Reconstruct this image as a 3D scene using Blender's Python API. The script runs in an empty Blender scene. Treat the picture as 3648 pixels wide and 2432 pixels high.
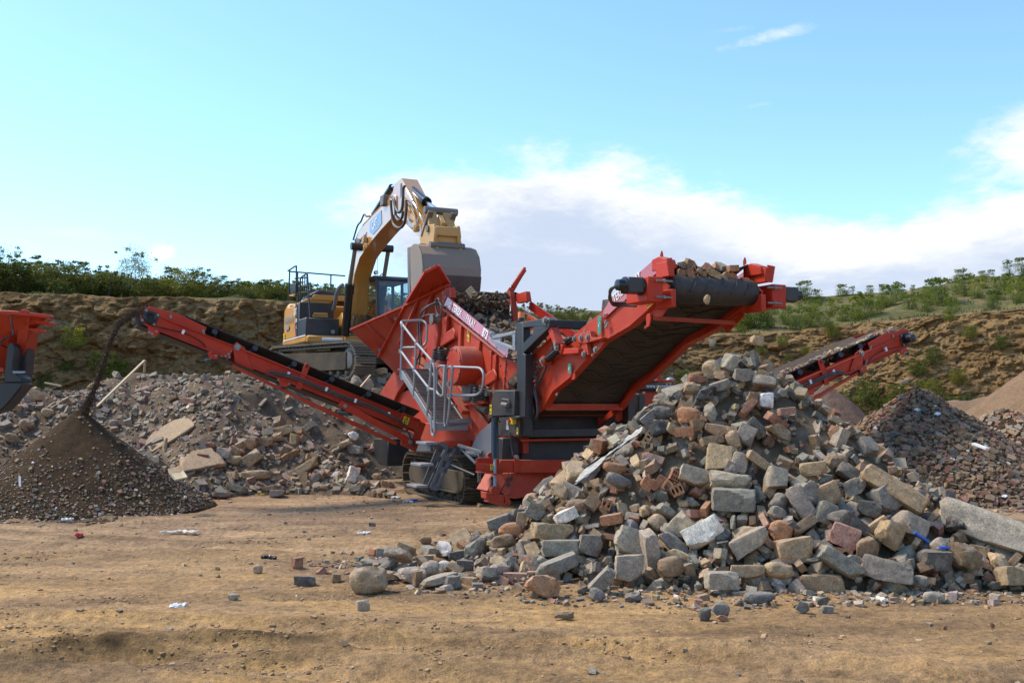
import bpy,math,random,base64,zlib
import numpy as np
from mathutils import Vector,Matrix,Euler,Quaternion,noise as mnoise
C = bpy.context.scene
col = C.collection
random.seed(7);rng = np.random.default_rng(11)
PI = math.pi;R = math.radians

# ---------------------------------------------------------------- camera, sky, sun, exposure
F = 3550.0;CX = 1824.0;HY = 1440.0;CH = 1.7          # focal length in photo pixels, optical axis, horizon row, eye height
cam = bpy.data.cameras.new('camera');cam_o = bpy.data.objects.new('camera',cam);col.objects.link(cam_o)
cam.sensor_width = 36.0;cam.lens = 36.0*F/3648.0;cam.shift_y = (HY-1216.0)/3648.0
cam_o.location = (0,0,CH);cam_o.rotation_euler = (R(90),0,0);cam.clip_start = 0.1;cam.clip_end = 3000
C.camera = cam_o
C.render.resolution_x = 1024;C.render.resolution_y = 682
C.view_settings.view_transform = 'Standard';C.view_settings.look = 'None';C.view_settings.gamma = 1
C.view_settings.use_curve_mapping = False;C.view_settings.exposure = 1.04
SUN_EL,SUN_AZ = R(52),R(-72)                           # azimuth from +Y towards +X
world = bpy.data.worlds.new('World');C.world = world;world.use_nodes = True
def build_world():
    nt = world.node_tree;N = nt.nodes;L = nt.links
    for n in list(N): N.remove(n)
    def nd(t,**k):
        n = N.new(t)
        for a,b in k.items(): setattr(n,a,b)
        return n
    def M(op,a,b=None,c=None):
        n = nd('ShaderNodeMath',operation=op)
        for i,x in enumerate((a,b,c)):
            if x is None: continue
            if isinstance(x,(int,float)): n.inputs[i].default_value = x
            else: L.new(x,n.inputs[i])
        return n.outputs[0]
    out = nd('ShaderNodeOutputWorld');bg = nd('ShaderNodeBackground');bg.inputs[1].default_value = 0.1
    sky = nd('ShaderNodeTexSky');sky.sky_type = 'NISHITA';sky.sun_disc = False
    sky.sun_elevation = SUN_EL;sky.sun_rotation = SUN_AZ;sky.air_density = 1.0;sky.dust_density = 0.4;sky.ozone_density = 1.6
    tc = nd('ShaderNodeTexCoord');sep = nd('ShaderNodeSeparateXYZ');L.new(tc.outputs['Generated'],sep.inputs[0])
    x,y,z = sep.outputs
    az = M('ARCTAN2',x,y);el = M('ARCSINE',z)
    def noise(scale,detail,rough,vec,dist=0.0):
        n = nd('ShaderNodeTexNoise');n.inputs['Scale'].default_value = scale;n.inputs['Detail'].default_value = detail
        n.inputs['Roughness'].default_value = rough;n.inputs['Distortion'].default_value = dist
        L.new(vec,n.inputs['Vector']);return n.outputs['Fac']
    comb = nd('ShaderNodeCombineXYZ');L.new(az,comb.inputs[0]);L.new(M('MULTIPLY',el,2.6),comb.inputs[1])
    vec = comb.outputs[0]
    n1 = noise(7,9,0.62,vec,0.3);n2 = noise(3.2,6,0.55,vec);n3 = noise(24,8,0.7,vec,0.4)
    # height of the cloud bank's top edge as a curve of azimuth
    pts = [(-PI,.10),(-1.2,.16),(-.6,.03),(-.30,-.05),(-.215,.05),(-.195,.18),(-.15,.212),(-.09,.222),(-.035,.232),(.03,.246),(.075,.252),
           (.12,.240),(.165,.222),(.22,.200),(.28,.186),(.36,.184),(.40,.188),(.43,.196),(.47,.205),(.56,.205),(.8,.22),(1.5,.22),(PI,.10)]
    fc = nd('ShaderNodeFloatCurve');cv = fc.mapping.curves[0]
    P01 = [((a+PI)/(2*PI),(e+.1)/.5) for a,e in pts]
    cv.points[0].location = P01[0];cv.points[1].location = P01[-1]
    for p in P01[1:-1]: cv.points.new(*p)
    fc.mapping.update();L.new(M('DIVIDE',M('ADD',az,PI),2*PI),fc.inputs['Value'])
    top = M('SUBTRACT',M('MULTIPLY',fc.outputs[0],.5),.1)
    edge = M('ADD',M('SUBTRACT',top,el),M('ADD',M('MULTIPLY',M('SUBTRACT',n1,.5),.13),M('MULTIPLY',M('SUBTRACT',n3,.5),.055)))
    def ss(v,a,b):
        n = nd('ShaderNodeMapRange');n.interpolation_type = 'SMOOTHSTEP';L.new(v,n.inputs['Value'])
        n.inputs['From Min'].default_value = a;n.inputs['From Max'].default_value = b;return n.outputs[0]
    fb = nd('ShaderNodeMapRange');fb.interpolation_type = 'SMOOTHSTEP';L.new(az,fb.inputs[0])
    for i_,v_ in enumerate((-.20,.03,.20,-.02)): fb.inputs[i_+1].default_value = v_
    under = ss(M('ADD',M('SUBTRACT',el,fb.outputs[0]),M('MULTIPLY',M('SUBTRACT',n1,.5),.22)),-.03,.05)
    bank = M('MULTIPLY',ss(edge,-.012,.034),under)
    # the small wisp high up, one more thin veil and low cumulus at the horizon
    def blob(ca,ce,ra,re,rot,k=.9):
        da = M('SUBTRACT',az,ca);de = M('SUBTRACT',el,ce)
        u = M('DIVIDE',M('ADD',M('MULTIPLY',da,math.cos(rot)),M('MULTIPLY',de,math.sin(rot))),ra)
        v = M('DIVIDE',M('SUBTRACT',M('MULTIPLY',de,math.cos(rot)),M('MULTIPLY',da,math.sin(rot))),re)
        q = M('SUBTRACT',1.0,M('ADD',M('MULTIPLY',u,u),M('MULTIPLY',v,v)))
        return M('ADD',q,M('ADD',M('MULTIPLY',M('SUBTRACT',n1,.5),3.2),M('MULTIPLY',M('SUBTRACT',n3,.5),2.6)))
    w1 = M('MULTIPLY',ss(blob(.250,.342,.058,.0085,.16),.1,1.8),.9)
    w2 = M('MULTIPLY',ss(blob(.212,.352,.035,.0045,.02),.2,1.6),.5)
    w3 = M('MULTIPLY',ss(blob(.24,.283,.025,.004,.1),.4,1.6),.5)
    w4 = M('MULTIPLY',ss(blob(-.335,.144,.016,.012,.0),.1,1.0),.9)
    w5 = M('MULTIPLY',ss(blob(-.40,.155,.07,.008,.0),.1,2.0),.35)
    w6 = M('MULTIPLY',ss(blob(-.11,.148,.07,.015,.0),.1,1.4),.9)
    w7 = M('MULTIPLY',ss(blob(.485,.222,.075,.036,.25),-.4,1.6),1.0)
    low = M('MULTIPLY',ss(M('ADD',M('SUBTRACT',.115,el),M('MULTIPLY',M('SUBTRACT',n1,.5),.26)),.0,.08),.4)
    m = bank
    for w in (w1,w2,w3,w4,w5,w6,w7,low): m = M('MAXIMUM',m,w)
    # inside the bank: bright crests, blue-grey bases with thin gaps
    depth = ss(M('ADD',edge,M('MULTIPLY',M('SUBTRACT',n2,.5),.20)),.015,.085)
    crest = nd('ShaderNodeMix',data_type='RGBA');L.new(depth,crest.inputs[0])
    crest.inputs[6].default_value = (5.4,5.4,5.4,1);crest.inputs[7].default_value = (3.1,3.6,4.5,1)
    c2 = nd('ShaderNodeMix',data_type='RGBA');L.new(M('MULTIPLY',ss(n1,.5,.72),.6),c2.inputs[0])
    L.new(crest.outputs[2],c2.inputs[6]);c2.inputs[7].default_value = (4.7,4.95,5.4,1)
    tint = nd('ShaderNodeMix',data_type='RGBA',blend_type='MULTIPLY');tint.inputs[0].default_value = 1
    L.new(sky.outputs[0],tint.inputs[6]);tint.inputs[7].default_value = SKY_TINT
    mix = nd('ShaderNodeMix',data_type='RGBA');L.new(m,mix.inputs[0]);L.new(tint.outputs[2],mix.inputs[6]);L.new(c2.outputs[2],mix.inputs[7])
    L.new(mix.outputs[2],bg.inputs[0]);L.new(bg.outputs[0],out.inputs[0])
SKY_TINT = (1.02,1.26,1.40,1)
build_world()
sun = bpy.data.lights.new('sun','SUN');sun.energy = 2.3;sun.angle = R(16);sun.color = (1,.90,.76)
sun_o = bpy.data.objects.new('sun',sun);col.objects.link(sun_o);sun_o.location = (-20,0,40)
sd = Vector((math.sin(SUN_AZ)*math.cos(SUN_EL),math.cos(SUN_AZ)*math.cos(SUN_EL),math.sin(SUN_EL)))
sun_o.rotation_euler = sd.to_track_quat('Z','Y').to_euler()
C.cycles.max_bounces = 6;C.cycles.use_denoising = True

# ---------------------------------------------------------------- helpers
def W(px,py,D): return Vector(((px-CX)/F*D,D,CH-(py-HY)/F*D))
def G(px,py,z=0.0):
    D = (CH-z)*F/(py-HY);return Vector(((px-CX)/F*D,D,z))
class Frame:
    """a machine's own axes: s forward, t to the side, z up"""
    def __init__(f,ox,oy,deg,oz=0.0):
        a = R(deg);f.o = Vector((ox,oy,oz));f.u = Vector((math.sin(a),-math.cos(a),0));f.v = Vector((-math.cos(a),-math.sin(a),0))
    def P(f,s,t,z): return Vector((f.o.x,f.o.y,0)) + f.u*s + f.v*t + Vector((0,0,z))
    def on(f,px,py,t=None,s=None,z=None):
        """where the sight line through a photo point meets the plane t, s or z = const"""
        d = Vector(((px-CX)/F,1,-(py-HY)/F));o = Vector((f.o.x,f.o.y,0));us = d.dot(f.u);vs = d.dot(f.v)
        if t is not None: D = (t+o.dot(f.v))/vs
        elif s is not None: D = (s+o.dot(f.u))/us
        else: D = (z-CH)/d.z
        return Vector((us*D-o.dot(f.u),vs*D-o.dot(f.v),CH+d.z*D))
    def ON(f,px,py,**k):
        q = f.on(px,py,**k);return f.P(*q)

def tag(o,label=None,cat=None,group=None,kind=None):
    if label: o['label'] = label
    if cat: o['category'] = cat
    if group: o['group'] = group
    if kind or cat: o['kind'] = kind or 'thing'
    return o
WM = {}                                                   # world matrix of each empty / part
def thing(name,loc,rz=0.0,label=None,cat=None,group=None):
    o = bpy.data.objects.new(name,None);col.objects.link(o);o.empty_display_size = .2
    o.location = loc;o.rotation_euler = (0,0,rz);WM[o.name] = Matrix.Translation(loc) @ Matrix.Rotation(rz,4,'Z')
    return tag(o,label,cat,group)
def mesh_np(name,V,T,mat=None,cols=None,smooth=None):
    """mesh from arrays: V (n,3) and triangles or quads T (m,k)"""
    me = bpy.data.meshes.new(name);V = np.asarray(V,np.float32);T = np.asarray(T,np.int32);k = T.shape[1];m = len(T)
    me.vertices.add(len(V));me.vertices.foreach_set('co',V.ravel())
    me.loops.add(m*k);me.loops.foreach_set('vertex_index',T.ravel())
    me.polygons.add(m);me.polygons.foreach_set('loop_start',np.arange(0,m*k,k,dtype=np.int32))
    me.update(calc_edges=True);me.validate()
    if cols is not None:
        a = me.color_attributes.new('Col','FLOAT_COLOR','POINT');a.data.foreach_set('color',np.asarray(cols,np.float32).ravel())
    if mat: me.materials.append(mat)
    if smooth is not None:
        me.polygons.foreach_set('use_smooth',np.ones(m,bool))
        if smooth < 179: me.set_sharp_from_angle(angle=R(smooth))
    return me
def link(name,me,parent=None):
    o = bpy.data.objects.new(name,me);col.objects.link(o)
    if parent: o.parent = parent
    return o
class MB:
    def __init__(s): s.v = [];s.f = []
    def add(s,v,f):
        n = len(s.v);s.v += [Vector(p) for p in v];s.f += [[i+n for i in q] for q in f];return s
    def prism(s,pts,off):
        """polygon extruded along a vector"""
        pts = [Vector(p) for p in pts];off = Vector(off);n = len(pts)
        nn = Vector((0,0,0))
        for i in range(n): nn += pts[i].cross(pts[(i+1) % n])
        if nn.dot(off) > 0: pts = pts[::-1]
        return s.add(pts+[p+off for p in pts],[list(range(n)),list(range(2*n-1,n-1,-1))]+[[i,n+i,n+(i+1) % n,(i+1) % n] for i in range(n)])
    def hexa(s,p):  # 8 points: bottom loop 4, top loop 4
        return s.add(p,[[3,2,1,0],[4,5,6,7],[0,1,5,4],[1,2,6,5],[2,3,7,6],[3,0,4,7]])
    def box(s,fr,s0,s1,t0,t1,z0,z1):
        P = fr.P;return s.prism([P(s0,t0,z0),P(s1,t0,z0),P(s1,t1,z0),P(s0,t1,z0)],(0,0,z1-z0))
    def bar(s,a,b,w,h,up=(0,0,1)):
        """rectangular bar from a to b, w wide, h high"""
        a = Vector(a);b = Vector(b);d = (b-a).normalized();x = d.cross(Vector(up)).normalized();y = x.cross(d)
        q = [x*-w/2+y*-h/2,x*w/2+y*-h/2,x*w/2+y*h/2,x*-w/2+y*h/2]
        return s.prism([a+k for k in q],b-a)
    def cyl(s,a,b,r,n=16,r2=None,caps=True):
        a = Vector(a);b = Vector(b);d = (b-a).normalized();x = d.orthogonal().normalized();y = d.cross(x);r2 = r if r2 is None else r2
        v = [a+(x*math.cos(2*PI*i/n)+y*math.sin(2*PI*i/n))*r for i in range(n)]+[b+(x*math.cos(2*PI*i/n)+y*math.sin(2*PI*i/n))*r2 for i in range(n)]
        f = [[i,(i+1) % n,n+(i+1) % n,n+i] for i in range(n)]
        if caps: f += [list(range(n-1,-1,-1)),list(range(n,2*n))]
        return s.add(v,f)
    def tube(s,pts,r,n=8,rs=None):
        pts = [Vector(p) for p in pts];m = len(pts);v = [];ref = None
        for i,p in enumerate(pts):
            d = (pts[min(i+1,m-1)]-pts[max(i-1,0)]).normalized()
            if ref is None: ref = d.orthogonal().normalized()
            ref = (ref-d*ref.dot(d)).normalized();y = d.cross(ref);rr = rs[i] if rs else r
            v += [p+(ref*math.cos(2*PI*k/n)+y*math.sin(2*PI*k/n))*rr for k in range(n)]
        f = [[i*n+k,i*n+(k+1) % n,(i+1)*n+(k+1) % n,(i+1)*n+k] for i in range(m-1) for k in range(n)]
        f += [list(range(n-1,-1,-1)),[(m-1)*n+k for k in range(n)]]
        return s.add(v,f)
    def sweep(s,prof,a,b,x,y):
        """closed 2-D profile (list of (i,j)) carried from a to b along axes x, y"""
        a = Vector(a);b = Vector(b);return s.prism([a+Vector(x)*i+Vector(y)*j for i,j in prof],b-a)
    def lathe(s,c,axis,prof,n=20):
        c = Vector(c);d = Vector(axis).normalized();x = d.orthogonal().normalized();y = d.cross(x);v = []
        for h,r in prof: v += [c+d*h+(x*math.cos(2*PI*k/n)+y*math.sin(2*PI*k/n))*r for k in range(n)]
        m = len(prof);f = [[i*n+k,i*n+(k+1) % n,(i+1)*n+(k+1) % n,(i+1)*n+k] for i in range(m-1) for k in range(n)]
        f += [list(range(n-1,-1,-1)),[(m-1)*n+k for k in range(n)]]
        return s.add(v,f)
    def build(s,name,mat,parent=None,bevel=0.0,smooth=35,label=None):
        """link as one mesh; points are in world space and are brought into the parent's space"""
        me = bpy.data.meshes.new(name)
        root = parent
        M = WM.get(parent.name,Matrix.Identity(4)) if parent else Matrix.Identity(4)
        if not parent:
            c = Vector((sum(p.x for p in s.v)/len(s.v),sum(p.y for p in s.v)/len(s.v),min(p.z for p in s.v)));M = Matrix.Translation(c)
        Mi = M.inverted();me.from_pydata([Mi @ p for p in s.v],[],s.f);me.materials.append(mat)
        o = link(name,me,parent)
        if not parent: o.location = M.to_translation()
        WM[o.name] = M
        if smooth:
            me.polygons.foreach_set('use_smooth',np.ones(len(me.polygons),bool));me.set_sharp_from_angle(angle=R(smooth))
        if bevel:
            b = o.modifiers.new('edge','BEVEL');b.width = bevel;b.segments = 1;b.limit_method = 'ANGLE';b.angle_limit = R(40);b.harden_normals = False
        if label: o['label'] = label
        return o
def arc_pts(pts,r=.08,n=5):
    """a polyline with its inner corners rounded"""
    pts = [Vector(p) for p in pts];out = [pts[0]]
    for i in range(1,len(pts)-1):
        a,b,c = pts[i-1],pts[i],pts[i+1];u = (a-b);w = (c-b);k = min(r,u.length*.45,w.length*.45)
        p0 = b+u.normalized()*k;p1 = b+w.normalized()*k
        for j in range(n+1):
            t = j/n;out.append(p0*(1-t)**2+b*2*t*(1-t)+p1*t*t)
    out.append(pts[-1]);return out
def curve_pts(pts,n=8):
    """Catmull-Rom through points"""
    pts = [Vector(p) for p in pts];q = [pts[0]*2-pts[1]]+pts+[pts[-1]*2-pts[-2]];out = []
    for i in range(1,len(q)-2):
        a,b,c,d = q[i-1:i+3]
        for j in range(n):
            t = j/n;out.append(.5*((2*b)+(c-a)*t+(2*a-5*b+4*c-d)*t*t+(3*b-a-3*c+d)*t**3))
    out.append(pts[-1]);return out
def copy_tree(o,parent=None):
    c = o.copy();col.objects.link(c);c.parent = parent;WM[c.name] = WM.get(o.name,Matrix.Identity(4))
    for ch in o.children: copy_tree(ch,c)
    return c
def text(name,s,mat,parent,o,x,y,size,bold=0.0,extr=.002,align='LEFT',xs=1.0,shear=0.0):
    """lettering lying in the plane of axes x (reading direction) and y (letter height)"""
    cu = bpy.data.curves.new(name,'FONT');cu.body = s;cu.size = size;cu.extrude = extr;cu.offset = bold;cu.align_x = align;cu.shear = shear
    cu.materials.append(mat);ob = link(name,cu,parent);x = Vector(x).normalized();y = Vector(y);y = (y-x*y.dot(x)).normalized();z = x.cross(y)
    M = Matrix((x,y,z)).transposed().to_4x4();M.translation = Vector(o);M = M @ Matrix.Diagonal((xs,1,1,1))
    bpy.context.view_layer.update();me = bpy.data.meshes.new_from_object(ob.evaluated_get(bpy.context.evaluated_depsgraph_get()));bpy.data.objects.remove(ob);ob = link(name,me,parent)
    ob.matrix_basis = (WM[parent.name].inverted() if parent else Matrix.Identity(4)) @ M
    return ob

# ---------------------------------------------------------------- numpy noise
def _h(i,j,k,s):
    n = (i.astype(np.int64)*374761393+j.astype(np.int64)*668265263+k.astype(np.int64)*2147483647+s*1274126177) & 0xffffffff
    n = ((n ^ (n >> 13))*1274126177) & 0xffffffff;n = ((n ^ (n >> 16))*2246822519) & 0xffffffff
    return ((n ^ (n >> 15)) & 0xffffff)/float(0xffffff)
def vn(x,y,z=0.0,s=0):
    x,y,z = np.broadcast_arrays(np.asarray(x,float),y,z);i = np.floor(x);j = np.floor(y);k = np.floor(z)
    u,v,w = x-i,y-j,z-k;u = u*u*(3-2*u);v = v*v*(3-2*v);w = w*w*(3-2*w);r = 0
    for a in (0,1):
        for b in (0,1):
            for c in (0,1):
                r = r+_h(i+a,j+b,k+c,s)*(u if a else 1-u)*(v if b else 1-v)*(w if c else 1-w)
    return r
def fbm(x,y,z=0.0,o=4,s=0,g=.5,l=2.03):
    a = 1.0;t = 0;n = 0
    for q in range(o): t = t+a*vn(np.asarray(x)*l**q,np.asarray(y)*l**q,np.asarray(z)*l**q,s+q*7);n += a;a *= g
    return t/n
def worley(x,y,z=0.0,s=0):
    """F1, F2 and the nearest cell's random value"""
    x,y,z = np.broadcast_arrays(np.asarray(x,float),y,z);i = np.floor(x);j = np.floor(y);k = np.floor(z)
    f1 = np.full(x.shape,9.);f2 = np.full(x.shape,9.);cid = np.zeros(x.shape)
    for a in (-1,0,1):
        for b in (-1,0,1):
            for c in (-1,0,1):
                I,J,K = i+a,j+b,k+c;d = np.sqrt((I+_h(I,J,K,s)-x)**2+(J+_h(I,J,K,s+1)-y)**2+(K+_h(I,J,K,s+2)-z)**2)
                c1 = d < f1;f2 = np.where(c1,f1,np.minimum(f2,d));cid = np.where(c1,_h(I,J,K,s+5),cid);f1 = np.where(c1,d,f1)
    return f1,f2,cid
# ---------------------------------------------------------------- materials (all procedural)
def mat_base(name):
    m = bpy.data.materials.new(name);m.use_nodes = True;nt = m.node_tree;b = nt.nodes['Principled BSDF'];return m,nt,b
def nn(nt,t,**k):
    n = nt.nodes.new(t)
    for a,b in k.items():
        if isinstance(a,str) and a.startswith('i_'): n.inputs[a[2:].replace('_',' ')].default_value = b
        else: setattr(n,a,b)
    return n
def noise_n(nt,vec,scale,detail=5,rough=.6,dist=0):
    n = nn(nt,'ShaderNodeTexNoise');n.inputs['Scale'].default_value = scale;n.inputs['Detail'].default_value = detail;n.inputs['Roughness'].default_value = rough
    n.inputs['Distortion'].default_value = dist;nt.links.new(vec,n.inputs['Vector']);return n.outputs['Fac']
def ramp(nt,fac,stops):
    r = nn(nt,'ShaderNodeValToRGB');e = r.color_ramp.elements
    while len(e) < len(stops): e.new(.5)
    for q,(p,c) in zip(e,stops): q.position = p;q.color = tuple(c)+(1,) if len(c) == 3 else c
    nt.links.new(fac,r.inputs[0]);return r.outputs[0]
def mixc(nt,fac,a,b,bt='MIX'):
    n = nn(nt,'ShaderNodeMix',data_type='RGBA',blend_type=bt)
    for i,x in ((0,fac),(6,a),(7,b)):
        if isinstance(x,(int,float)): n.inputs[i].default_value = x
        elif isinstance(x,(tuple,list)): n.inputs[i].default_value = tuple(x)+(1,) if len(x) == 3 else x
        else: nt.links.new(x,n.inputs[i])
    return n.outputs[2]
def mth(nt,op,a,b=None):
    n = nn(nt,'ShaderNodeMath',operation=op)
    for i,x in enumerate((a,b)):
        if x is None: continue
        if isinstance(x,(int,float)): n.inputs[i].default_value = x
        else: nt.links.new(x,n.inputs[i])
    return n.outputs[0]
def mrange(nt,v,a,b,c=0.,d=1.):
    n = nn(nt,'ShaderNodeMapRange');nt.links.new(v,n.inputs[0])
    for i,x in enumerate((a,b,c,d)): n.inputs[i+1].default_value = x
    return n.outputs[0]
def bump(nt,b,h,strength=.3,dist=.02):
    n = nn(nt,'ShaderNodeBump');n.inputs['Strength'].default_value = strength;n.inputs['Distance'].default_value = dist
    nt.links.new(h,n.inputs['Height']);nt.links.new(n.outputs[0],b.inputs['Normal'])
def pos(nt): return nn(nt,'ShaderNodeNewGeometry').outputs['Position']
def up_fac(nt):
    g = nn(nt,'ShaderNodeNewGeometry');s = nn(nt,'ShaderNodeSeparateXYZ');nt.links.new(g.outputs['Normal'],s.inputs[0]);return s.outputs[2]
DUST = (.30,.215,.14)
def paint(name,c,rough=.38,dust=.35,wear=.0,metallic=0.,dcol=DUST,spec=.5,var=.12):
    """painted or bare metal with settled dust on upward faces, streaks and slight tone variation"""
    m,nt,b = mat_base(name);p = pos(nt)
    n1 = noise_n(nt,p,2.3,6,.65);n2 = noise_n(nt,p,17,6,.7);n3 = noise_n(nt,p,90,3,.6)
    c0 = mixc(nt,mrange(nt,n1,.3,.7),tuple(x*(1-var) for x in c),tuple(min(1,x*(1+var)) for x in c))
    up = mrange(nt,up_fac(nt),.15,.95)
    d = mth(nt,'MULTIPLY',mrange(nt,mth(nt,'ADD',mth(nt,'MULTIPLY',n1,.6),mth(nt,'MULTIPLY',n2,.4)),.38,.66),dust*.55)
    d = mth(nt,'ADD',d,mth(nt,'MULTIPLY',mth(nt,'MULTIPLY',up,mrange(nt,n2,.25,.6)),dust*1.3));d = mth(nt,'MINIMUM',d,.92)
    c1 = mixc(nt,d,c0,dcol)
    if wear:
        c1 = mixc(nt,mrange(nt,n2,.66,.70,0,wear),c1,(.09,.05,.035))
    nt.links.new(c1,b.inputs['Base Color']);b.inputs['Metallic'].default_value = metallic
    rr = mth(nt,'ADD',mth(nt,'MULTIPLY',d,.5),rough);nt.links.new(mth(nt,'ADD',rr,mrange(nt,n3,.3,.7,-.04,.06)),b.inputs['Roughness'])
    b.inputs['Specular IOR Level'].default_value = spec
    bump(nt,b,mth(nt,'ADD',mth(nt,'MULTIPLY',n2,.6),n1),.12,.01)
    return m
def simple(name,c,rough=.6,metallic=0.,emit=None,spec=.5):
    m,nt,b = mat_base(name);p = pos(nt);n = noise_n(nt,p,30,4)
    nt.links.new(mixc(nt,mrange(nt,n,.3,.7),tuple(x*.88 for x in c),tuple(min(1,x*1.1) for x in c)),b.inputs['Base Color'])
    b.inputs['Roughness'].default_value = rough;b.inputs['Metallic'].default_value = metallic;b.inputs['Specular IOR Level'].default_value = spec
    return m
MT = {}
MT['red'] = paint('red_paint',(.46,.032,.007),.46,.38,.12)
MT['red_dusty'] = paint('dusty_red_paint',(.41,.038,.014),.5,.42,.2)
MT['red_clean'] = paint('fresh_red_paint',(.49,.029,.006),.42,.20)
MT['dark'] = paint('dark_grey_paint',(.020,.021,.024),.40,.14)
MT['darkdust'] = paint('dusty_dark_paint',(.018,.018,.020),.5,.30)
MT['grey'] = paint('mid_grey_paint',(.13,.14,.16),.42,.25)
MT['galv'] = paint('galvanised_steel',(.30,.32,.34),.45,.25,metallic=.35)
MT['tread'] = paint('walkway_steel',(.12,.11,.11),.5,.5)
MT['steel'] = paint('worn_steel',(.16,.145,.13),.45,.45,.5,metallic=.4)
MT['bucket'] = paint('bucket_steel',(.24,.205,.17),.6,.8,.6,dcol=(.27,.18,.11))
MT['cutting'] = paint('dirty_cutting_steel',(.06,.045,.038),.6,.4,.3)
MT['muddy'] = paint('muddy_track_steel',(.06,.045,.028),.85,.7,.5,dcol=(.15,.105,.062),var=.4)
MT['shoe'] = paint('polished_shoe_steel',(.20,.17,.13),.5,.55,.2,metallic=.3,dcol=(.28,.21,.13))
MT['yellow'] = paint('machine_yellow',(.56,.25,.028),.36,.2)
MT['yellow_dusty'] = paint('dusty_machine_yellow',(.55,.30,.07),.42,.5,.2)
MT['chrome'] = paint('chromed_rod',(.75,.76,.78),.12,.05,metallic=1.)
MT['rubber'] = paint('black_rubber',(.018,.017,.017),.55,.22)
MT['belt'] = paint('dirty_belt_rubber',(.040,.032,.026),.7,.5,dcol=(.13,.085,.05))
MT['hose'] = paint('hydraulic_hose',(.035,.034,.034),.45,.3)
MT['black'] = simple('black_cylinder_paint',(.012,.012,.013),.25)
MT['white'] = simple('white_lettering',(.80,.80,.80),.5)
MT['sign_yellow'] = simple('yellow_warning_sign',(.75,.52,.02),.45)
MT['sign_green'] = simple('green_sign',(.02,.28,.17),.45)
MT['ink'] = simple('black_ink',(.02,.02,.02),.5)
MT['bolt'] = simple('zinc_bolt',(.26,.25,.23),.45,.5)
MT['amber'] = simple('amber_lens',(.85,.20,.01),.25)
MT['redlens'] = simple('red_button',(.6,.02,.02),.3)
MT['lamp'] = simple('lamp_glass',(.75,.75,.72),.15)
MT['sand_red'] = simple('red_stripe',(.55,.03,.03),.4)
MT['wood'] = simple('pale_timber',(.50,.38,.22),.7)
MT['pane_blue'] = simple('blue_plastic',(.02,.12,.55),.35)
MT['cloth'] = simple('torn_white_sheeting',(.72,.64,.52),.95,spec=.1)
MT['hivis'] = simple('orange_work_vest',(.75,.16,.03),.8)
MT['navy'] = simple('dark_clothing',(.02,.022,.035),.8)
MT['skin'] = simple('skin',(.42,.22,.15),.6)
MT['white_board'] = simple('white_board',(.72,.71,.68),.6)
def glass():
    m,nt,b = mat_base('cab_glass');b.inputs['Base Color'].default_value = (.55,.68,.70,1);b.inputs['Roughness'].default_value = .03
    out = nt.nodes['Material Output'];tr = nn(nt,'ShaderNodeBsdfTransparent');tr.inputs[0].default_value = (.90,.95,.96,1)
    gl = nn(nt,'ShaderNodeBsdfGlossy');gl.inputs['Roughness'].default_value = .03;lw = nn(nt,'ShaderNodeLayerWeight');lw.inputs[0].default_value = .22
    mx = nn(nt,'ShaderNodeMixShader');nt.links.new(mrange(nt,lw.outputs['Fresnel'],0,1,.03,.45),mx.inputs[0]);nt.links.new(tr.outputs[0],mx.inputs[1]);nt.links.new(gl.outputs[0],mx.inputs[2]);nt.links.new(mx.outputs[0],out.inputs[0])
    return m
MT['glass'] = glass()
def rubble_mat(name,use_attr,scale=1.0,dusty=.3,speck=.5,stripes=False):
    """stone, concrete and brick: own colour per piece, aggregate specks, mortar patches, dust on top"""
    m,nt,b = mat_base(name)
    if use_attr: c = nn(nt,'ShaderNodeVertexColor',layer_name='Col').outputs[0]
    else: c = nn(nt,'ShaderNodeObjectInfo').outputs['Color']
    vec = pos(nt)
    n1 = noise_n(nt,vec,3.6*scale,6,.72,.4);n2 = noise_n(nt,vec,15*scale,6,.78);n3 = noise_n(nt,vec,60*scale,3,.7)
    c1 = mixc(nt,1.0,c,ramp(nt,n1,[(.32,(.68,.67,.66)),(.5,(1,1,1)),(.68,(1.45,1.38,1.28))]),'MULTIPLY')
    c1 = mixc(nt,1.0,c1,ramp(nt,n2,[(.35,(.62,.61,.60)),(.52,(1.05,1.05,1.04)),(.66,(1.6,1.55,1.46))]),'MULTIPLY')
    v = nn(nt,'ShaderNodeTexVoronoi');v.inputs['Scale'].default_value = 22*scale;nt.links.new(vec,v.inputs['Vector'])
    c1 = mixc(nt,mth(nt,'MULTIPLY',mrange(nt,v.outputs['Distance'],.30,.12),mrange(nt,n1,.35,.65,.0,speck)),c1,(.46,.42,.35))
    c1 = mixc(nt,mth(nt,'MULTIPLY',mrange(nt,noise_n(nt,vec,2.2*scale,5,.65),.54,.62),dusty*1.2),c1,(.38,.31,.23))
    upd = mth(nt,'MULTIPLY',mrange(nt,up_fac(nt),.2,.95),mrange(nt,n2,.3,.6,.1,dusty))
    c1 = mixc(nt,upd,c1,(.42,.36,.28))
    nt.links.new(c1,b.inputs['Base Color']);b.inputs['Roughness'].default_value = .9;b.inputs['Specular IOR Level'].default_value = .25
    bump(nt,b,mth(nt,'ADD',mth(nt,'ADD',mth(nt,'MULTIPLY',n2,.6),mth(nt,'MULTIPLY',n1,.8)),mth(nt,'MULTIPLY',n3,.25)),.8,.05/scale)
    return m
MT['rock'] = rubble_mat('rubble_piece',False,4.5)
MT['rock_attr'] = rubble_mat('rubble_mass',True,6.0)
MT['chip_attr'] = rubble_mat('chip_mass',True,14.0,.15,.2)
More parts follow.
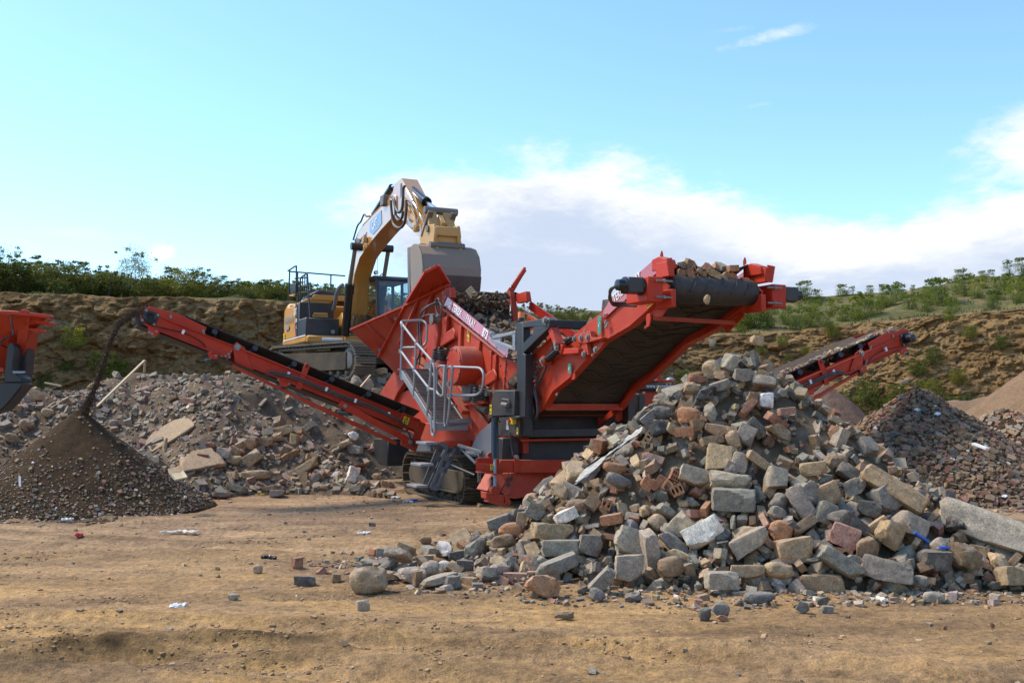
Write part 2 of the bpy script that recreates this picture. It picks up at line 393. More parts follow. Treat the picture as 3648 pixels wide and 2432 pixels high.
def leaf_mat(name,dark,light,yellow):
    m,nt,b = mat_base(name);p = pos(nt);oi = nn(nt,'ShaderNodeObjectInfo')
    n1 = noise_n(nt,p,1.3,4,.6);n2 = noise_n(nt,p,9,3,.6)
    c = mixc(nt,mrange(nt,n2,.35,.65),dark,light);c = mixc(nt,mrange(nt,n1,.48,.7,0,.7),c,yellow)
    c = mixc(nt,1.0,c,ramp(nt,oi.outputs['Random'],[(0,(.72,.78,.75)),(.5,(1,1,1)),(1,(1.35,1.22,.95))]),'MULTIPLY')
    nt.links.new(c,b.inputs['Base Color']);b.inputs['Roughness'].default_value = .55;b.inputs['Specular IOR Level'].default_value = .3
    tr = nn(nt,'ShaderNodeBsdfTranslucent');nt.links.new(mixc(nt,1.,c,(1.3,1.4,.7),'MULTIPLY'),tr.inputs[0]);mx = nn(nt,'ShaderNodeMixShader');mx.inputs[0].default_value = .42
    nt.links.new(b.outputs[0],mx.inputs[1]);nt.links.new(tr.outputs[0],mx.inputs[2]);nt.links.new(mx.outputs[0],nt.nodes['Material Output'].inputs[0]);return m
MT['leaf_dark'] = leaf_mat('hedge_leaves',(.060,.078,.016),(.145,.160,.034),(.27,.23,.05))
MT['leaf_light'] = leaf_mat('willow_leaves',(.075,.115,.018),(.17,.21,.035),(.32,.27,.05))
MT['twig'] = simple('grey_twig',(.09,.07,.055),.8)
MT['grass'] = leaf_mat('grass_blades',(.06,.07,.016),(.12,.12,.035),(.24,.17,.08))
def ground_mat():
    m,nt,b = mat_base('trampled_soil');p = pos(nt)
    mp = nn(nt,'ShaderNodeMapping');mp.inputs['Scale'].default_value = (.35,1.0,1.0);nt.links.new(p,mp.inputs[0]);q = mp.outputs[0]
    n0 = noise_n(nt,q,.55,5,.6,.6);n1 = noise_n(nt,q,2.2,7,.68,.4);n2 = noise_n(nt,p,14,7,.72);n3 = noise_n(nt,p,70,5,.7)
    c = ramp(nt,mth(nt,'ADD',mth(nt,'MULTIPLY',n0,.5),mth(nt,'MULTIPLY',n1,.5)),[(.37,(.20,.120,.060)),(.46,(.34,.207,.103)),(.54,(.44,.262,.112)),(.63,(.56,.320,.118))])
    # paler, greyer dirt further off where lorries have packed it
    sy = nn(nt,'ShaderNodeSeparateXYZ');nt.links.new(p,sy.inputs[0])
    c = mixc(nt,mrange(nt,mth(nt,'ADD',sy.outputs[1],mth(nt,'MULTIPLY',n0,4)),10,17,0,.75),c,ramp(nt,n1,[(.3,(.26,.165,.104)),(.7,(.42,.29,.182))]))
    c = mixc(nt,1.,c,ramp(nt,n2,[(.32,(.58,.56,.55)),(.5,(1,1,1)),(.66,(1.35,1.3,1.2))]),'MULTIPLY')
    c = mixc(nt,1.,c,ramp(nt,n3,[(.3,(.55,.65,.66)),(.5,(1,1,1)),(.72,(1.35,1.3,1.22))]),'MULTIPLY')
    c = mixc(nt,1.,c,nn(nt,'ShaderNodeVertexColor',layer_name='Col').outputs[0],'MULTIPLY')
    v = nn(nt,'ShaderNodeTexVoronoi');v.inputs['Scale'].default_value = 38;nt.links.new(p,v.inputs['Vector'])
    spk = mth(nt,'MULTIPLY',mrange(nt,v.outputs['Distance'],.22,.08),mrange(nt,n2,.5,.6));c = mixc(nt,mth(nt,'MULTIPLY',spk,.6),c,mixc(nt,v.outputs['Color'],(.16,.12,.09),(.45,.39,.30)))
    nt.links.new(c,b.inputs['Base Color']);b.inputs['Roughness'].default_value = .95;b.inputs['Specular IOR Level'].default_value = .15
    bump(nt,b,mth(nt,'ADD',mth(nt,'ADD',mth(nt,'MULTIPLY',n2,1.0),n1),mth(nt,'MULTIPLY',n3,.35)),.8,.06);return m
MT['ground'] = ground_mat()
def earth(name,stops,sc=1.0,bumpd=.2,strata=0.0,col_attr=False):
    m,nt,b = mat_base(name);p = pos(nt)
    mp = nn(nt,'ShaderNodeMapping');mp.inputs['Scale'].default_value = (1,1,1+strata);nt.links.new(p,mp.inputs[0]);q = mp.outputs[0]
    n0 = noise_n(nt,q,.35*sc,5,.6,.5);n1 = noise_n(nt,q,1.6*sc,7,.7,.3);n2 = noise_n(nt,q,9*sc,6,.72)
    c = ramp(nt,mth(nt,'ADD',mth(nt,'MULTIPLY',n0,.5),mth(nt,'MULTIPLY',n1,.5)),stops)
    c = mixc(nt,1.,c,ramp(nt,n2,[(.3,(.60,.60,.62)),(.5,(1,1,1)),(.72,(1.35,1.3,1.2))]),'MULTIPLY')
    nt.links.new(c,b.inputs['Base Color']);b.inputs['Roughness'].default_value = .95;b.inputs['Specular IOR Level'].default_value = .15
    bump(nt,b,mth(nt,'ADD',mth(nt,'MULTIPLY',n2,.6),n1),.65,bumpd);return m
MT['cliff'] = earth('quarry_rock',[(.36,(.12,.065,.026)),(.44,(.19,.11,.044)),(.52,(.27,.165,.068)),(.58,(.31,.205,.10)),(.66,(.29,.135,.046))],1.3,.3,.8)
MT['hill'] = earth('hill_soil',[(.34,(.13,.085,.035)),(.46,(.10,.10,.038)),(.54,(.17,.14,.06)),(.62,(.30,.16,.07))],.9,.15)
MT['core'] = earth('heap_soil',[(.3,(.10,.068,.042)),(.5,(.165,.115,.072)),(.7,(.22,.16,.105))],6,.04)
MT['fines'] = earth('dark_fines',[(.3,(.038,.022,.011)),(.5,(.062,.037,.018)),(.7,(.09,.054,.027))],8,.03)
MT['sand'] = earth('red_sand',[(.3,(.15,.090,.050)),(.5,(.21,.13,.072)),(.7,(.26,.165,.095))],2,.03)
MT['mound'] = earth('brown_earth',[(.3,(.10,.062,.045)),(.5,(.17,.105,.075)),(.7,(.23,.15,.105))],2.5,.2)
def glossy_paint(name,c,coat=1.0,cr=.10,ior=1.9,**k):
    m = paint(name,c,**k);b = m.node_tree.nodes['Principled BSDF'];b.inputs['Coat Weight'].default_value = coat;b.inputs['Coat Roughness'].default_value = cr;b.inputs['Coat IOR'].default_value = ior;return m
MT['boom_yellow'] = glossy_paint('waxed_boom_yellow',(.56,.25,.028),ior=2.0,dust=.15)
MT['sky_sheen_panel'] = glossy_paint('sky_sheen_boom_panel',(.015,.06,.16),dust=.02)  # black sign field with the sky's blue reflection painted into its base colour
for k_ in ('red','red_dusty','red_clean'): MT[k_].node_tree.nodes['Principled BSDF'].inputs['Specular IOR Level'].default_value = .28
MT['red_board'] = glossy_paint('red_name_board',(.46,.020,.010),ior=1.55,dust=.06)
# ---------------------------------------------------------------- terrain
MX = Frame(.26,16.8,25)                                 # the screener's axes
def st(X,Y):
    """plan position in the screener's own axes"""
    dx = np.asarray(X)-.26;dy = np.asarray(Y)-16.8;return dx*MX.u.x+dy*MX.u.y,dx*MX.v.x+dy*MX.v.y
def sm(x,a,b):
    t = np.clip((np.asarray(x,float)-a)/(b-a),0,1);return t*t*(3-2*t)
PILE = (2.72,11.6,2.34)
PR = [(-180,3.95),(-170,4.15),(-150,3.85),(-120,3.0),(-90,2.6),(-65,2.8),(-45,3.25),(-20,3.1),(0,2.9),(40,2.6),(90,2.5),(140,3.0),(180,3.95)]
def h_pile0(X,Y):
    dx = np.asarray(X,float)-PILE[0];dy = np.asarray(Y,float)-PILE[1];r = np.hypot(dx,dy);a = np.degrees(np.arctan2(dy,dx))
    q = r/np.interp(a,[p[0] for p in PR],[p[1] for p in PR]);return PILE[2]*np.clip(1.03-np.sqrt(q*q+.0012),0,1)**1.10
def h_pile(X,Y):
    dx = np.asarray(X,float)-PILE[0];dy = np.asarray(Y,float)-PILE[1];r = np.hypot(dx,dy);a = np.degrees(np.arctan2(dy,dx));q = r/np.interp(a,[p[0] for p in PR],[p[1] for p in PR])
    return h_pile0(X,Y)*(1-.90*sm(q,.42,.90)*np.clip(-dx/np.maximum(r,.01),0,1)**.7)
def h_bench(X,Y):
    X = np.asarray(X,float);Y = np.asarray(Y,float);s,t = st(X,Y)
    q = np.maximum(t-1.55,-s-6.2);q = np.where(t < -3,np.minimum(q,(t+7.5)),q)
    toe = 18.25+.35*np.sin(X*1.3)+.5*(fbm(X*.7,0,0,2,5)-.5)
    top = np.interp(X,[-30,-11,-9.6,-8.2,-3,4],[1.75,1.85,2.05,2.38,2.38,2.3])
    d = np.minimum((Y-toe)/3.5,q/2.6);f = np.clip(d,0,1);f = f**1.15;f = np.where(d > .85,.85**1.15+(1-.85**1.15)*sm(d,.85,1.25),f)
    z = top*f;lump = (fbm(X*1.1,Y*1.1,0,4,21)-.5)*.55*np.clip(d*3,0,1)*np.clip(2.2-d,.25,1)
    return z+lump*np.where(z > .02,1,0)
def grid_mesh(name,Xg,Yg,Z,mat,smooth=180):
    n,m = Xg.shape;V = np.stack([Xg,Yg,Z],-1).reshape(-1,3);i = np.arange(n*m).reshape(n,m)
    T = np.stack([i[:-1,:-1],i[:-1,1:],i[1:,1:],i[1:,:-1]],-1).reshape(-1,4);return mesh_np(name,V,T,mat,smooth=smooth)
RUTS = ((-3.5,1.0,6.6,.22,.035),(-3.2,.8,7.9,.2,.03),(-1.0,2.2,5.6,.18,.045),(6.0,-2.0,9.6,.25,.03),(2.0,30,21.5,.26,.03),(2.0,30,19.6,.26,.03),(-8,60,47.5,.25,.025),(-8,60,45.7,.25,.025),(-6,-30,38.2,.22,.03),(-6,-30,36.9,.22,.03))
def soil_tone(X,Y):
    """packed wheel tracks are paler, the loose soil beside them darker"""
    t = 1+(fbm(X*.5,Y*1.6,0,4,701)-.5)*.8+(fbm(X*2.5,Y*7,0,4,702)-.5)*.5
    for k,(x0,y0,r,wd,a) in enumerate(RUTS):
        d = np.hypot(X-x0,(Y-y0)*1.15)-r;w = sm(fbm(X*.6,Y*.6,0,2,720+k),.35,.6);t = t+w*(.20*np.exp(-(d/wd)**2)-.34*np.exp(-((np.abs(d)-wd*1.5)/(wd*.5))**2)*(.5+.9*fbm(X*9,Y*9,0,2,740)))
    return t
def h_ground(X,Y):
    X = np.asarray(X,float);Y = np.asarray(Y,float)
    z = (fbm(X*.25,Y*.5,0,3,3)-.5)*.10+(fbm(X*1.4,Y*2.6,0,4,9)-.5)*.045+(fbm(X*7,Y*9,0,4,13)-.5)*.030+(fbm(X*24,Y*24,0,3,14)-.5)*.014
    # curved wheel ruts and the scraped ridge across the front
    for k,(x0,y0,r,wd,a) in enumerate(RUTS):
        d = np.hypot(X-x0,(Y-y0)*1.15)-r;a *= 1.5;z = z-a*np.exp(-(d/wd)**2)+a*.7*np.exp(-((np.abs(d)-wd*1.8)/(wd*.6))**2)*(.5+fbm(X*5,Y*5,0,2,31+k))
    z = z+.09*np.exp(-(((X+1.05)/.28)**2+((Y-7.35)/.22)**2))*(.6+fbm(X*12,Y*12,0,3,50))      # small spoil bump
    z = z+.05*np.exp(-((Y-6.6-.25*np.sin(X*.8))/.14)**2)*fbm(X*6,Y*6,0,3,51)*sm(X,-2.4,-1)*(1-sm(X,1.6,2.6))
    flat = np.exp(-((X-0)/9)**2);return z*np.where(Y > 30,.3,1)
def build_ground():
    ys = np.concatenate([-np.geomspace(120,3,14),np.linspace(-2,4.6,14),4.7*np.geomspace(1,30/4.7,430),np.geomspace(30.5,1400,40)])
    u = np.concatenate([-np.geomspace(60,.70,22),np.linspace(-.68,.68,560),np.geomspace(.70,60,22)])
    Y,U = np.meshgrid(ys,u,indexing='ij');X = U*(np.clip(np.abs(Y),6,40)+2)
    Z = h_ground(X,Y);far = np.clip((np.hypot(X,Y)-60)/100,0,1);Z = Z*(1-far)
    tn = soil_tone(X,Y).reshape(-1,1);gm = grid_mesh('ground',X,Y,Z,MT['ground']);ca = gm.color_attributes.new('Col','FLOAT_COLOR','POINT');ca.data.foreach_set('color',np.concatenate([tn,tn,tn,np.ones_like(tn)],1).astype(np.float32).ravel())
    tag(link('ground',gm),'trampled tan dirt ground of the quarry floor with wheel ruts',kind='structure')
build_ground()

# quarry face and hillside: rows of (distance behind the toe, height) carried along a plan path
PATH = np.array([(-90,20),(-60,38),(-30,44.5),(-22,45),(-11,48.5),(0,54),(6,60),(12,63),(18,62),(25,58.5),(33,54),(48,46),(75,25)],float)
seg = np.r_[0,np.cumsum(np.hypot(*np.diff(PATH,axis=0).T))]
PROF = [  # arc position key X -> list of (offset, z)
    (-90,[(0,1.2),(.4,3),(.9,5),(1.5,6.85),(4,7.0),(12,7.3),(60,8)]),
    (-22,[(0,1.2),(.4,3),(.9,5),(1.5,6.85),(4,7.0),(12,7.3),(60,8)]),
    (-11,[(0,1.2),(.5,3),(1.0,5),(1.6,6.85),(4,6.95),(12,7.2),(60,8)]),
    (0,[(0,1.2),(1,3),(1.8,5),(2.4,6.75),(4.4,6.85),(12,7.1),(60,8)]),
    (8,[(0,-.4),(1.5,2.5),(3,5),(4,6.2),(6,6.6),(16,8.3),(60,9)]),
    (17,[(0,-.4),(1.5,2.2),(3.2,4.8),(4.6,6.5),(8,7.0),(22,10.35),(60,10.8)]),
    (25,[(0,-.4),(1.3,2.4),(2.8,5.0),(4.2,7.3),(8,7.6),(24,11.5),(60,12)]),
    (33,[(0,-.4),(1.2,2.6),(2.4,5.0),(3.6,7.6),(8,7.9),(24,12.4),(60,13)]),
    (75,[(0,-.4),(1.2,2.6),(2.4,5.0),(3.6,7.8),(8,8.2),(24,13),(60,14)])]
def path_at(a):
    p = np.stack([np.interp(a,seg,PATH[:,0]),np.interp(a,seg,PATH[:,1])],-1);e = 2.5
    q = np.stack([np.interp(a+e,seg,PATH[:,0])-np.interp(a-e,seg,PATH[:,0]),np.interp(a+e,seg,PATH[:,1])-np.interp(a-e,seg,PATH[:,1])],-1)
    q /= np.linalg.norm(q,axis=-1,keepdims=True);return p,np.stack([-q[...,1],q[...,0]],-1)
def prof_at(X,j):
    """offset and height at profile coordinate j (0..6)"""
    ks = [k for k,_ in PROF];O = np.array([[q[0] for q in p] for _,p in PROF],float);Z = np.array([[q[1] for q in p] for _,p in PROF],float)
    j0 = np.clip(np.floor(j).astype(int),0,5);f = j-j0;o = 0;z = 0
    for i in range(7):
        w = np.where(j0 == i,1-f,0)+np.where(j0+1 == i,f,0);o = o+w*np.interp(X,ks,O[:,i]);z = z+w*np.interp(X,ks,Z[:,i])
    return o,z
def surf(a,j):
    p,n = path_at(a);o,z = prof_at(p[...,0],j);X = p[...,0]+n[...,0]*o;Y = p[...,1]+n[...,1]*o
    return X,Y,z,n
def build_face():
    # the steep rock face: fine mesh pushed in and out by strata and blocks
    a = np.r_[np.linspace(0,40,60),np.linspace(40.3,150,1250),np.linspace(151,seg[-1],60)];j = np.linspace(0,3.35,130)
    A,J = np.meshgrid(a,j,indexing='ij');X,Y,Z,n = surf(A,J)
    wx = vn(A*.8,Z*.8,0,4)*.9;f1,f2,cid = worley(A*.75+wx,Z*1.5+wx+.3*vn(A*.4,0,0,2),0,3);g1,g2,gid = worley(A*2.1+wx,Z*4.2+wx,0,8);e1,e2,eid = worley(A*5+wx*3,Z*9,0,18)
    d = (cid-.5)*.34+(gid-.5)*.20+(eid-.5)*.07+np.minimum(f2-f1,.12)*.6+(fbm(A*.15,Z*.2,0,3,40)-.5)*1.8+(fbm(A*2.2,Z*2.5,0,5,41,.55)-.5)*.7
    k = np.clip(J*2,0,1)*np.clip((3.5-J)*1.2,.15,1)
    d = d*k
    Xd = X-n[...,0]*d;Yd = Y-n[...,1]*d;Zd = Z+(fbm(A*1.2,J*2,0,3,60)-.5)*.35*sm(J,2.2,3)
    tag(link('quarry_face',grid_mesh('quarry_face',Xd,Yd,Zd,MT['cliff'],25)),'weathered ochre rock face of the quarry',kind='structure')
    a = np.linspace(0,seg[-1],420);j = np.linspace(3.0,6,70);A,J = np.meshgrid(a,j,indexing='ij');X,Y,Z,n = surf(A,J)
    Z = Z+(fbm(X*.35,Y*.35,0,4,66)-.5)*1.1*sm(J,3.0,3.8)+(fbm(X*2,Y*2,0,3,67)-.5)*.25-.10*(1-sm(J,3.0,3.4))
    tag(link('hillside',grid_mesh('hillside',X,Y,Z,MT['hill'],180)),'grassy slope and plateau above the quarry face',kind='structure')
build_face()
def build_bench():
    x = np.linspace(-34,7,430);y = np.r_[np.linspace(16.6,27,200),np.linspace(27.3,58,60)];X,Y = np.meshgrid(x,y,indexing='ij')
    Z = h_bench(X,Y)+(fbm(X*4,Y*4,0,3,90)-.5)*.12;Z = np.where(h_bench(X,Y) < .03,-.25,Z)
    tag(link('rubble_terrace',grid_mesh('rubble_terrace',X,Y,Z,MT['core'])),'packed brown terrace of crushed rubble carrying the excavator',kind='structure')
build_bench()

# ---------------------------------------------------------------- low-poly pieces
def hull(seed,dims,n=10,box=.6,sub=0,nz=.0):
    import bmesh
    rr = random.Random(seed);bm = bmesh.new();pts = []
    if box > 0:
        for sx in (-1,1):
            for sy in (-1,1):
                for sz in (-1,1):
                    for q in range(1 if rr.random() < box else 2):
                        pts.append([sx*(1-rr.random()**2*.35),sy*(1-rr.random()**2*.35),sz*(1-rr.random()**2*.35)])
    for i in range(n):
        v = Vector((rr.gauss(0,1),rr.gauss(0,1),rr.gauss(0,1))).normalized()*(1.0 if box <= 0 else 1.15);pts.append([v.x*(.8+.3*rr.random()),v.y*(.8+.3*rr.random()),v.z*(.8+.3*rr.random())])
    pts = [[max(-1,min(1,p[k]))*dims[k]*.5 for k in range(3)] for p in pts]
    for p in pts: bm.verts.new(p)
    g = bmesh.ops.convex_hull(bm,input=bm.verts);bmesh.ops.delete(bm,geom=list(set(g['geom_interior']+g['geom_unused'])),context='VERTS')
    bmesh.ops.triangulate(bm,faces=bm.faces);bm.verts.ensure_lookup_table();bm.verts.index_update()
    V = np.array([v.co[:] for v in bm.verts]);T = np.array([[v.index for v in f.verts] for f in bm.faces]);bm.free();return V,T
CH_T = [hull(100+i,(1,.75+.2*(i % 3),.5+.12*(i % 4)),3,.8) for i in range(10)]      # chunks
FL_T = [hull(140+i,(1,.6+.15*(i % 3),.14+.06*(i % 3)),2,.9) for i in range(8)]       # flakes
def rotmats(n,tilt=1.0,normals=None,rg=rng):
    """random rotations; tilt<1 keeps the piece's flat side near the surface normal"""
    q = rg.normal(size=(n,4));q[:,0] = q[:,0]*1+0
    if tilt < 1:
        yaw = rg.uniform(0,2*PI,n);ax = rg.normal(size=(n,3));ax /= np.linalg.norm(ax,axis=1,keepdims=True);an = rg.normal(0,tilt,n)
        q1 = np.stack([np.cos(yaw/2),0*yaw,0*yaw,np.sin(yaw/2)],1);q2 = np.concatenate([np.cos(an/2)[:,None],ax*np.sin(an/2)[:,None]],1);q = qmul(q2,q1)
        if normals is not None:
            z = np.array([0,0,1.]);c = np.cross(z,normals);w = 1+normals[:,2];q3 = np.concatenate([w[:,None],c],1);q3 /= np.linalg.norm(q3,axis=1,keepdims=True);q = qmul(q3,q)
    q /= np.linalg.norm(q,axis=1,keepdims=True);return qmat(q)
def qmul(a,b):
    w1,x1,y1,z1 = a.T;w2,x2,y2,z2 = b.T
    return np.stack([w1*w2-x1*x2-y1*y2-z1*z2,w1*x2+x1*w2+y1*z2-z1*y2,w1*y2-x1*z2+y1*w2+z1*x2,w1*z2+x1*y2-y1*x2+z1*w2],1)
def qmat(q):
    w,x,y,z = q.T
    return np.stack([np.stack([1-2*(y*y+z*z),2*(x*y-w*z),2*(x*z+w*y)],-1),np.stack([2*(x*y+w*z),1-2*(x*x+z*z),2*(y*z-w*x)],-1),np.stack([2*(x*z-w*y),2*(y*z+w*x),1-2*(x*x+y*y)],-1)],1)
def scatter_mesh(name,tmpl,P,Rm,S,Cc,mat,smooth=30):
    """many transformed copies of small templates joined into one mesh; S (n,) or (n,3)"""
    S = S[:,None]*np.ones(3) if S.ndim == 1 else S;Vs,Ts,Cs = [],[],[];off = 0;k = np.arange(len(P)) % len(tmpl)
    for t,(V,T) in enumerate(tmpl):
        m = np.where(k == t)[0]
        if not len(m): continue
        v = V[None]*S[m][:,None,:];v = np.einsum('nij,nkj->nki',Rm[m],v)+P[m][:,None,:]
        Vs.append(v.reshape(-1,3));Ts.append((T[None]+(np.arange(len(m))*len(V))[:,None,None]+off).reshape(-1,3));Cs.append(np.repeat(Cc[m],len(V),0));off += len(m)*len(V)
    V = np.concatenate(Vs);T = np.concatenate(Ts);Cx = np.concatenate(Cs);Cx = np.concatenate([Cx,np.ones((len(Cx),1))],1)
    return mesh_np(name,V,T,mat,Cx,smooth)
def grad_n(hf,X,Y,e=.08):
    gx = (hf(X+e,Y)-hf(X-e,Y))/(2*e);gy = (hf(X,Y+e)-hf(X,Y-e))/(2*e);n = np.stack([-gx,-gy,np.ones_like(gx)],1);return n/np.linalg.norm(n,axis=1,keepdims=True)
PAL = {'concrete': (.29,.26,.21),'grey': (.20,.19,.165),'dark': (.10,.096,.086),'brick': (.30,.115,.06),'orange': (.40,.16,.065),'brown': (.20,.14,.085),
       'tan': (.34,.26,.165),'buff': (.30,.225,.14),'pink': (.30,.18,.14),'white': (.62,.61,.58),'black': (.04,.04,.042),'blue': (.15,.152,.15)}
PAL.update(brick=(.235,.115,.072),orange=(.30,.155,.082),clay=(.30,.175,.095));PAL = {k: (r*1.30,g*1.15,b*1.02) for k,(r,g,b) in PAL.items()}
def pick_cols(n,weights,rg=rng,j=.18):
    ks = list(weights);w = np.array([weights[k] for k in ks],float);w /= w.sum();i = rg.choice(len(ks),n,p=w);c = np.array([PAL[k] for k in ks])[i]
    return c*(1+rg.normal(0,j,(n,1)))*(1+rg.normal(0,.04,(n,3)))
def logn(n,med,sg,lo,hi,rg=rng): return np.clip(med*np.exp(rg.normal(0,sg,n)),lo,hi)

# pieces making up the terrace slope (the larger ones are separate things further down)
def bench_stuff():
    n = 17000;X = rng.uniform(-15,-.6,n);Y = rng.uniform(17.9,24.5,n);z = h_bench(X,Y);k = (z > .04) & (rng.random(n) < np.where(Y > 22.4,.35,1));X,Y,z = X[k],Y[k],z[k];n = len(X)
    S = logn(n,.066,.5,.025,.24);N = grad_n(h_bench,X,Y)
    soft = fbm(X*.8,Y*.8,0,3,201);S *= np.where(soft > .56,.55,1.0)
    Cc = pick_cols(n,{'concrete': 3,'brown': 1.8,'buff': 1.2,'pink': .8,'grey': 4,'brick': .25,'white': .12,'tan': .8});P = np.stack([X,Y,z+S*.12],1)
    return tag(link('rubble_rubbish',scatter_mesh('terrace_rubble',CH_T+FL_T,P,rotmats(n,.7,N),S,(Cc*.72+Cc.mean(1,keepdims=True)*.05),MT['rock_attr'])),'loose broken brick and concrete rubble covering the terrace slope',kind='stuff')
bench_stuff().name = 'terrace_rubble'
def toe_stuff():
    """small debris at the foot of the slope and strewn over the yard"""
    n = 9000;X = rng.uniform(-12,9,n);Y = 4.9*(20/4.9)**rng.random(n);dens = np.where(Y > 16.5,.95,.55)*(.4+1.1*fbm(X*.7,Y*1.1,0,3,301)**1.5*2);k = rng.random(n) < dens;X,Y = X[k],Y[k];n = len(X)
    S = logn(n,.017,.55,.007,.07)*np.clip(Y/11,.7,1.5);Cc = pick_cols(n,{'tan': 4,'brown': 3,'buff': 3,'grey': 1.5,'pink': .5,'white': .08,'dark': .8,'orange': .3});P = np.stack([X,Y,h_ground(X,Y)+S*.1],1)
    tag(link('yard_pebbles',scatter_mesh('yard_pebbles',CH_T+FL_T,P,rotmats(n,.4),S,Cc,MT['rock_attr'])),'small stones and grit strewn over the yard dirt',kind='stuff')
toe_stuff()
def clods():
    n = 26000;X = rng.uniform(-5.5,5.5,n);Y = 5.0*(13/5.0)**rng.random(n);m_ = fbm(X*.55,Y*1.3,0,3,611)*.6+fbm(X*2.2,Y*4,0,3,612)*.4;rid = np.exp(-((Y-6.6-.25*np.sin(X*.8))/.35)**2)*.10+.12*np.exp(-(((X+1.05)/.5)**2+((Y-7.35)/.35)**2))
    k = m_+rid > .60;X,Y = X[k],Y[k];n = len(X);S = logn(n,.012,.5,.005,.04)
    tag(link('soil_clods',scatter_mesh('soil_clods',CH_T,np.stack([X,Y,h_ground(X,Y)+S*.05],1),rotmats(n,.5),S[:,None]*np.array([1.3,1.1,.8]),np.array([.31,.185,.09])*(1+rng.normal(0,.14,(n,1)))*np.ones((n,3)),MT['chip_attr'])),'crumbled clods of tan soil churned up by wheels',kind='stuff')
clods()

# ---------------------------------------------------------------- conical heaps
def cone_fn(cx,cy,h,r,seed,skirt=1.12,pw=1.0,ecc=0.0):
    def f(X,Y):
        dx = np.asarray(X,float)-cx;dy = np.asarray(Y,float)-cy;a = np.arctan2(dy,dx);R0 = r*(1+.07*np.sin(a*2+seed)+.05*np.sin(a*3+seed*2))
        q = np.hypot(dx,dy)/R0;z = h*np.clip(1.02-np.sqrt(q*q+.0009),0,1)**pw;return z+(fbm(np.asarray(X)*2,np.asarray(Y)*2,0,4,400+seed)-.5)*.10*np.clip(z*4,0,1)
    return f
def heap(name,f,cx,cy,r,mat,label,cat,n=120):
    a = np.linspace(0,2*PI,181);q = np.linspace(0,1.25,n)**1.0;A,Q = np.meshgrid(a,q,indexing='ij');X = cx+np.cos(A)*Q*r;Y = cy+np.sin(A)*Q*r;z = f(X,Y)+(fbm(X*9,Y*9,0,3,8)-.5)*.03*np.clip(f(X,Y)*5,0,1);Z = np.where(f(X,Y) < .015,-.15,z)
    o = link(name,grid_mesh(name,X-cx,Y-cy,Z,mat));o.location = (cx,cy,0);return tag(o,label,cat)
def cover(name,f,cx,cy,r,n,med,sg,lo,hi,wts,mat,parent,label,tm=None,qpow=.5,tilt=.5,dens=None,dark=1.0):
    a = rng.uniform(0,2*PI,n);q = rng.random(n)**qpow*1.08;X = cx+np.cos(a)*q*r;Y = cy+np.sin(a)*q*r;k = (Y < cy+.35*r)
    if dens is not None: k &= rng.random(n) < dens(X,Y,q)
    X,Y,q = X[k],Y[k],q[k];z = np.maximum(f(X,Y),0);n = len(X);S = logn(n,med,sg,lo,hi);N = grad_n(f,X,Y,.05)
    P = np.stack([X-cx,Y-cy,z+S*.12],1);o = link(name,scatter_mesh(name,tm or CH_T+FL_T,P,rotmats(n,tilt,N),S,pick_cols(n,wts)*dark,mat),parent)
    return tag(o,label,kind='stuff')
f_fin = cone_fn(-7.1,16.35,1.60,1.98,1,pw=1.05)
hp = heap('fines_heap',f_fin,-7.1,16.35,1.98,MT['fines'],'dark brown cone of screened soil fines below the thin falling stream','soil heap')
def lowden(X,Y,q): return np.clip((q-.30)*1.7,.04,1)
cover('chips',f_fin,-7.1,16.35,1.98,14500,.022,.5,.009,.07,{'brown': 4,'buff': 2,'pink': 1.2,'grey': 2,'blue': 1.2,'white': .55,'dark': 1,'brick': .6},MT['chip_attr'],hp,'chips of stone, slate and plastic on the lower flanks',dens=lowden,dark=.6)
f_chip = cone_fn(7.55,18.5,2.0,2.75,2,pw=1.0)
hp = heap('chip_heap',f_chip,7.55,18.5,2.75,MT['fines'],'tall heap of crushed brick and slate chips beyond the coarse pile','rubble heap')
cover('chips',f_chip,7.55,18.5,2.75,17000,.056,.42,.02,.15,{'brick': 3,'brown': 6,'pink': 1.8,'grey': 1,'blue': .3,'buff': 1.6,'white': .10,'dark': 1.6,'orange': .2},MT['chip_attr'],hp,'flat chips of brick, tile and slate',tm=FL_T+CH_T[:5],tilt=.55,dark=.62)
f_chip2 = cone_fn(10.2,20.6,1.62,2.5,3)
hp = heap('mixed_chip_heap',f_chip2,10.2,20.6,2.5,MT['fines'],'lower grey heap of finer chips behind the tall brick chip heap','rubble heap')
cover('chips',f_chip2,10.2,20.6,2.5,5500,.07,.4,.03,.16,{'grey': 3,'pink': 2,'brown': 3,'buff': 2,'brick': 1},MT['chip_attr'],hp,'mixed pale chips',tilt=.6,dark=.85)
f_sand = cone_fn(13.7,24.0,3.4,4.3,4)
heap('sand_heap',f_sand,13.7,24.0,4.3,MT['sand'],'smooth reddish sand heap at the edge of the yard','sand heap')
f_m1 = cone_fn(8.35,26.5,2.25,1.75,5,pw=.55)
heap('earth_mound',f_m1,8.35,26.5,1.75,MT['mound'],'rounded purple brown earth mound under the mid conveyor','earth mound')
f_m3 = cone_fn(10.6,27.5,.9,2.4,9,pw=.7)
heap('low_mound',f_m3,10.6,27.5,2.4,MT['mound'],'low spread of earth beside the purple brown mound','earth mound')
f_m2 = lambda X,Y: 2.2*np.clip(1-np.sqrt(((X-19)/9.5)**2+((Y-34)/4.0)**2),0,1)**.45+(fbm(np.asarray(X)*.8,np.asarray(Y)*.8,0,4,500)-.5)*.5*sm(1-np.sqrt(((X-19)/9.5)**2+((Y-34)/4.0)**2),0,.2)
X_,Y_ = np.meshgrid(np.linspace(9,29,150),np.linspace(29.5,38.5,70),indexing='ij')
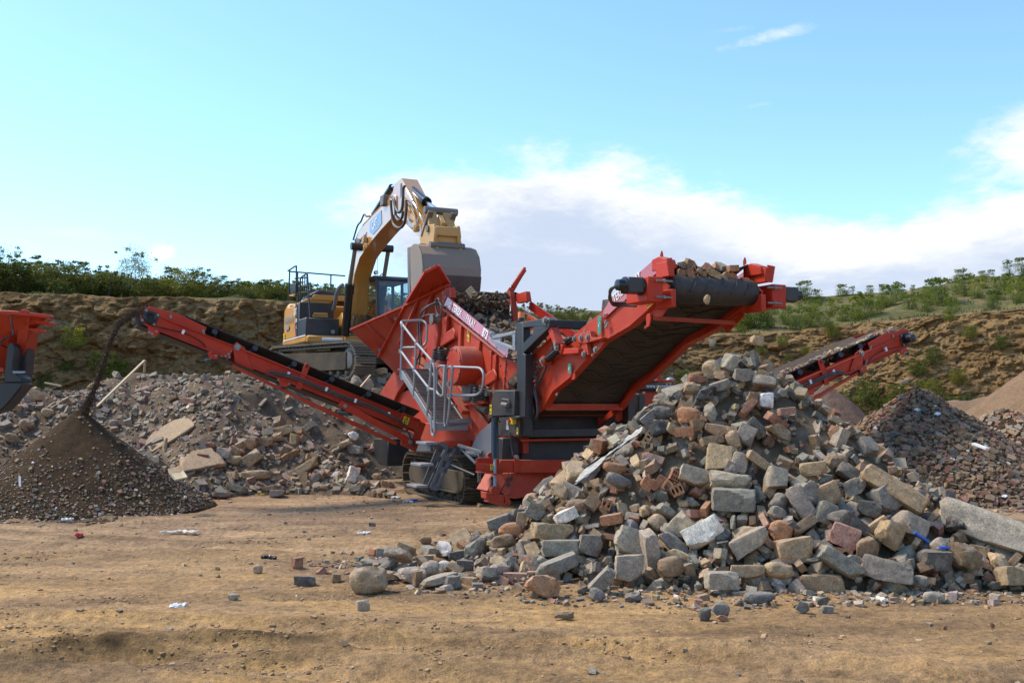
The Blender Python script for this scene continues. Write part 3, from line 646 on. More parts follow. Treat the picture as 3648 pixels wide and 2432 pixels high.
o = link('sand_bank',grid_mesh('sand_bank',X_,Y_,np.where(f_m2(X_,Y_) < .02,-.2,f_m2(X_,Y_)),MT['sand']));tag(o,'long flat topped bank of reddish sand below the quarry face','sand bank')

# ---------------------------------------------------------------- vegetation
def bush_mesh(seed,w,h,nclump,per,leaf,spread,stems=5,sprig=.25,flat=1.0):
    rg = np.random.default_rng(seed);c = [];tips = []
    while len(c) < nclump:
        p = rg.uniform(-1,1,3);r = np.linalg.norm(p)
        if r > 1 or r < .25: continue
        az = math.atan2(p[1],p[0]);e = .75+.35*math.sin(az*2+seed)+.2*math.sin(az*5+seed*3);e = .6+.4*e/1.3
        c.append([p[0]*w/2*e,p[1]*w/2*e*flat,h*(.44+.48*p[2])*(.85+.3*rg.random())])
    for _ in range(int(nclump*sprig)): a = rg.uniform(0,2*PI);q = rg.random()**.5*.4*w;c.append([math.cos(a)*q,math.sin(a)*q,h*(.82+.17*rg.random())]);tips.append(len(c)-1)
    c = np.array(c);i = np.repeat(np.arange(len(c)),per);n = len(i);sp = np.where(np.isin(i,tips),.35,1.0)*rg.uniform(.6,1.2,len(c))[i]
    P = c[i]+rg.normal(0,1,(n,3))*spread*sp[:,None]*np.array([1,1,.7]);P[:,2] = np.abs(P[:,2])
    q = rg.normal(size=(n,4));q /= np.linalg.norm(q,axis=1,keepdims=True);Rm = qmat(q);L = leaf*rg.uniform(.6,1.3,n)
    base = np.array([[-.5,0,0],[0,-.28,.06],[.5,0,0],[0,.28,.06]]);V = np.einsum('nij,kj->nki',Rm,base)*L[:,None,None]+P[:,None,:]
    crown = mesh_np('crown',V.reshape(-1,3),np.arange(n*4).reshape(-1,4),None)
    mb = MB()
    for k in range(stems):
        t = c[rg.integers(len(c))];b = np.array([rg.normal(0,.06*w),rg.normal(0,.06*w),-.3]);m = (b+t)/2+rg.normal(0,.05*w,3)
        mb.tube(curve_pts([b,m,t],4),.03,5,[max(.006,.02*h*(1-.11*u)) for u in range(9)])
    tr = bpy.data.meshes.new('trunk');tr.from_pydata([p[:] for p in mb.v],[],mb.f);tr.materials.append(MT['twig']);return crown,tr
BV = {'hedge': [bush_mesh(10+i,3.2,2.5+.3*(i % 3),70,84,.10,.23,9,.18) for i in range(5)],
      'tree': [bush_mesh(20+i,3.4,3.4,120,60,.09,.24,10,.08) for i in range(2)],
      'willow': [bush_mesh(30+i,2.4,2.4+.4*(i % 2),55,60,.10,.22,8,.5) for i in range(4)],
      'sparse': [bush_mesh(40+i,1.6,2.4,36,40,.09,.18,7,.6) for i in range(2)],
      'face': [bush_mesh(50+i,1.8,1.3,60,50,.08,.22,4,.3) for i in range(2)]}
def plant(kind,x,y,z,s,leafm,name,label,cat,group,wd=1.0):
    cr,tr = BV[kind][random.randrange(len(BV[kind]))];o = thing(name,(x,y,z),random.uniform(0,6.28),label,cat,group);o.scale = (s*wd*random.uniform(.9,1.15),s*wd*random.uniform(.9,1.15),s)
    c = link('crown',cr,o);c.data = BVM(cr,leafm);link('trunk',tr,o);return o
_bvm = {}
def BVM(me,mat):
    k = (me.name,mat.name)
    if k not in _bvm: m = me.copy();m.name = 'crown';m.materials.clear();m.materials.append(mat);_bvm[k] = m
    return _bvm[k]
ORD = ['first','second','third','fourth','fifth','sixth','seventh','eighth','ninth','tenth','eleventh','twelfth','thirteenth','fourteenth','fifteenth','sixteenth','seventeenth','eighteenth','nineteenth','twentieth']
def ordn(i): return ORD[i] if i < 20 else ('twenty-'+ORD[i-20] if i < 29 else ('thirtieth' if i == 29 else ('thirty-'+ORD[i-30] if i < 39 else ('fortieth' if i == 39 else 'forty-'+ORD[i-40]))))
def face_pt(px,j):
    """point on the terrain surface at profile coordinate j lying in photo column px"""
    a = np.linspace(0,seg[-1],3000);X,Y,Z,n = surf(a,np.full(3000,float(j)));i = int(np.argmin(np.abs(np.where(Y > 5,X/np.maximum(Y,1),99)-(px-CX)/F)));return float(X[i]),float(Y[i]),float(Z[i])
def build_veg():
    # hedgerow on the cliff top: (photo column, scale); column heights follow the skyline
    sky = [(-60,1.15),(20,1.05),(70,.95),(115,1.15),(165,.85),(215,1.12),(255,.85),(300,.98),(345,.75),(385,.92),(420,.72),(545,.72),(590,.85),(640,.90),(670,.98),(715,.75),(760,.78),(810,.80),(850,.76),(900,.84),(950,.82),(995,.80),(1040,.80),(1090,.72),(1140,.72),(1190,.70),(1240,.66),(1290,.66),(1340,.64),(1390,.62),(1440,.60),(1500,.60),(1560,.60)]
    for i,(px,s) in enumerate(sky):
        x,y,z = face_pt(px,4.0+random.uniform(-.10,.25));plant('hedge',x,y,z-.25,s*.68,MT['leaf_dark'],'hedge_bush',f"{ordn(i)} dark green hedge bush on the cliff top from the red hopper",'bush','hedge bushes along the cliff top',1.45)
    for i in range(34):
        px = -40+i*46+random.uniform(-15,15);x,y,z = face_pt(px,4.45);plant('hedge',x,y,z-.2,random.uniform(.48,.62),MT['leaf_dark'],'hedge_bush',f'{ordn(i)} dark bush in the back row of the cliff top hedge from the red hopper','bush','back row of the cliff top hedge',1.5)
    x,y,z = face_pt(487,4.0);plant('tree',x,y,z-.2,.80,MT['leaf_dark'],'hawthorn_tree','tallest loose crowned tree standing above the cliff top hedge','tree',None)
    x,y,z = face_pt(1,4.0);plant('tree',x,y,z-.2,.78,MT['leaf_dark'],'hawthorn_tree','tall airy tree at the very end of the cliff top hedge','tree',None)
    for i,(px,s) in enumerate([(1860,.55),(1915,.62),(1965,.62),(2010,.68),(2055,.72),(2095,.62),(2140,.62),(2190,.55)]):
        x,y,z = face_pt(px,4.0);plant('hedge',x,y,z-.2,s*.85,MT['leaf_dark'],'hedge_bush',f'{ordn(i)} small hedge bush on the cliff top behind the screener','bush','hedge bushes behind the screener')
    # the slope on the right with young willows, low scrub and sparse skyline saplings
    for i,(px,j,s,k) in enumerate(sorted([(2862,4.92,1.55,'willow'),(2912,4.92,.9,'sparse'),(3003,4.95,1.2,'sparse'),(3036,4.95,1.0,'sparse'),(3100,4.95,.8,'sparse'),(3150,4.9,1.0,'willow'),(3195,4.92,1.0,'willow'),(3420,4.97,1.25,'sparse'),(3455,4.95,.9,'sparse'),(3500,4.97,.9,'sparse'),(3590,4.97,1.45,'sparse'),(3640,4.97,1.3,'sparse'),(3320,4.97,.7,'sparse'),(3060,4.96,.5,'sparse'),(3530,4.96,.8,'willow'),(3250,4.96,.5,'sparse'),(3380,4.96,.6,'sparse')])):
        x,y,z = face_pt(px,j);plant('willow' if i % 3 else k,x,y,z-.15,s*.42,MT['leaf_light'],'sapling',f"thin light green sapling on the skyline of the hill, {ordn(i)} from the conveyor",'sapling','saplings on the skyline of the hill')
    sp = [(3165,4.45,1.5),(3200,4.55,1.35),(3140,4.4,1.1),(3350,4.2,1.35),(3320,4.3,1.2),(3440,4.5,1.5),(3480,4.4,1.4),(3410,4.55,1.1),(2895,4.3,1.0),(2880,4.0,1.1),(3070,4.05,1.25),(3050,4.15,1.0),(3110,4.1,1.0),(2960,4.35,.8),(2800,4.2,.9),(2730,4.0,1.2),(2690,3.9,1.4),(2650,4.0,1.3),(2620,4.1,1.1),(2710,4.3,.9),(3560,4.3,1.2),(3590,4.6,1.1),(3630,4.2,1.2),(3540,4.0,.9),(3260,4.5,.9),(3240,4.2,.8),(3290,4.1,.9),(3000,4.1,.8),(2830,3.7,.9),(2760,4.5,.7),(2940,4.0,.8),(3390,4.0,.9),(3640,4.5,1.0),(2990,4.6,.7),(2570,4.0,1.0),(3010,4.4,.7),(3100,4.6,.8),(3510,4.7,.8),(3300,4.7,.8),(3220,4.75,.7),(2850,4.6,.7),(2920,4.7,.6)]
    sp.sort()
    for i,(px,j,s) in enumerate(sp):
        x,y,z = face_pt(px,j);plant('willow',x,y,z-.15,s*(.60 if j < 4.4 else .40),MT['leaf_light'],'willow_bush',f'{ordn(i)} bright green scrub bush on the hill above the face from the conveyor','bush','scrub bushes on the hill')
    fb = [(300,1.45,1.5),(285,1.75,1.2),(420,1.0,1.2),(475,.95,.9),(385,1.2,1.2),(180,.8,.8),(250,1.15,.7),(720,.7,.5),(840,.6,.5),(970,1.6,.4),(455,1.2,.6),
          (2440,1.2,1.5),(2480,.7,1.4),(3030,.5,1.7),(3080,.9,1.6),(3140,.45,1.8),(3230,.5,1.8),(3290,.9,1.6),(3330,.5,1.7),(3400,1.3,1.0),(3380,.5,1.7),(3260,1.5,1.2),(3310,1.8,1.1),(3440,2.4,.9),(3550,2.1,.9),(3450,.6,1.3),(3560,.7,1.0),(3600,1.0,.9),(2960,2.8,.9),(2940,3.0,.8),(2780,2.6,.8),(2700,2.2,.9),(2540,1.4,1.2),(2600,.8,1.2),(2985,.8,1.2),(3190,.9,1.3),(2860,2.2,.6),(3370,2.9,.7),(2800,2.0,.5)]
    fb = [(a_,b_,c_*.62) for k_,(a_,b_,c_) in enumerate(fb) if k_ not in (0,3)];fb.sort()
    for i,(px,j,s) in enumerate(fb):
        x,y,z = face_pt(px,j);plant('face',x,y-.5,z-.25,s,MT['leaf_light' if s < 1 and px < 2000 else 'leaf_dark'],'face_shrub',f'{ordn(i)} low green shrub on the quarry rock face from the red hopper','shrub','shrubs growing on the rock face')
    # grass tufts along the edges
    n = 15000;a = rng.uniform(20,seg[-1]-8,n);j = np.where(rng.random(n) < .55,rng.uniform(3.15,4.1,n),rng.uniform(3.4,5.0,n));X,Y,Z,nn_ = surf(a,j);Z = Z+(fbm(X*.35,Y*.35,0,4,66)-.5)*1.1*sm(j,3.0,3.8)+(fbm(X*2,Y*2,0,3,67)-.5)*.25-.1*(1-sm(j,3.,3.4))
    k = rng.random(n) < sm(fbm(X*.5,Y*.5,0,3,71),.35,.6);X,Y,Z = X[k],Y[k],Z[k];n = len(X)
    base = np.array([[-.18,0,0],[.18,0,0],[.04,.05,1.]]);yaw = rng.uniform(0,2*PI,n);H = rng.uniform(.08,.26,n);V = np.zeros((n,3,3))
    for q in range(3):
        V[:,q,0] = X+(np.cos(yaw)*base[q,0]-np.sin(yaw)*base[q,1])*H*1.6;V[:,q,1] = Y+(np.sin(yaw)*base[q,0]+np.cos(yaw)*base[q,1])*H*1.6;V[:,q,2] = Z-.03+base[q,2]*H
    tag(link('slope_grass',mesh_np('slope_grass',V.reshape(-1,3),np.arange(n*3).reshape(-1,3),MT['grass'])),'rough grass and weeds along the cliff top and hill slope',kind='stuff')
build_veg()
# ---------------------------------------------------------------- the red tracked screener
P = MX.P;U3 = MX.u;V3 = MX.v;Z3 = Vector((0,0,1))
def tp(mb,pts,t,th=.03,fr=MX):
    """plate standing along the machine: outline measured in the plane t, thickness towards the middle"""
    return mb.prism([fr.ON(x,y,t=t) for x,y in pts],fr.v*(-th if t > 0 else th))
def sp_(mb,pts,s,th=.03,fr=MX):
    return mb.prism([fr.ON(x,y,s=s) for x,y in pts],fr.u*-th)
def szp(mb,pts,t,th=.03,fr=MX):
    return mb.prism([fr.P(s,t,z) for s,z in pts],fr.v*(-th if t > 0 else th))
_bm = None
def bolt(parent,p,axis,r=.022,name='bolt'):
    global _bm
    if _bm is None:
        b = MB();b.cyl((0,0,-.01),(0,0,.35),1.25,10);b.cyl((0,0,.3),(0,0,.95),.85,6);_bm = bpy.data.meshes.new('bolt');_bm.from_pydata([q[:] for q in b.v],[],b.f);_bm.materials.append(MT['bolt'])
    o = link(name,_bm,parent);M = Matrix.Translation(Vector(p)) @ Vector(axis).to_track_quat('Z','Y').to_matrix().to_4x4() @ Matrix.Scale(r,4);o.matrix_basis = WM[parent.name].inverted() @ M;return o
def decal(name,parent,c,x,y,w,h,mat,ink=None):
    """thin printed sign plate centred at c in the plane x,y with simple black pictograms"""
    x = Vector(x).normalized();y = Vector(y).normalized();c = Vector(c);n = x.cross(y);mb = MB();q = [c-x*w/2-y*h/2,c+x*w/2-y*h/2,c+x*w/2+y*h/2,c-x*w/2+y*h/2];mb.prism(q,n*.006)
    o = mb.build(name,mat,parent,smooth=0)
    if ink:
        m2 = MB();f = n*.0075
        for kind,ax,ay,sz in ink:
            a = c+x*(ax*w)+y*(ay*h)+f;s = sz*min(w,h)
            if kind == 'tri':
                T = [a+x*-s+y*-s*.8,a+x*s+y*-s*.8,a+y*s];I = [a+x*-s*.66+y*-s*.6,a+x*s*.66+y*-s*.6,a+y*s*.62]
                for i in range(3): m2.prism([T[i],T[(i+1) % 3],I[(i+1) % 3],I[i]],n*.002)
                m2.prism([a+x*-s*.3+y*-s*.45,a+x*s*.3+y*-s*.45,a+x*.1*s+y*s*.1,a-x*.1*s+y*s*.1],n*.002)
            elif kind == 'box': m2.prism([a+x*-s+y*-s,a+x*s+y*-s,a+x*s+y*s,a+x*-s+y*s],n*.002)
            elif kind == 'man': m2.prism([a+x*-s*.35+y*-s,a+x*s*.35+y*-s,a+x*s*.4+y*s*.3,a-x*s*.4+y*s*.3],n*.002);m2.cyl(a+y*s*.6,a+y*s*.6+n*.002,s*.28,8)
            elif kind == 'line': m2.prism([a+x*-s*1.3+y*-s*.12,a+x*s*1.3+y*-s*.12,a+x*s*1.3+y*s*.12,a+x*-s*1.3+y*s*.12],n*.002)
        WM[o.name] = WM[parent.name];m2.build('pictogram',MT['ink'] if mat is not MT['sign_green'] else MT['white'],o,smooth=0)
    return o
WARN = [('tri',-.22,.0,.42),('line',.28,.3,.14),('man',.3,.0,.2),('line',.28,-.32,.14)]
WARNV = [('tri',0,.26,.36),('man',-.15,-.22,.26),('line',.18,-.2,.2),('man',.2,-.32,.14)]
scr = thing('mobile_screener',P(-1,0,0),0,'large red tracked screening machine with hopper, folded out conveyors and grey walkway','screener')

# --- tracks
def make_track(fr,parent,s0,s1,t0,t1,hgt,pitch,mats,zb=0.0,side=1,lug=.025):
    """stadium track between s0 and s1: frame, wheels, rollers and every shoe its own sub-part"""
    r = hgt/2;tc = (t0+t1)/2;w = abs(t1-t0);a0 = s0+r;a1 = s1-r;Ls = a1-a0;per = 2*Ls+2*PI*(r-.03);n = int(per/pitch);tr = MB();to = t1 if side > 0 else t0
    # inner chain band
    prof = []
    for k in range(13): a = PI/2-PI*k/12;prof.append((a1+math.cos(a)*(r-.07),zb+r+math.sin(a)*(r-.07)))
    for k in range(13): a = -PI/2-PI*k/12;prof.append((a0+math.cos(a)*(r-.07),zb+r+math.sin(a)*(r-.07)))
    inn = [(s+(0),z) for s,z in prof];m = len(prof);cx = (a0+a1)/2
    ins = [(a1+math.cos(PI/2-PI*k/12)*(r-.12),zb+r+math.sin(PI/2-PI*k/12)*(r-.12)) for k in range(13)]+[(a0+math.cos(-PI/2-PI*k/12)*(r-.12),zb+r+math.sin(-PI/2-PI*k/12)*(r-.12)) for k in range(13)]
    V = [fr.P(s,tc-w*.2,z) for s,z in prof]+[fr.P(s,tc-w*.2,z) for s,z in ins]+[fr.P(s,tc+w*.2,z) for s,z in prof]+[fr.P(s,tc+w*.2,z) for s,z in ins]
    tr.add(V,[[i,(i+1) % m,m+(i+1) % m,m+i] for i in range(m)]+[[2*m+i,3*m+i,3*m+(i+1) % m,2*m+(i+1) % m] for i in range(m)]+[[m+i,m+(i+1) % m,3*m+(i+1) % m,3*m+i] for i in range(m)])
    part = tr.build('track',mats[0],parent,smooth=0)
    fm = MB();fw = w*.30*side;tt = tc+fw;q = .10*hgt;o_ = to-side*.05
    fm.prism([fr.P(a0+.05*Ls,tc,zb+.28*hgt),fr.P(a1-.02,tc,zb+.28*hgt),fr.P(a1-.02,tc,zb+.72*hgt),fr.P(a0+.05*Ls,tc,zb+.78*hgt)],fr.v*(o_-tc));fm.prism([fr.P(a0,tc,zb+.24*hgt),fr.P(a1,tc,zb+.24*hgt),fr.P(a1,tc,zb+.28*hgt),fr.P(a0,tc,zb+.28*hgt)],fr.v*(o_+side*.045-tc))
    fm.build('track_frame',mats[1],part,.01)
    for k,(ss,rr) in enumerate(((a0,r-.13),(a1,r-.13))):
        wh = MB();wh.lathe(fr.P(ss,tc,zb+r),fr.v*side,[(-w*.3,rr),(w*.22,rr),(w*.22,rr*.75),(w*.36,rr*.62),(w*.38,rr*.3)],20);wh.build('idler_wheel' if k == 0 else 'drive_sprocket',mats[0],part)
    nr = max(5,int(Ls/.33))
    for k in range(nr):
        wh = MB();ss = a0+.1+(Ls-.2)*k/(nr-1);wh.lathe(fr.P(ss,tc,zb+.17),fr.v*side,[(-w*.25,.085),(w*.25,.085),(w*.33,.06),(w*.34,.03)],12);wh.build('roller',mats[0],part)
    me = None
    for k in range(n):
        d = per*k/n
        if d < Ls: s = a0+d;z = zb+hgt;an = 0
        elif d < Ls+PI*(r-.03): q_ = (d-Ls)/(r-.03);s = a1+math.sin(q_)*r;z = zb+r+math.cos(q_)*r;an = q_
        elif d < 2*Ls+PI*(r-.03): s = a1-(d-Ls-PI*(r-.03));z = zb;an = PI
        else: q_ = (d-2*Ls-PI*(r-.03))/(r-.03);s = a0-math.sin(q_)*r;z = zb+r-math.cos(q_)*r;an = PI+q_
        if me is None:
            b = MB();h2 = pitch*.46
            b.prism([(-h2,-w/2,-.03),(h2,-w/2,-.03),(h2,w/2,-.03),(-h2,w/2,-.03)],(0,0,.018))
            for x in (-h2*.8,0,h2*.8): b.prism([(x-.012,-w/2,-.012),(x+.012,-w/2,-.012),(x+.007,-w/2,lug),(x-.007,-w/2,lug)],(0,w,0))
            b.prism([(-h2*.7,-w*.16,-.09),(h2*.7,-w*.16,-.09),(h2*.7,-w*.08,-.09),(-h2*.7,-w*.08,-.09)],(0,0,.06));b.prism([(-h2*.7,w*.08,-.09),(h2*.7,w*.08,-.09),(h2*.7,w*.16,-.09),(-h2*.7,w*.16,-.09)],(0,0,.06))
            me = bpy.data.meshes.new('track_shoe');me.from_pydata([p[:] for p in b.v],[],b.f);me.materials.append(mats[2])
        o = link('track_shoe',me,part);up = fr.u*math.sin(an)+Z3*math.cos(an);x = fr.u*math.cos(an)-Z3*math.sin(an)
        M = Matrix((x,fr.v,up)).transposed().to_4x4(); 
        if M.determinant() < 0: M = Matrix((x,fr.v*-1,up)).transposed().to_4x4()
        M.translation = fr.P(s,tc,z);o.matrix_basis = WM[part.name].inverted() @ M
    return part
TM = (MT['muddy'],MT['muddy'],MT['muddy'])
make_track(MX,scr,-3.35,-.15,.66,1.08,.78,.165,TM,0,1)
make_track(MX,scr,-3.35,-.15,-1.08,-.66,.78,.165,TM,0,-1)

# --- chassis
m = MB();m.box(MX,-3.4,1.5,-.62,.62,.42,.80);m.box(MX,-3.2,-.6,.55,.78,.55,.80);m.box(MX,-3.2,-.6,-.78,-.55,.55,.80)
szp(m,[(-4.3,.75),(-3.0,.55),(-3.0,.95),(-4.4,1.3)],.62,.05);szp(m,[(-4.3,.75),(-3.0,.55),(-3.0,.95),(-4.4,1.3)],-.62,.05)
m.build('chassis',MT['grey'],scr,.01)
m = MB();tp(m,[(1332,1560),(1382,1562),(1380,1660),(1345,1650),(1332,1610)],.85,.5);m.build('rear_bumper',MT['dark'],scr,.02)
m = MB();tp(m,[(1545,1560),(1620,1558),(1640,1600),(1640,1650),(1545,1640)],.62,.1);m.build('valve_bank',MT['dark'],scr,.02)
m = MB()
tp(m,[(1590,1470),(1660,1440),(1745,1395),(1745,1490),(1720,1560),(1690,1600),(1655,1560)],.86,.05)
szp(m,[(-3.6,1.3),(-3.0,1.0),(1.5,.95),(1.5,1.25),(-2.8,1.35)],.8,.1);szp(m,[(-3.6,1.3),(-3.0,1.0),(1.5,.95),(1.5,1.25),(-2.8,1.35)],-.8,.1)
m.build('main_frame',MT['red_dusty'],scr,.01)
m = MB();m.prism([MX.ON(1585,1572,s=-.3),MX.ON(1680,1567,s=-.3),MX.ON(1680,1590,s=-.3),MX.ON(1600,1590,s=-.3)],U3*-.3);m.build('lower_bracket',MT['red'],scr,.01)
m = MB();tp(m,[(1757,1495),(1760,1600),(1730,1650),(1676,1598),(1700,1545)],1.0,.04);m.build('side_shield',MT['grey'],scr,.01)
m = MB()    # sand-coloured dusty subframe rails under the screen box
for sg in (1,-1):
    a = MX.on(1561,1296,t=1.0);b = MX.on(1661,1470,t=1.0);m.bar(P(a.x,a.y*sg,a.z),P(b.x,b.y*sg,b.z),.16,.08)
    a = MX.on(1540,1296,t=1.12);b = MX.on(1640,1475,t=1.12);m.bar(P(a.x-.4,.92*sg,a.z+.1),P(b.x+1.6,.92*sg,b.z-.75),.05,.22)
m.build('subframe',MT['red_dusty'],scr,.008)
m = MB();m.bar(P(-3.0,.9,2.55),P(-1.2,.9,1.75),.22,.14);m.bar(P(-3.0,-.9,2.55),P(-1.2,-.9,1.75),.22,.14)
tp(m,[(1388,1478),(1420,1400),(1470,1385),(1530,1500),(1500,1560),(1420,1520)],.72,.05)
tp(m,[(1530,1130),(1556,1125),(1560,1190),(1545,1310),(1513,1300)],.95,.12);tp(m,[(1575,1130),(1590,1128),(1588,1200),(1570,1205)],.90,.05)
m.build('screen_support',MT['red'],scr,.01)
m = MB();m.lathe(MX.ON(1545,1137,t=1.0),V3,[(-.1,.07),(-.1,.10),(-.02,.075),(.02,.10),(.05,.10),(.05,.03)],18);m.build('pulley',MT['steel'],scr)

# --- screen box
m = MB()
for sg in (1,-1):
    q = [MX.on(x,y,t=.8) for x,y in ((1596,1112),(1803,1277),(1795,1387),(1722,1387),(1600,1330),(1586,1240))]
    m.prism([P(k.x,sg*.8,k.z) for k in q],V3*-.02*sg)
sb = m.build('screen_box_side',MT['red'],scr,.004)
m = MB()
for sg in (1,-1):
    q = [MX.on(x,y,t=.8) for x,y in ((1571,1091),(1804,1275))];a = P(q[0].x,sg*.80,q[0].z);b = P(q[1].x,sg*.80,q[1].z);m.prism([a,b,b+V3*.07*sg,a+V3*.07*sg],Vector((0,0,.016)))
    for c,d in (((1604,1120),(1604,1195)),((1650,1160),(1648,1240)),((1716,1215),(1710,1300)),((1757,1250),(1757,1387)),((1774,1265),(1770,1387))):
        c = MX.on(*c,t=.8);d = MX.on(*d,t=.8);m.prism([P(c.x-.10,sg*.801,c.z),P(c.x+.02,sg*.801,c.z),P(d.x+.02,sg*.801,d.z),P(d.x-.10,sg*.801,d.z)],V3*.05*sg)
m.build('stiffener',MT['red'],scr,.008)
for ax,pts in ((0,[(1546,1222),(1552,1208),(1612,1166),(1618,1180),(1618,1205),(1566,1238),(1555,1250)]),(1,[(1693,1368),(1699,1352),(1757,1312),(1765,1330),(1765,1352),(1722,1380),(1712,1388)])):
    m = MB();tp(m,pts,.90,.035);m.build('spring_bracket',MT['red'],scr,.02)
for c,tt in (((1575,1262),.93),((1555,1268),1.0),((1722,1402),.95),((1702,1408),1.02)):
    c = MX.ON(*c,t=tt);m = MB();ax = (Z3*1.0+U3*.25).normalized();x = ax.orthogonal().normalized();y = ax.cross(x)
    m.tube([c+ax*(-.12+.24*i/60)+(x*math.cos(i*.58)+y*math.sin(i*.58))*.075 for i in range(61)],.018,6);m.build('spring',MT['darkdust'],scr)
    m = MB();m.cyl(c-ax*.15,c-ax*.11,.11,14);m.build('spring_seat',MT['red_dusty'],scr,.01)
m = MB();c = MX.ON(1619,1303,t=1.2);m.cyl(c,c-V3*.40,.33,40);m.cyl(c+V3*.0,c+V3*.02,.31,40)
drum = m.build('exciter_housing',MT['red'],scr,.01)
for k in range(8): bolt(drum,c+V3*.02+(U3*math.cos(k*PI/4+.3)+Z3*math.sin(k*PI/4+.3))*.29,V3,.018)
m = MB();m.box(MX,-.5,-.15,.8,1.0,1.75,2.05);m.cyl(P(-.2,.9,1.75),P(.35,.9,1.6),.07,12);m.build('vibrator_motor',MT['steel'],scr,.02)
m = MB()   # discharge cheek between screen box and gantry
for sg in (1,-1):
    q = [MX.on(x,y,t=.8) for x,y in ((1804,1278),(1842,1305),(1842,1366),(1797,1386))];m.prism([P(q[0].x,.79*sg,q[0].z),P(q[1].x,.66*sg,q[1].z),P(q[2].x,.66*sg,q[2].z),P(q[3].x,.79*sg,q[3].z)],V3*-.02*sg)
m.build('discharge_cheek',MT['red'],scr,.004)
for i in range(9):
    f = i/8;q0 = MX.on(1576,1090,t=.85);q1 = MX.on(1800,1270,t=.85);bolt(scr,P(q0.x+(q1.x-q0.x)*f,.845,q0.z+(q1.z-q0.z)*f+.02),Z3,.014)
for x,y in ((1800,1295),(1799,1320),(1797,1345),(1796,1370),(1645,1200),(1665,1195),(1752,1230),(1640,1230),(1700,1250),(1625,1210),(1782,1300),(1783,1360),(1730,1330),(1600,1180)): bolt(scr,MX.ON(x,y,t=.805),V3,.016)
# sign boards leaning inward along the top edge
def sign_pts(sg):
    a = MX.on(1582,1087,t=.85);b = MX.on(1806,1274,t=.85);c = MX.on(1814,1237,t=.82);d = MX.on(1597,1058,t=.82);return [P(a.x,.85*sg,a.z),P(b.x,.85*sg,b.z),P(c.x,.83*sg,c.z),P(d.x,.83*sg,d.z)]
for sg in (1,-1):
    A_,B_,C_,D_ = sign_pts(sg);m = MB();f = .655;E_ = A_.lerp(B_,f);G_ = D_.lerp(C_,f);gap = (B_-A_).normalized()*.012
    m.prism([A_,E_-gap,G_-gap,D_],V3*-.012*sg);m.prism([E_+gap,B_,C_,G_+gap],V3*-.012*sg);sn = m.build('name_board',MT['red_board'],scr)
    if sg > 0:
        x = (B_-A_).normalized();y = (D_-A_);y = (y-x*y.dot(x)).normalized();w = (D_-A_).length;n = x.cross(y);o0 = A_+n*.006
        H = (D_-A_-x*(D_-A_).dot(x)).length
        text('maker_lettering','TEREX',MT['white'],sn,o0+x*.40+y*H*.2,x,y,H*.95,.004,xs=.90)
        text('maker_lettering','FINLAY',MT['white'],sn,o0+x*1.07+y*H*.2,x,y,H*.95,.001,xs=.78)
        text('model_number','873',MT['white'],sn,o0+x*(1.84)+y*H*.14,x,y,H*1.12,.005,xs=.78)
        m = MB();bx = lambda a,b,c,d: m.prism([o0+x*a+y*c,o0+x*b+y*c,o0+x*b+y*d,o0+x*a+y*d],n*.004)
        bx(1.03,1.035,H*.2,H*.85)
        for a,b,c,d in ((.18,.34,.86,.90),(.18,.34,.10,.14),(.18,.19,.10,.90),(.33,.34,.10,.90),(.21,.23,.5,.8),(.25,.27,.5,.8),(.29,.31,.5,.8),(.21,.31,.62,.67),(.21,.31,.22,.42)): bx(a,b,c*H,d*H)
        m.build('logo',MT['white'],sn,smooth=0)
decal('warning_sign',scr,MX.ON(1669,1195,t=.81),(MX.ON(1680,1208,t=.81)-MX.ON(1662,1190,t=.81)),Z3,.10,.20,MT['sign_yellow'],WARNV)

# --- feeder and hopper
m = MB()
for sg in (1,-1):
    q = [MX.on(x,y,t=.8) for x,y in ((1499,1166),(1556,1145),(1545,1203),(1415,1400),(1392,1452),(1340,1432),(1353,1400))];m.prism([P(k.x,.8*sg,k.z) for k in q],V3*-.12*sg)
m.build('feeder_beam',MT['red_dusty'],scr,.012)
m = MB();q = [MX.on(x,y,t=.6) for x,y in ((1600,1100),(1385,1400))];m.prism([P(q[0].x+.2,.62,q[0].z-.1),P(q[1].x,.62,q[1].z-.2),P(q[1].x,.62,q[1].z-.45),P(q[0].x+.2,.62,q[0].z-.40)],V3*-1.24);m.build('feeder_conveyor',MT['belt'],scr)
HA,HB,HC,HT,HE,HD = (-3.40,.98,3.63),(-2.0,.62,3.89),(-4.78,1.09,2.68),(-4.95,1.66,3.24),(-4.45,.82,2.30),(-2.15,.66,3.35)
def hp_(k,sg): return P(k[0],k[1]*sg,k[2])
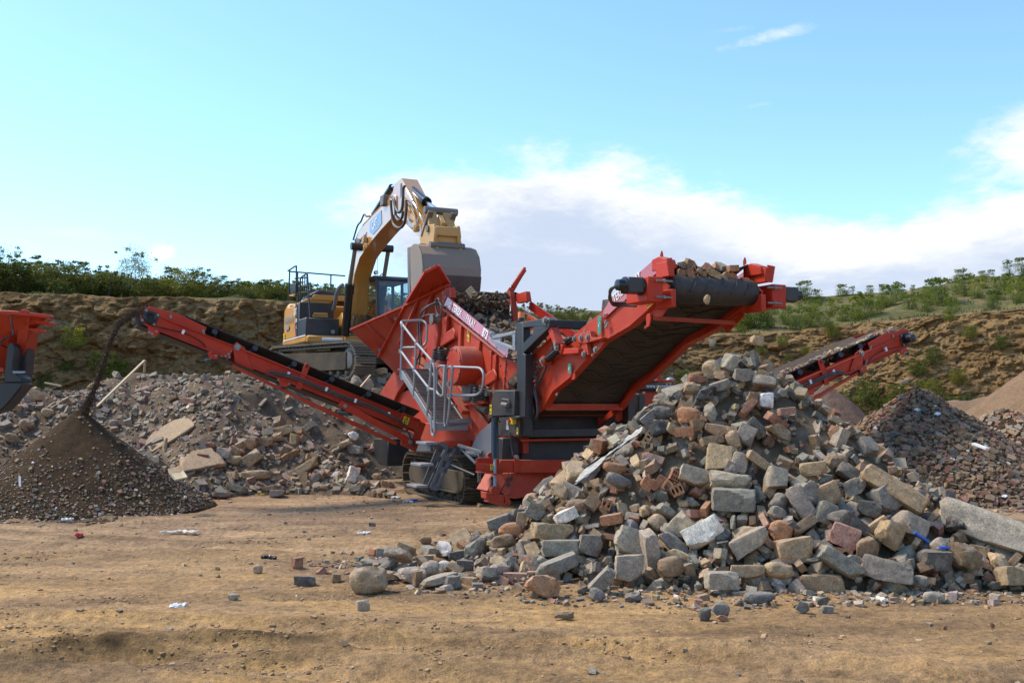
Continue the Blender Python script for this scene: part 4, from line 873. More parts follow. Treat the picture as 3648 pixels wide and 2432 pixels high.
for sg in (1,-1):
    m = MB();m.prism([hp_(k,sg) for k in (HA,HB,HD,HE,HC)],V3*-.02*sg);side = m.build('hopper_side',MT['red_dusty'],scr)
    m = MB();m.prism([hp_(k,sg) for k in (HA,HC,HT)],V3*-.02*sg);m.build('hopper_corner_plate',MT['red_dusty'],scr)
    m = MB()
    m.bar(hp_(HA,sg)+V3*.02*sg,hp_(HB,sg)+V3*.02*sg,.10,.06);m.bar(hp_(HA,sg)+V3*.02*sg,hp_(HC,sg)+V3*.02*sg,.07,.05);m.bar(hp_(HA,sg),hp_(HT,sg),.05,.04)
    m.build('hopper_rim',MT['red'],scr,.006)
    def rib(a,b,w=.05,h=.06): mm = MB();mm.bar(a,b,w,h,V3);mm.build('hopper_rib',MT['red_dusty'],scr,.006)
    L3 = lambda a,b,f: tuple(a[i]+(b[i]-a[i])*f for i in range(3))
    for f in (.33,.66): rib(hp_(L3(HA,HB,f),sg)+V3*.03*sg,hp_(L3(HC,HD,f*.9+.05),sg)+V3*.03*sg)
    for f in (.36,.70): rib(hp_(L3(HA,HT,f),sg)+V3*.03*sg,hp_(L3(HA,HC,f),sg)+V3*.03*sg,.03,.04)
    for f in (.25,.86): bolt(side,hp_(L3(HA,HC,f),sg)+V3*.06*sg,V3*sg+Z3*.4,.035)
    # folding wing above the rim
    W0 = (-3.25,1.02,3.68);W1 = (-1.98,.64,3.93);q1 = MX.on(1561,946,t=1.0);q2 = MX.on(1515,970,t=1.22);W2 = (q1.x,1.0,q1.z);W3 = (q2.x,1.22,q2.z)
    if sg < 0: W0 = (-3.05,.98,3.74);r1 = MX.on(1869,956,s=-2.0);r2 = MX.on(1846,988,s=-2.9);W2 = (-2.0,-r1.y,r1.z);W3 = (-2.9,-r2.y,r2.z)
    m = MB();m.prism([hp_(k,sg) for k in (W0,W1,W2,W3)],V3*-.02*sg);wing = m.build('hopper_wing',MT['red'],scr)
    m = MB();E = [W0,W1,W2,W3]
    for a,b in ((E[1],E[2]),(E[2],E[3]),(E[3],E[0])): m.bar(hp_(a,sg),hp_(b,sg),.05,.05)
    m.build('wing_flange',MT['red_clean'],wing,.004)
    for f in (.30,.58,.86):
        m = MB();m.bar(hp_(L3(W0,W1,f),sg)+V3*.03*sg,hp_(L3(W3,W2,f),sg)+V3*.03*sg,.05,.06,V3);m.build('wing_rib',MT['red'],wing,.006)
    # cheek post at the mouth
    m = MB();m.prism([P(-2.02,(.60)*sg,3.9),P(-2.02,.70*sg,3.86),P(-1.9,.72*sg,3.5),P(-1.8,.70*sg,3.0),P(-1.8,.60*sg,3.0),P(-1.9,.60*sg,3.5)],U3*-.06);m.build('mouth_post',MT['red_dusty'],scr,.006)
    m = MB();q = [MX.on(x,y,t=.8) for x,y in ((1572,1035),(1603,1023),(1608,1060),(1576,1068))];m.prism([P(k.x,.80*sg,k.z) for k in q],V3*-.1*sg);mp_ = m.build('slotted_bracket',MT['red_clean'],scr,.006)
    m = MB()
    for i in range(4): a = L3(tuple(q[1]),tuple(q[2]),.2+.2*i);m.bar(P(a[0]-.22,.803*sg,a[2]-.05),P(a[0]-.07,.803*sg,a[2]),.008,.016)
    m.build('slot',MT['ink'],mp_)
    for i in (0,1): bolt(mp_,P(q[0].x+.14,.80*sg,q[0].z-.07-.14*i),V3*sg,.026)
m = MB();m.prism([hp_(HT,1),hp_(HT,-1),hp_(HC,-1),hp_(HC,1)],U3*-.03);m.build('hopper_rear_wall',MT['red_dusty'],scr)
m = MB();q = [MX.on(x,y,t=-.8) for x,y in ((1824,1038),(1850,1047),(1878,1053),(1850,1072),(1826,1076))];m.prism([P(k.x,-.8,k.z) for k in q],V3*-.04);m.build('outer_bracket',MT['red_clean'],scr,.006)

# --- walkway with treads, stringers and rails
wk = MB();O0,O1 = MX.on(1431,1316,t=1.5),MX.on(1552,1512,t=1.5);I0 = Vector((O0.x,.95,O0.z));I1 = Vector((O1.x,.95,O1.z))
def wp(f,t,dz=0): return P(O0.x+(O1.x-O0.x)*f,t,O0.z+(O1.z-O0.z)*f+dz)
for t in (1.5,.95): wk.prism([wp(0,t,-.10),wp(1,t,-.10),wp(1,t,.03),wp(0,t,.03)],V3*.03)
wk.prism([wp(1,.92,-.10),wp(1,1.53,-.10),wp(1,1.53,.03),wp(1,.92,.03)],U3*.02)
walk = wk.build('walkway',MT['galv'],scr,.004)
for i in range(4):
    m = MB();f0 = .03+.245*i;f1 = f0+.235;m.prism([wp(f0,.97,0),wp(f1,.97,0),wp(f1,1.49,0),wp(f0,1.49,0)],Z3*.02);tr_ = m.build('tread_plate',MT['tread'],walk)
    m = MB()
    for k in range(9): f = f0+.012+(f1-f0-.024)*k/8;m.bar(wp(f,1.0,.024),wp(f,1.46,.024),.02,.012)
    m.build('grip_ridge',MT['tread'],walk)
m = MB();m.box(MX,O0.x-.25,O0.x,.95,1.5,O0.z,O0.z+.02);m.prism([P(O0.x-.25,.95,O0.z),P(O0.x+.1,.95,O0.z),P(O0.x+.1,.95,O0.z+.14),P(O0.x-.25,.95,O0.z+.14)],V3*.02);m.build('top_landing',MT['tread'],walk)
m = MB();q = [MX.on(x,y,s=O1.x+.02) for x,y in ((1592,1500),(1708,1480),(1708,1505),(1600,1520))];m.prism([P(*k) for k in q],U3*-.02)
q = [MX.on(x,y,s=O1.x-.1) for x,y in ((1600,1440),(1640,1437),(1640,1444),(1600,1447))];m.prism([P(*k) for k in q],U3*-.02);m.build('bottom_stringer',MT['galv'],walk)
m = MB();q = [MX.on(x,y,t=1.0) for x,y in ((1640,1436),(1722,1428),(1722,1436),(1640,1447))];m.prism([P(*k) for k in q],V3*-.05);m.build('red_link',MT['red'],scr)
def rail(pts,name='handrail',r=.021):
    m = MB();m.tube(arc_pts(pts,.09),r,8);return m.build(name,MT['galv'],walk)
def rp(x,y,t): return MX.ON(x,y,t=t)
t_ = 1.53
rail([rp(1428,1342,t_),rp(1430,1250,t_),rp(1434,1160,t_)],'rail_post');rail([rp(1473,1412,t_),rp(1483,1222,t_)],'rail_post');rail([rp(1521,1480,t_),rp(1538,1290,t_)],'rail_post')
rail([rp(1434,1165,t_),rp(1426,1144,t_),rp(1505,1140,t_-.4),rp(1522,1155,t_-.45),rp(1520,1215,t_-.45),rp(1510,1232,t_-.4),rp(1488,1237,t_-.2),rp(1430,1238,t_)])
rail([rp(1430,1150,t_),rp(1484,1222,t_),rp(1541,1288,t_),rp(1548,1310,t_),rp(1549,1540,t_),rp(1544,1555,t_),rp(1538,1540,t_),rp(1537,1480,t_)])
rail([rp(1427,1248,t_),rp(1476,1316,t_),rp(1529,1384,t_),rp(1548,1388,t_)])
tt = 1.35;rail([rp(1592,1510,tt),rp(1598,1480,tt),rp(1613,1308,tt),rp(1600,1306,tt),rp(1592,1315,tt),rp(1583,1505,tt),rp(1586,1520,tt)],'rail_post')
rail([rp(1600,1309,tt),rp(1612,1306,tt),rp(1712,1310,tt-.25),rp(1724,1330,tt-.25),rp(1722,1368,tt-.25),rp(1714,1395,tt-.25),rp(1696,1408,tt-.25),rp(1598,1408,tt)])
rail([rp(1588,1303,1.45),rp(1568,1303,1.45),rp(1558,1312,1.45),rp(1554,1390,1.45),rp(1563,1408,1.45),rp(1580,1410,1.45),rp(1582,1360,1.45),rp(1586,1303,1.45)],'gate_frame')
m = MB();m.bar(rp(1581,1408,1.45),rp(1587,1300,1.45),.05,.05);m.build('gate_post',MT['galv'],walk)
for x,y in ((1428,1347),(1473,1414),(1521,1485)): m = MB();c = rp(x,y,t_);m.bar(c-V3*.06-U3*.05,c-V3*.06+U3*.10,.1,.06);m.build('rail_foot',MT['galv'],walk,.006)
for x,y in ((1434,1160),(1484,1222),(1541,1288),(1427,1250),(1476,1316),(1527,1384),(1612,1308),(1598,1408),(1598,1368)):
    m = MB();c = rp(x,y,t_ if x < 1590 else tt);m.cyl(c-Z3*.035,c+Z3*.035,.032,10);m.build('rail_clamp',MT['galv'],walk)

# --- folding access ladder beside the track
lad = None
for s_ in (-.35,-.80):
    dx = 0 if s_ > -.5 else -33
    out = [(1560+dx,1578),(1617+dx,1577),(1632+dx,1595),(1622+dx,1625),(1560+dx,1741),(1530+dx,1741),(1546+dx,1700),(1566+dx,1665),(1560+dx,1650),(1590+dx,1600)]
    sl = [((1603,1603),(1592,1632)),((1592,1640),(1582,1662)),((1576,1685),(1560,1720))]
    m = MB();c = lambda x,y: MX.ON(x+dx,y,s=s_)
    # cheek as a frame of bars round three slots
    for a,b,w in (((1596,1586),(1536,1738),.05),((1624,1590),(1556,1740),.05)): m.bar(c(*a),c(*b),.02,w,U3.cross((c(*b)-c(*a))))
    for a,b in (((1596,1583),(1628,1590)),((1580,1630),(1611,1636)),((1562,1668),(1594,1676)),((1536,1734),(1560,1738))): m.bar(c(*a),c(*b),.02,.09,Z3)
    m.prism([c(1560,1577),c(1600,1577),c(1598,1590),c(1586,1596)],U3*-.02)
    o = m.build('ladder' if lad is None else 'ladder_cheek',MT['grey'],lad or scr,.003)
    if lad is None: lad = o;WM[lad.name] = WM[scr.name]
for a,w in (((1548,1578),.26),((1533,1655),.28),((1512,1732),.25)):
    m = MB();c = MX.on(*a,s=-.35);m.box(MX,-.82,-.33,c.y-.06,c.y+w-.10,c.z-.02,c.z+.02);m.build('step',MT['galv'],lad,.004)
m = MB();m.bar(MX.ON(1632,1585,s=-.2),MX.ON(1718,1610,s=.5),.04,.05);m.bar(MX.ON(1640,1595,s=-.2),MX.ON(1695,1650,s=.3),.03,.04);m.bar(MX.ON(1714,1605,s=.4),MX.ON(1716,1650,s=.4),.03,.10);m.build('hinge_arm',MT['grey'],lad,.005)
m = MB();m.tube([MX.ON(1606,1655,s=-.2),MX.ON(1692,1692,s=.3)],.025,8);m.build('gas_strut',MT['black'],lad)

# --- gantry, cross beams, cabinet
gan = None
for sg in (1,-1):
    m = MB();g = lambda x,y: (lambda q: P(q.x,.95*sg,q.z))(MX.on(x,y,t=.95));th = V3*-.13*sg
    m.prism([g(1841,1150),g(1863,1146),g(1863,1258),g(1871,1262),g(1871,1553),g(1841,1553)],th)
    m.prism([g(1863,1147),g(1949,1131),g(1957,1140),g(1957,1163),g(1900,1164),g(1863,1167)],th)
    m.prism([g(1957,1163),g(1900,1185),g(1863,1222),g(1863,1258)],th);m.prism([g(1899,1164),g(1957,1163),g(1899,1188)],th)
    o = m.build('gantry_post',MT['dark'],scr,.008);bolt(o,g(1944,1141),V3*sg,.045)
m = MB();c = MX.on(1957,1152,t=.95);m.box(MX,c.x-.13,c.x-.02,-.9,.9,c.z-.06,c.z+.06);m.build('gantry_cross_beam',MT['dark'],scr,.008)
m = MB();m.box(MX,1.62,1.78,-1.22,.86,1.21,1.335);m.box(MX,1.62,1.75,-1.22,-1.10,1.33,1.87);m.build('front_cross_beam',MT['dark'],scr,.01)
m = MB();m.box(MX,1.60,1.66,-1.2,.9,1.145,1.18);c = MX.on(1925,1475,s=1.55);m.box(MX,1.50,1.58,-.60,.75,c.z-.025,c.z+.03);m.build('red_tie_bar',MT['red'],scr,.005)
m = MB();m.box(MX,.2,1.45,-1.05,.80,.45,1.16);m.box(MX,.6,1.2,-.95,.75,1.16,1.75);m.build('dark_interior_box',MT['darkdust'],scr,.02)  # dark boxes added to stand for the shade inside the machine
m = MB();sp_(m,[(1790,1560),(1845,1560),(1850,1640),(1790,1640)],1.55,.3);m.build('lower_leg',MT['dark'],scr,.01)
m = MB();tp(m,[(1757,1400),(1765,1390),(1832,1389),(1832,1480),(1757,1482),(1740,1495),(1737,1480)],1.02,.35);m.build('hydraulic_cabinet',MT['darkdust'],scr,.012)
m = MB();tp(m,[(1772,1485),(1850,1483),(1850,1555),(1772,1552)],1.0,.12);cab_ = m.build('control_panel',MT['darkdust'],scr,.01)
text('ce_mark','CE',MT['white'],cab_,MX.ON(1803,1529,t=1.005),U3,Z3,.075,.002)
decal('rating_plate',cab_,MX.ON(1808,1507,t=1.003),U3,Z3,.07,.09,MT['galv']);decal('warning_sign',cab_,MX.ON(1844,1534,t=1.003),U3,Z3,.05,.10,MT['sign_yellow'],[('box',0,0,.2)])
m = MB();c = MX.ON(1836,1499,t=1.0);m.prism([c-U3*.05-Z3*.05,c+U3*.05-Z3*.05,c+U3*.05+Z3*.05,c-U3*.05+Z3*.05],V3*.07);m.build('switch_box',MT['sign_yellow'],cab_,.008)
m = MB();c = MX.ON(1826,1498,t=1.03);m.cyl(c,c+V3*.07,.024,12);m.build('stop_button',MT['redlens'],cab_)
m = MB();tp(m,[(1808,1484),(1850,1481),(1850,1488),(1826,1492)],1.12,.14);m.build('switch_hood',MT['dark'],cab_,.004)
decal('warning_sign',scr,MX.ON(1749,1458,t=1.025),U3,Z3,.065,.15,MT['sign_yellow'],WARNV)
m = MB();m.tube([MX.ON(1790,1440,t=1.06),MX.ON(1810,1443,t=1.06)],.035,10);m.tube(arc_pts([MX.ON(1788,1435,t=1.06),MX.ON(1788,1420,t=1.06),MX.ON(1812,1424,t=1.06),MX.ON(1812,1436,t=1.06)],.04),.012,6);m.build('drain_valve',MT['steel'],scr)
m = MB();c = MX.ON(1742,1400,t=1.0);m.cyl(c,c+V3*.06,.05,14);m.build('filler_cap',MT['steel'],scr)
# grey triangular bracket to the name board
m = MB();g = lambda x,y: MX.ON(x,y,t=.9)
for a,b,w in (((1750,1203),(1838,1184),.05),((1750,1212),(1838,1243),.05),((1833,1184),(1833,1240),.09)): m.bar(g(*a),g(*b),.03,w,V3.cross(g(*b)-g(*a)))
m.prism([g(1748,1198),g(1782,1193),g(1782,1222),g(1750,1214)],V3*-.03);m.cyl(g(1752,1192)-V3*.02,g(1756,1192)+V3*.02,.045,12);m.build('triangular_bracket',MT['galv'],scr,.004)
# beacon
c = MX.ON(1857,1143,t=.88);m = MB();m.lathe(c,Z3,[(0,.055),(.03,.055),(.045,.045)],16);bc = m.build('beacon',MT['black'],scr)
m = MB();m.lathe(c+Z3*.045,Z3,[(0,.05),(.07,.048),(.085,.042),(.088,.01)],18);m.build('beacon_lens',MT['amber'],bc)

# --- lower red boot and beam at the front
bs = 1.82
m = MB();g = lambda x,y: MX.ON(x,y,s=bs)
m.prism([g(1796,1638),g(2150,1638),g(2150,1642),g(1796,1642)],U3*-.14);m.prism([g(1796,1679),g(2120,1679),g(2120,1683),g(1796,1683)],U3*-.14);m.prism([g(1796,1640),g(2140,1640),g(2120,1681),g(1796,1681)],U3*-.05);m.prism([g(1791,1638),g(1797,1638),g(1797,1684),g(1791,1684)],U3*-.14)
ib = m.build('front_beam',MT['red'],scr,.003)
decal('warning_sign',ib,MX.ON(2014,1666,s=bs+.01),V3*-1,Z3,.125,.09,MT['sign_yellow'],WARN)
m = MB();m.prism([MX.ON(x,y,s=bs+.03) for x,y in ((1832,1625),(1838,1620),(1845,1620),(1849,1626),(1849,1681),(1832,1681))],U3*-.02);o = m.build('hanger_link',MT['red'],scr,.004);bolt(o,MX.ON(1841,1629,s=bs+.03),U3,.028)
m = MB();m.prism([g(1700,1632),g(1708,1648),g(1776,1655),(g(1786,1640)),g(1791,1640),g(1791,1688),g(1698,1680)],U3*-.02);m.prism([g(1693,1678),g(1791,1688),g(1791,1692),g(1693,1682)],U3*.10)
m.prism([MX.ON(x,y,s=bs-.35) for x,y in ((1708,1629),(1775,1629),(1775,1660),(1708,1650))],U3*-.02);m.prism([g(1700,1632),g(1700,1680),MX.ON(1708,1660,s=bs-.35),MX.ON(1708,1629,s=bs-.35)],V3*.02)
tray = m.build('ram_tray',MT['red'],scr,.004);decal('warning_sign',tray,MX.ON(1751,1664,s=bs+.005),V3*-1,Z3,.045,.085,MT['sign_yellow'],WARNV)
m = MB();m.prism([MX.ON(x,y,s=bs-.1) for x,y in ((1735,1625),(1740,1613),(1748,1611),(1754,1618),(1756,1632))],U3*-.03);m.build('lug',MT['red'],scr,.004)
def tilt(x,y,s): return MX.ON(x,y,s=s)
m = MB();m.prism([tilt(1768,1688,bs-.15),tilt(1818,1684,bs-.15),tilt(1782,1754,bs+.05),tilt(1735,1748,bs+.05)],U3*-.4);m.prism([tilt(1819,1684,bs-.15),tilt(1856,1684,bs-.15),tilt(1812,1764,bs+.05),tilt(1784,1754,bs+.05)],U3*-.4)
m.prism([tilt(1856,1684,bs-.12),tilt(1934,1684,bs-.25),tilt(1949,1752,bs-.25),tilt(1838,1776,bs),tilt(1808,1764,bs)],U3*-.3);m.prism([tilt(1930,1684,bs-.28),tilt(2140,1684,bs-.28),tilt(2100,1700,bs-.28),tilt(1960,1760,bs-.28)],U3*-.05)
boot = m.build('belt_boot',MT['red'],scr,.006)
m = MB()
for a,b in (((1754,1704),(1757,1716)),((1820,1704),(1810,1724))): m.cyl(tilt(*a,bs-.09),tilt(*a,bs-.02),.03,12);m.cyl(tilt(*b,bs-.05),tilt(*b,bs+.01),.03,12)
m.build('lifting_slot',MT['ink'],boot)
m = MB();g2 = lambda x,y: MX.ON(x,y,s=bs+.12);m.prism([g2(1731,1752),g2(1796,1762),g2(1796,1790),g2(1733,1776)],U3*-.2);m.prism([g2(1740,1778),g2(1800,1790),g2(1812,1801),g2(1790,1801),g2(1738,1788)],U3*-.16);m.prism([g2(1798,1757),g2(1812,1766),g2(1823,1790),g2(1816,1799),g2(1800,1800)],U3*-.2)
m.build('boot_end_channel',MT['red_dusty'],scr,.006)
m = MB();m.cyl(MX.ON(1764,1487,t=1.2),MX.ON(1764,1500,t=1.2),.06,14);a = MX.ON(1763,1495,s=bs-.15);b = MX.ON(1763,1633,s=bs-.02);m.cyl(a,b,.052,16);m.build('ram_barrel',MT['black'],scr)
m = MB();m.cyl(b,MX.ON(1763,1735,s=bs+.08),.024,12);m.build('ram_rod',MT['galv'],scr)
m = MB();c = MX.ON(1765,1746,s=bs+.15);m.cyl(c,c-U3*.1,.06,14);m.cyl(c,c+U3*.02,.03,12);m.build('ram_eye',MT['red_dusty'],scr)
for k in range(2):
    for i in range(6):
        c = MX.ON(1704+k*7,1682+i*6.2,s=bs+.10);m = MB();d = (V3 if i % 2 else U3)*.013;m.tube([c+d*math.cos(a)+Z3*.02*math.sin(a) for a in np.linspace(0,2*PI,9)],.004,5);m.build('chain_link',MT['steel'],tray)

# --- power pack on the far side
m = MB();m.box(MX,.3,1.45,-1.95,-1.25,1.0,2.02);pk = m.build('power_pack',MT['dark'],scr,.02)
m = MB();a = MX.on(2296,1365,s=1.6);b = MX.on(2400,1388,s=1.6);m.box(MX,.28,1.6,-1.92,-1.22,b.z,a.z);o = m.build('fascia',MT['dark'],pk,.01)
text('web_address','www.terexfinlay.com',MT['white'],pk,MX.ON(2302,1381,s=1.612),V3*-1,Z3,.098,.0008,xs=.83)
m = MB();c = MX.on(2380,1360,s=1.6);m.box(MX,.28,1.62,-1.9,-1.22,c.z,c.z+.025);m.prism([P(1.5,-1.35,c.z+.02),P(1.5,-1.75,c.z+.02),P(1.5,-1.62,c.z+.14),P(1.5,-1.48,c.z+.14)],U3*-.9);m.build('canopy',MT['red_clean'],pk,.005)
m = MB();m.box(MX,1.45,1.50,-1.80,-1.38,1.35,1.90);dr = m.build('door',MT['red'],pk,.006)
m = MB();m.box(MX,1.63,1.70,-1.27,-1.24,1.25,1.90);m.build('red_post',MT['red'],scr,.004)
for k,cxx in enumerate((2325,2388)): m = MB();c = MX.ON(cxx,1352,s=1.55);m.lathe(c,Z3,[(-.03,.07),(.0,.075),(.03,.05),(.04,.01)],14);m.build('air_cap',MT['galv'],pk)
m = MB();c = MX.ON(2276,1502,s=1.75);m.cyl(c,c+U3*.03,.035,12);m.build('tail_light',MT['redlens'],scr)

# --- tail conveyor (oversize belt) rising towards the viewer
tail = None
BOT = [(1.35,1.28),(1.95,1.62)]+[tuple(MX.on(x,y,t=.68))[::2] for x,y in ((1976,1393),(2036,1345),(2153,1218),(2251,1161),(2350,1073))]
TOP = [tuple(MX.on(x,y,t=.68))[::2] for x,y in ((2325,962),(2290,985),(2200,1055),(2140,1118),(2047,1192),(1955,1288),(1872,1374))]
base_line = lambda s: np.interp(s,[p[0] for p in BOT],[p[1] for p in BOT])
for sg in (1,-1):
    m = MB();szp(m,[(1.2,1.35)]+BOT[1:]+[(5.22,2.98),(5.25,3.1)]+TOP+[(1.15,2.02)],.70*sg,.03)
    a = [P(s,.70*sg,z) for s,z in BOT[1:]]
    o = m.build('tail_conveyor' if tail is None else 'side_plate',MT['red'],tail or scr,.004)
    if tail is None: tail = o
    m = MB()
    for i in range(1,len(BOT)-1): m.bar(P(BOT[i][0],.655*sg,BOT[i][1]+.01),P(BOT[i+1][0],.655*sg,BOT[i+1][1]+.01),.12,.025)
    m.build('bottom_flange',MT['red'],tail,.003)
    # outer skirt with fold
    m = MB();q = [MX.on(x,y,t=.74) for x,y in ((1872,1292),(1970,1204),(1974,1222),(1968,1262),(1872,1350))];m.prism([P(k.x,.74*sg,k.z) for k in q],V3*-.02*sg);q2 = [P(q[0].x,.74*sg,q[0].z),P(q[1].x,.74*sg,q[1].z)];m.bar(q2[0],q2[1],.09,.012);m.build('skirt_board',MT['red'],tail,.003)
    m = MB();q = [MX.on(x,y,t=.73) for x,y in ((2150,1105),(2180,1055),(2325,928),(2352,925),(2352,962),(2190,1100),(2150,1138))];m.prism([P(k.x,.73*sg,k.z) for k in q],V3*-.02*sg);brd = m.build('head_skirt',MT['red_board'],tail,.003)
    if sg > 0: 
        a = MX.ON(2188,1084,t=.735);b = MX.ON(2322,962,t=.735);x = (b-a).normalized();yv = Z3-x*x.z;text('maker_lettering','TEREX FINLAY',MT['white'],brd,a+yv.normalized()*.02+V3*.002,x,yv,.15,.002,xs=.72)
for x,y in ((1880,1345),(1895,1322),(1915,1307),(1913,1290),(1924,1305),(1940,1275),(1966,1242),(2085,1178),(2156,1122),(2158,1148),(2165,1155),(2112,1265),(1985,1405),(2145,1132),(2400-240,1165)): bolt(tail,MX.ON(x,y,t=.745),V3,.02)
for x,y in ((2047,1206),(2071,1203),(2095,1200),(2082,1260),(2124,1245)): bolt(tail,MX.ON(x,y,t=.80),V3,.036)
m = MB();tp(m,[(2036,1202),(2050,1190),(2100,1178),(2106,1202),(2143,1200),(2143,1206),(2078,1224),(2040,1216)],.80,.08);tp(m,[(2076,1222),(2088,1222),(2098,1262),(2076,1272),(2060,1270),(2062,1262)],.79,.07);tp(m,[(2140,1220),(2153,1218),(2140,1240),(2120,1258),(2112,1262),(2118,1238)],.74,.03);m.build('pivot_bracket',MT['red'],tail,.005)
for lp_ in (((2035,1350),(2041,1330),(2047,1328),(2049,1345),(2045,1352),(2036,1352)),((2300,1130),(2303,1120),(2313,1115),(2318,1130),(2312,1160),(2296,1172),(2293,1166),(2302,1155))): m = MB();tp(m,lp_,.72,.02);m.build('tie_down_lug',MT['red_clean'],tail,.003)
for c,w,h in (((2030,1312),.085,.13),((2136,1158),.075,.24)): decal('green_sign',tail,MX.ON(*c,t=.735),U3+Z3*.12,Z3,w,h,MT['sign_green'],[('man',-.12,0,.25),('line',.15,.1,.2)])
# support arm (red box section) from gantry down to conveyor
m = MB();m.bar(MX.ON(1955,1135,t=.86),MX.ON(1995,1232,t=.86),.10,.12,V3);m.build('support_arm',MT['red_clean'],scr,.006)
m = MB();tp(m,[(1985,1228),(2003,1226),(2003,1240),(1997,1262),(1984,1245)],.88,.16);tp(m,[(1990,1240),(2060,1240),(2060,1258),(2000,1262)],.86,.08);m.build('arm_saddle',MT['red_clean'],scr,.006)
for x,y in ((1983,1223),(1985,1237)): bolt(scr,MX.ON(x,y,t=.9),V3,.04)
m = MB();a = MX.ON(1945,1284,t=.80);b = MX.ON(2012,1227,t=.80);m.cyl(a,b,.052,16);m.cyl(b,MX.ON(2045,1203,t=.80),.042,14);m.build('tilt_ram',MT['black'],scr);m = MB();m.cyl(a-V3*.05,a+V3*.06,.07,14);m.build('ram_pin',MT['red_dusty'],scr);bolt(scr,a+V3*.06,V3,.035)
# belt: return strand seen from below with raised ribs, carrying strand above
Ls = np.linspace(1.5,5.05,30);m = MB()
for i in range(len(Ls)-1):
    s0,s1 = Ls[i],Ls[i+1];z0 = base_line(s0)+.10;z1 = base_line(s1)+.10
    if s0 < 1.9: z0 = 1.62+.10-(1.95-s0)*.5
    if s1 < 1.9: z1 = 1.62+.10-(1.95-s1)*.5
    m.prism([P(s0,-.6,z0),P(s1,-.6,z1),P(s1,.6,z1),P(s0,.6,z0)],Z3*.02);u0 = .55;m.prism([P(s0,-.35,z0+.30),P(s1,-.35,z1+.30),P(s1,.35,z1+.30),P(s0,.35,z0+.30)],Z3*.02)
    for sg in (1,-1): m.prism([P(s0,.35*sg,z0+.30),P(s1,.35*sg,z1+.30),P(s1,.62*sg,z1+.40),P(s0,.62*sg,z0+.40)],Z3*.02)
belt = m.build('belt',MT['belt'],tail,smooth=50)
s = 1.9;k = 0
m = MB()
while s < 4.9:
    for sg in (1,-1):
        q = s+(.12 if sg > 0 else 0);zf = lambda x: float(base_line(x))+.085;pts = [P(q,.08*sg,zf(q)),P(q+.22,.34*sg,zf(q+.22)),P(q+.22,.50*sg,zf(q+.22))];m.tube(pts,.014,5)
        m.tube([P(q+.1,-.05*sg,zf(q+.1)),P(q+.1,.16*sg,zf(q+.1))],.010,5)
    s += .29
m.build('belt_cleat',MT['belt'],belt)
hc = (5.13,3.085)
m = MB();m.lathe(P(hc[0],-.62,hc[1]),V3,[(0,.14),(.02,.158),(.14,.165),(.36,.175),(.88,.175),(1.10,.165),(1.22,.158),(1.24,.14)],36);m.build('head_drum_belt',MT['rubber'],tail,smooth=60)
m = MB()
for y0 in np.arange(-.5,.5,.2):
    for a0 in (-.9,.35): 
        pts = [P(hc[0]+math.sin(a)*.182,y0+.12*f,hc[1]+math.cos(a)*.182) for f,a in ((0,a0+.3),(.4,a0+.9),(1.,a0+1.5))];m.tube(pts,.011,5)
m.build('drum_cleat',MT['rubber'],tail)
for sg in (1,-1):
    m = MB();b0,b1 = (.80,1.02) if sg > 0 else (-1.02,-.80);m.box(MX,4.82,5.30,b0,b1,2.90,3.19)
    hb = m.build('head_bracket',MT['red_clean'],tail,.012)
    m = MB();m.box(MX,5.05,5.35,.70*sg-.02,.70*sg+.05,3.20,3.38);m.prism([P(4.95,.62*sg,3.30),P(5.32,.62*sg,3.30),P(5.28,.62*sg,3.40),P(5.10,.62*sg,3.46),P(4.95,.62*sg,3.44)],V3*.12*sg);m.prism([P(5.33,.66*sg,3.2),P(5.36,.76*sg,3.2),P(5.36,.80*sg,3.40),P(5.33,.70*sg,3.42)],U3*-.02)
    m.box(MX,5.0,5.34,.66*sg-.01,.66*sg+.06,2.84,3.05);m.build('head_plate',MT['red_clean'],tail,.008)
    for zz in (3.14,2.95):
        mm = MB();mm.cyl(P(5.33,(.70)*sg,zz),P(5.33,.92*sg,zz),.012,8);mm.cyl(P(5.33,.80*sg,zz),P(5.33,.83*sg,zz),.024,6);mm.build('adjuster_rod',MT['bolt'],tail)
    m = MB();m.lathe(P(hc[0]+.03,1.02*sg,hc[1]),V3*sg,[(0,.11),(.03,.11),(.03,.085),(.20,.085),(.20,.10),(.24,.10),(.25,.07),(.33,.065),(.34,.02)],18);mt = m.build('drive_motor',MT['black'],tail,.004)
    m = MB();m.box(MX,hc[0]-.07,hc[0]+.13,min(1.04*sg,1.25*sg),max(1.04*sg,1.25*sg),hc[1]-.09,hc[1]+.09);m.build('motor_body',MT['dark'],mt,.012)
    m = MB();m.tube([P(5.0,.62*sg,3.46),P(5.0,.62*sg,3.50),P(4.99,.62*sg,3.54),P(4.97,.62*sg,3.50),P(4.97,.62*sg,3.45)],.012,6);m.build('lifting_eye',MT['red_clean'],tail)
    m = MB();tp(m,[(2306,1113),(2355,1072),(2362,1050),(2386,1083),(2356,1128),(2330,1128),(2316,1120)],.66*sg,.02) if sg > 0 else m.prism([P(4.6,-.66,2.62),P(4.95,-.66,2.82),P(4.9,-.66,2.92),P(4.5,-.66,2.7)],V3*.02);m.build('gusset',MT['red'],tail,.004)
m = MB();a = MX.ON(2328,1133,t=.66);b = MX.ON(2624,1150,t=-.66);m.bar(a,b,.02,.055);m.build('safety_bar',MT['red_dusty'],tail,.004)
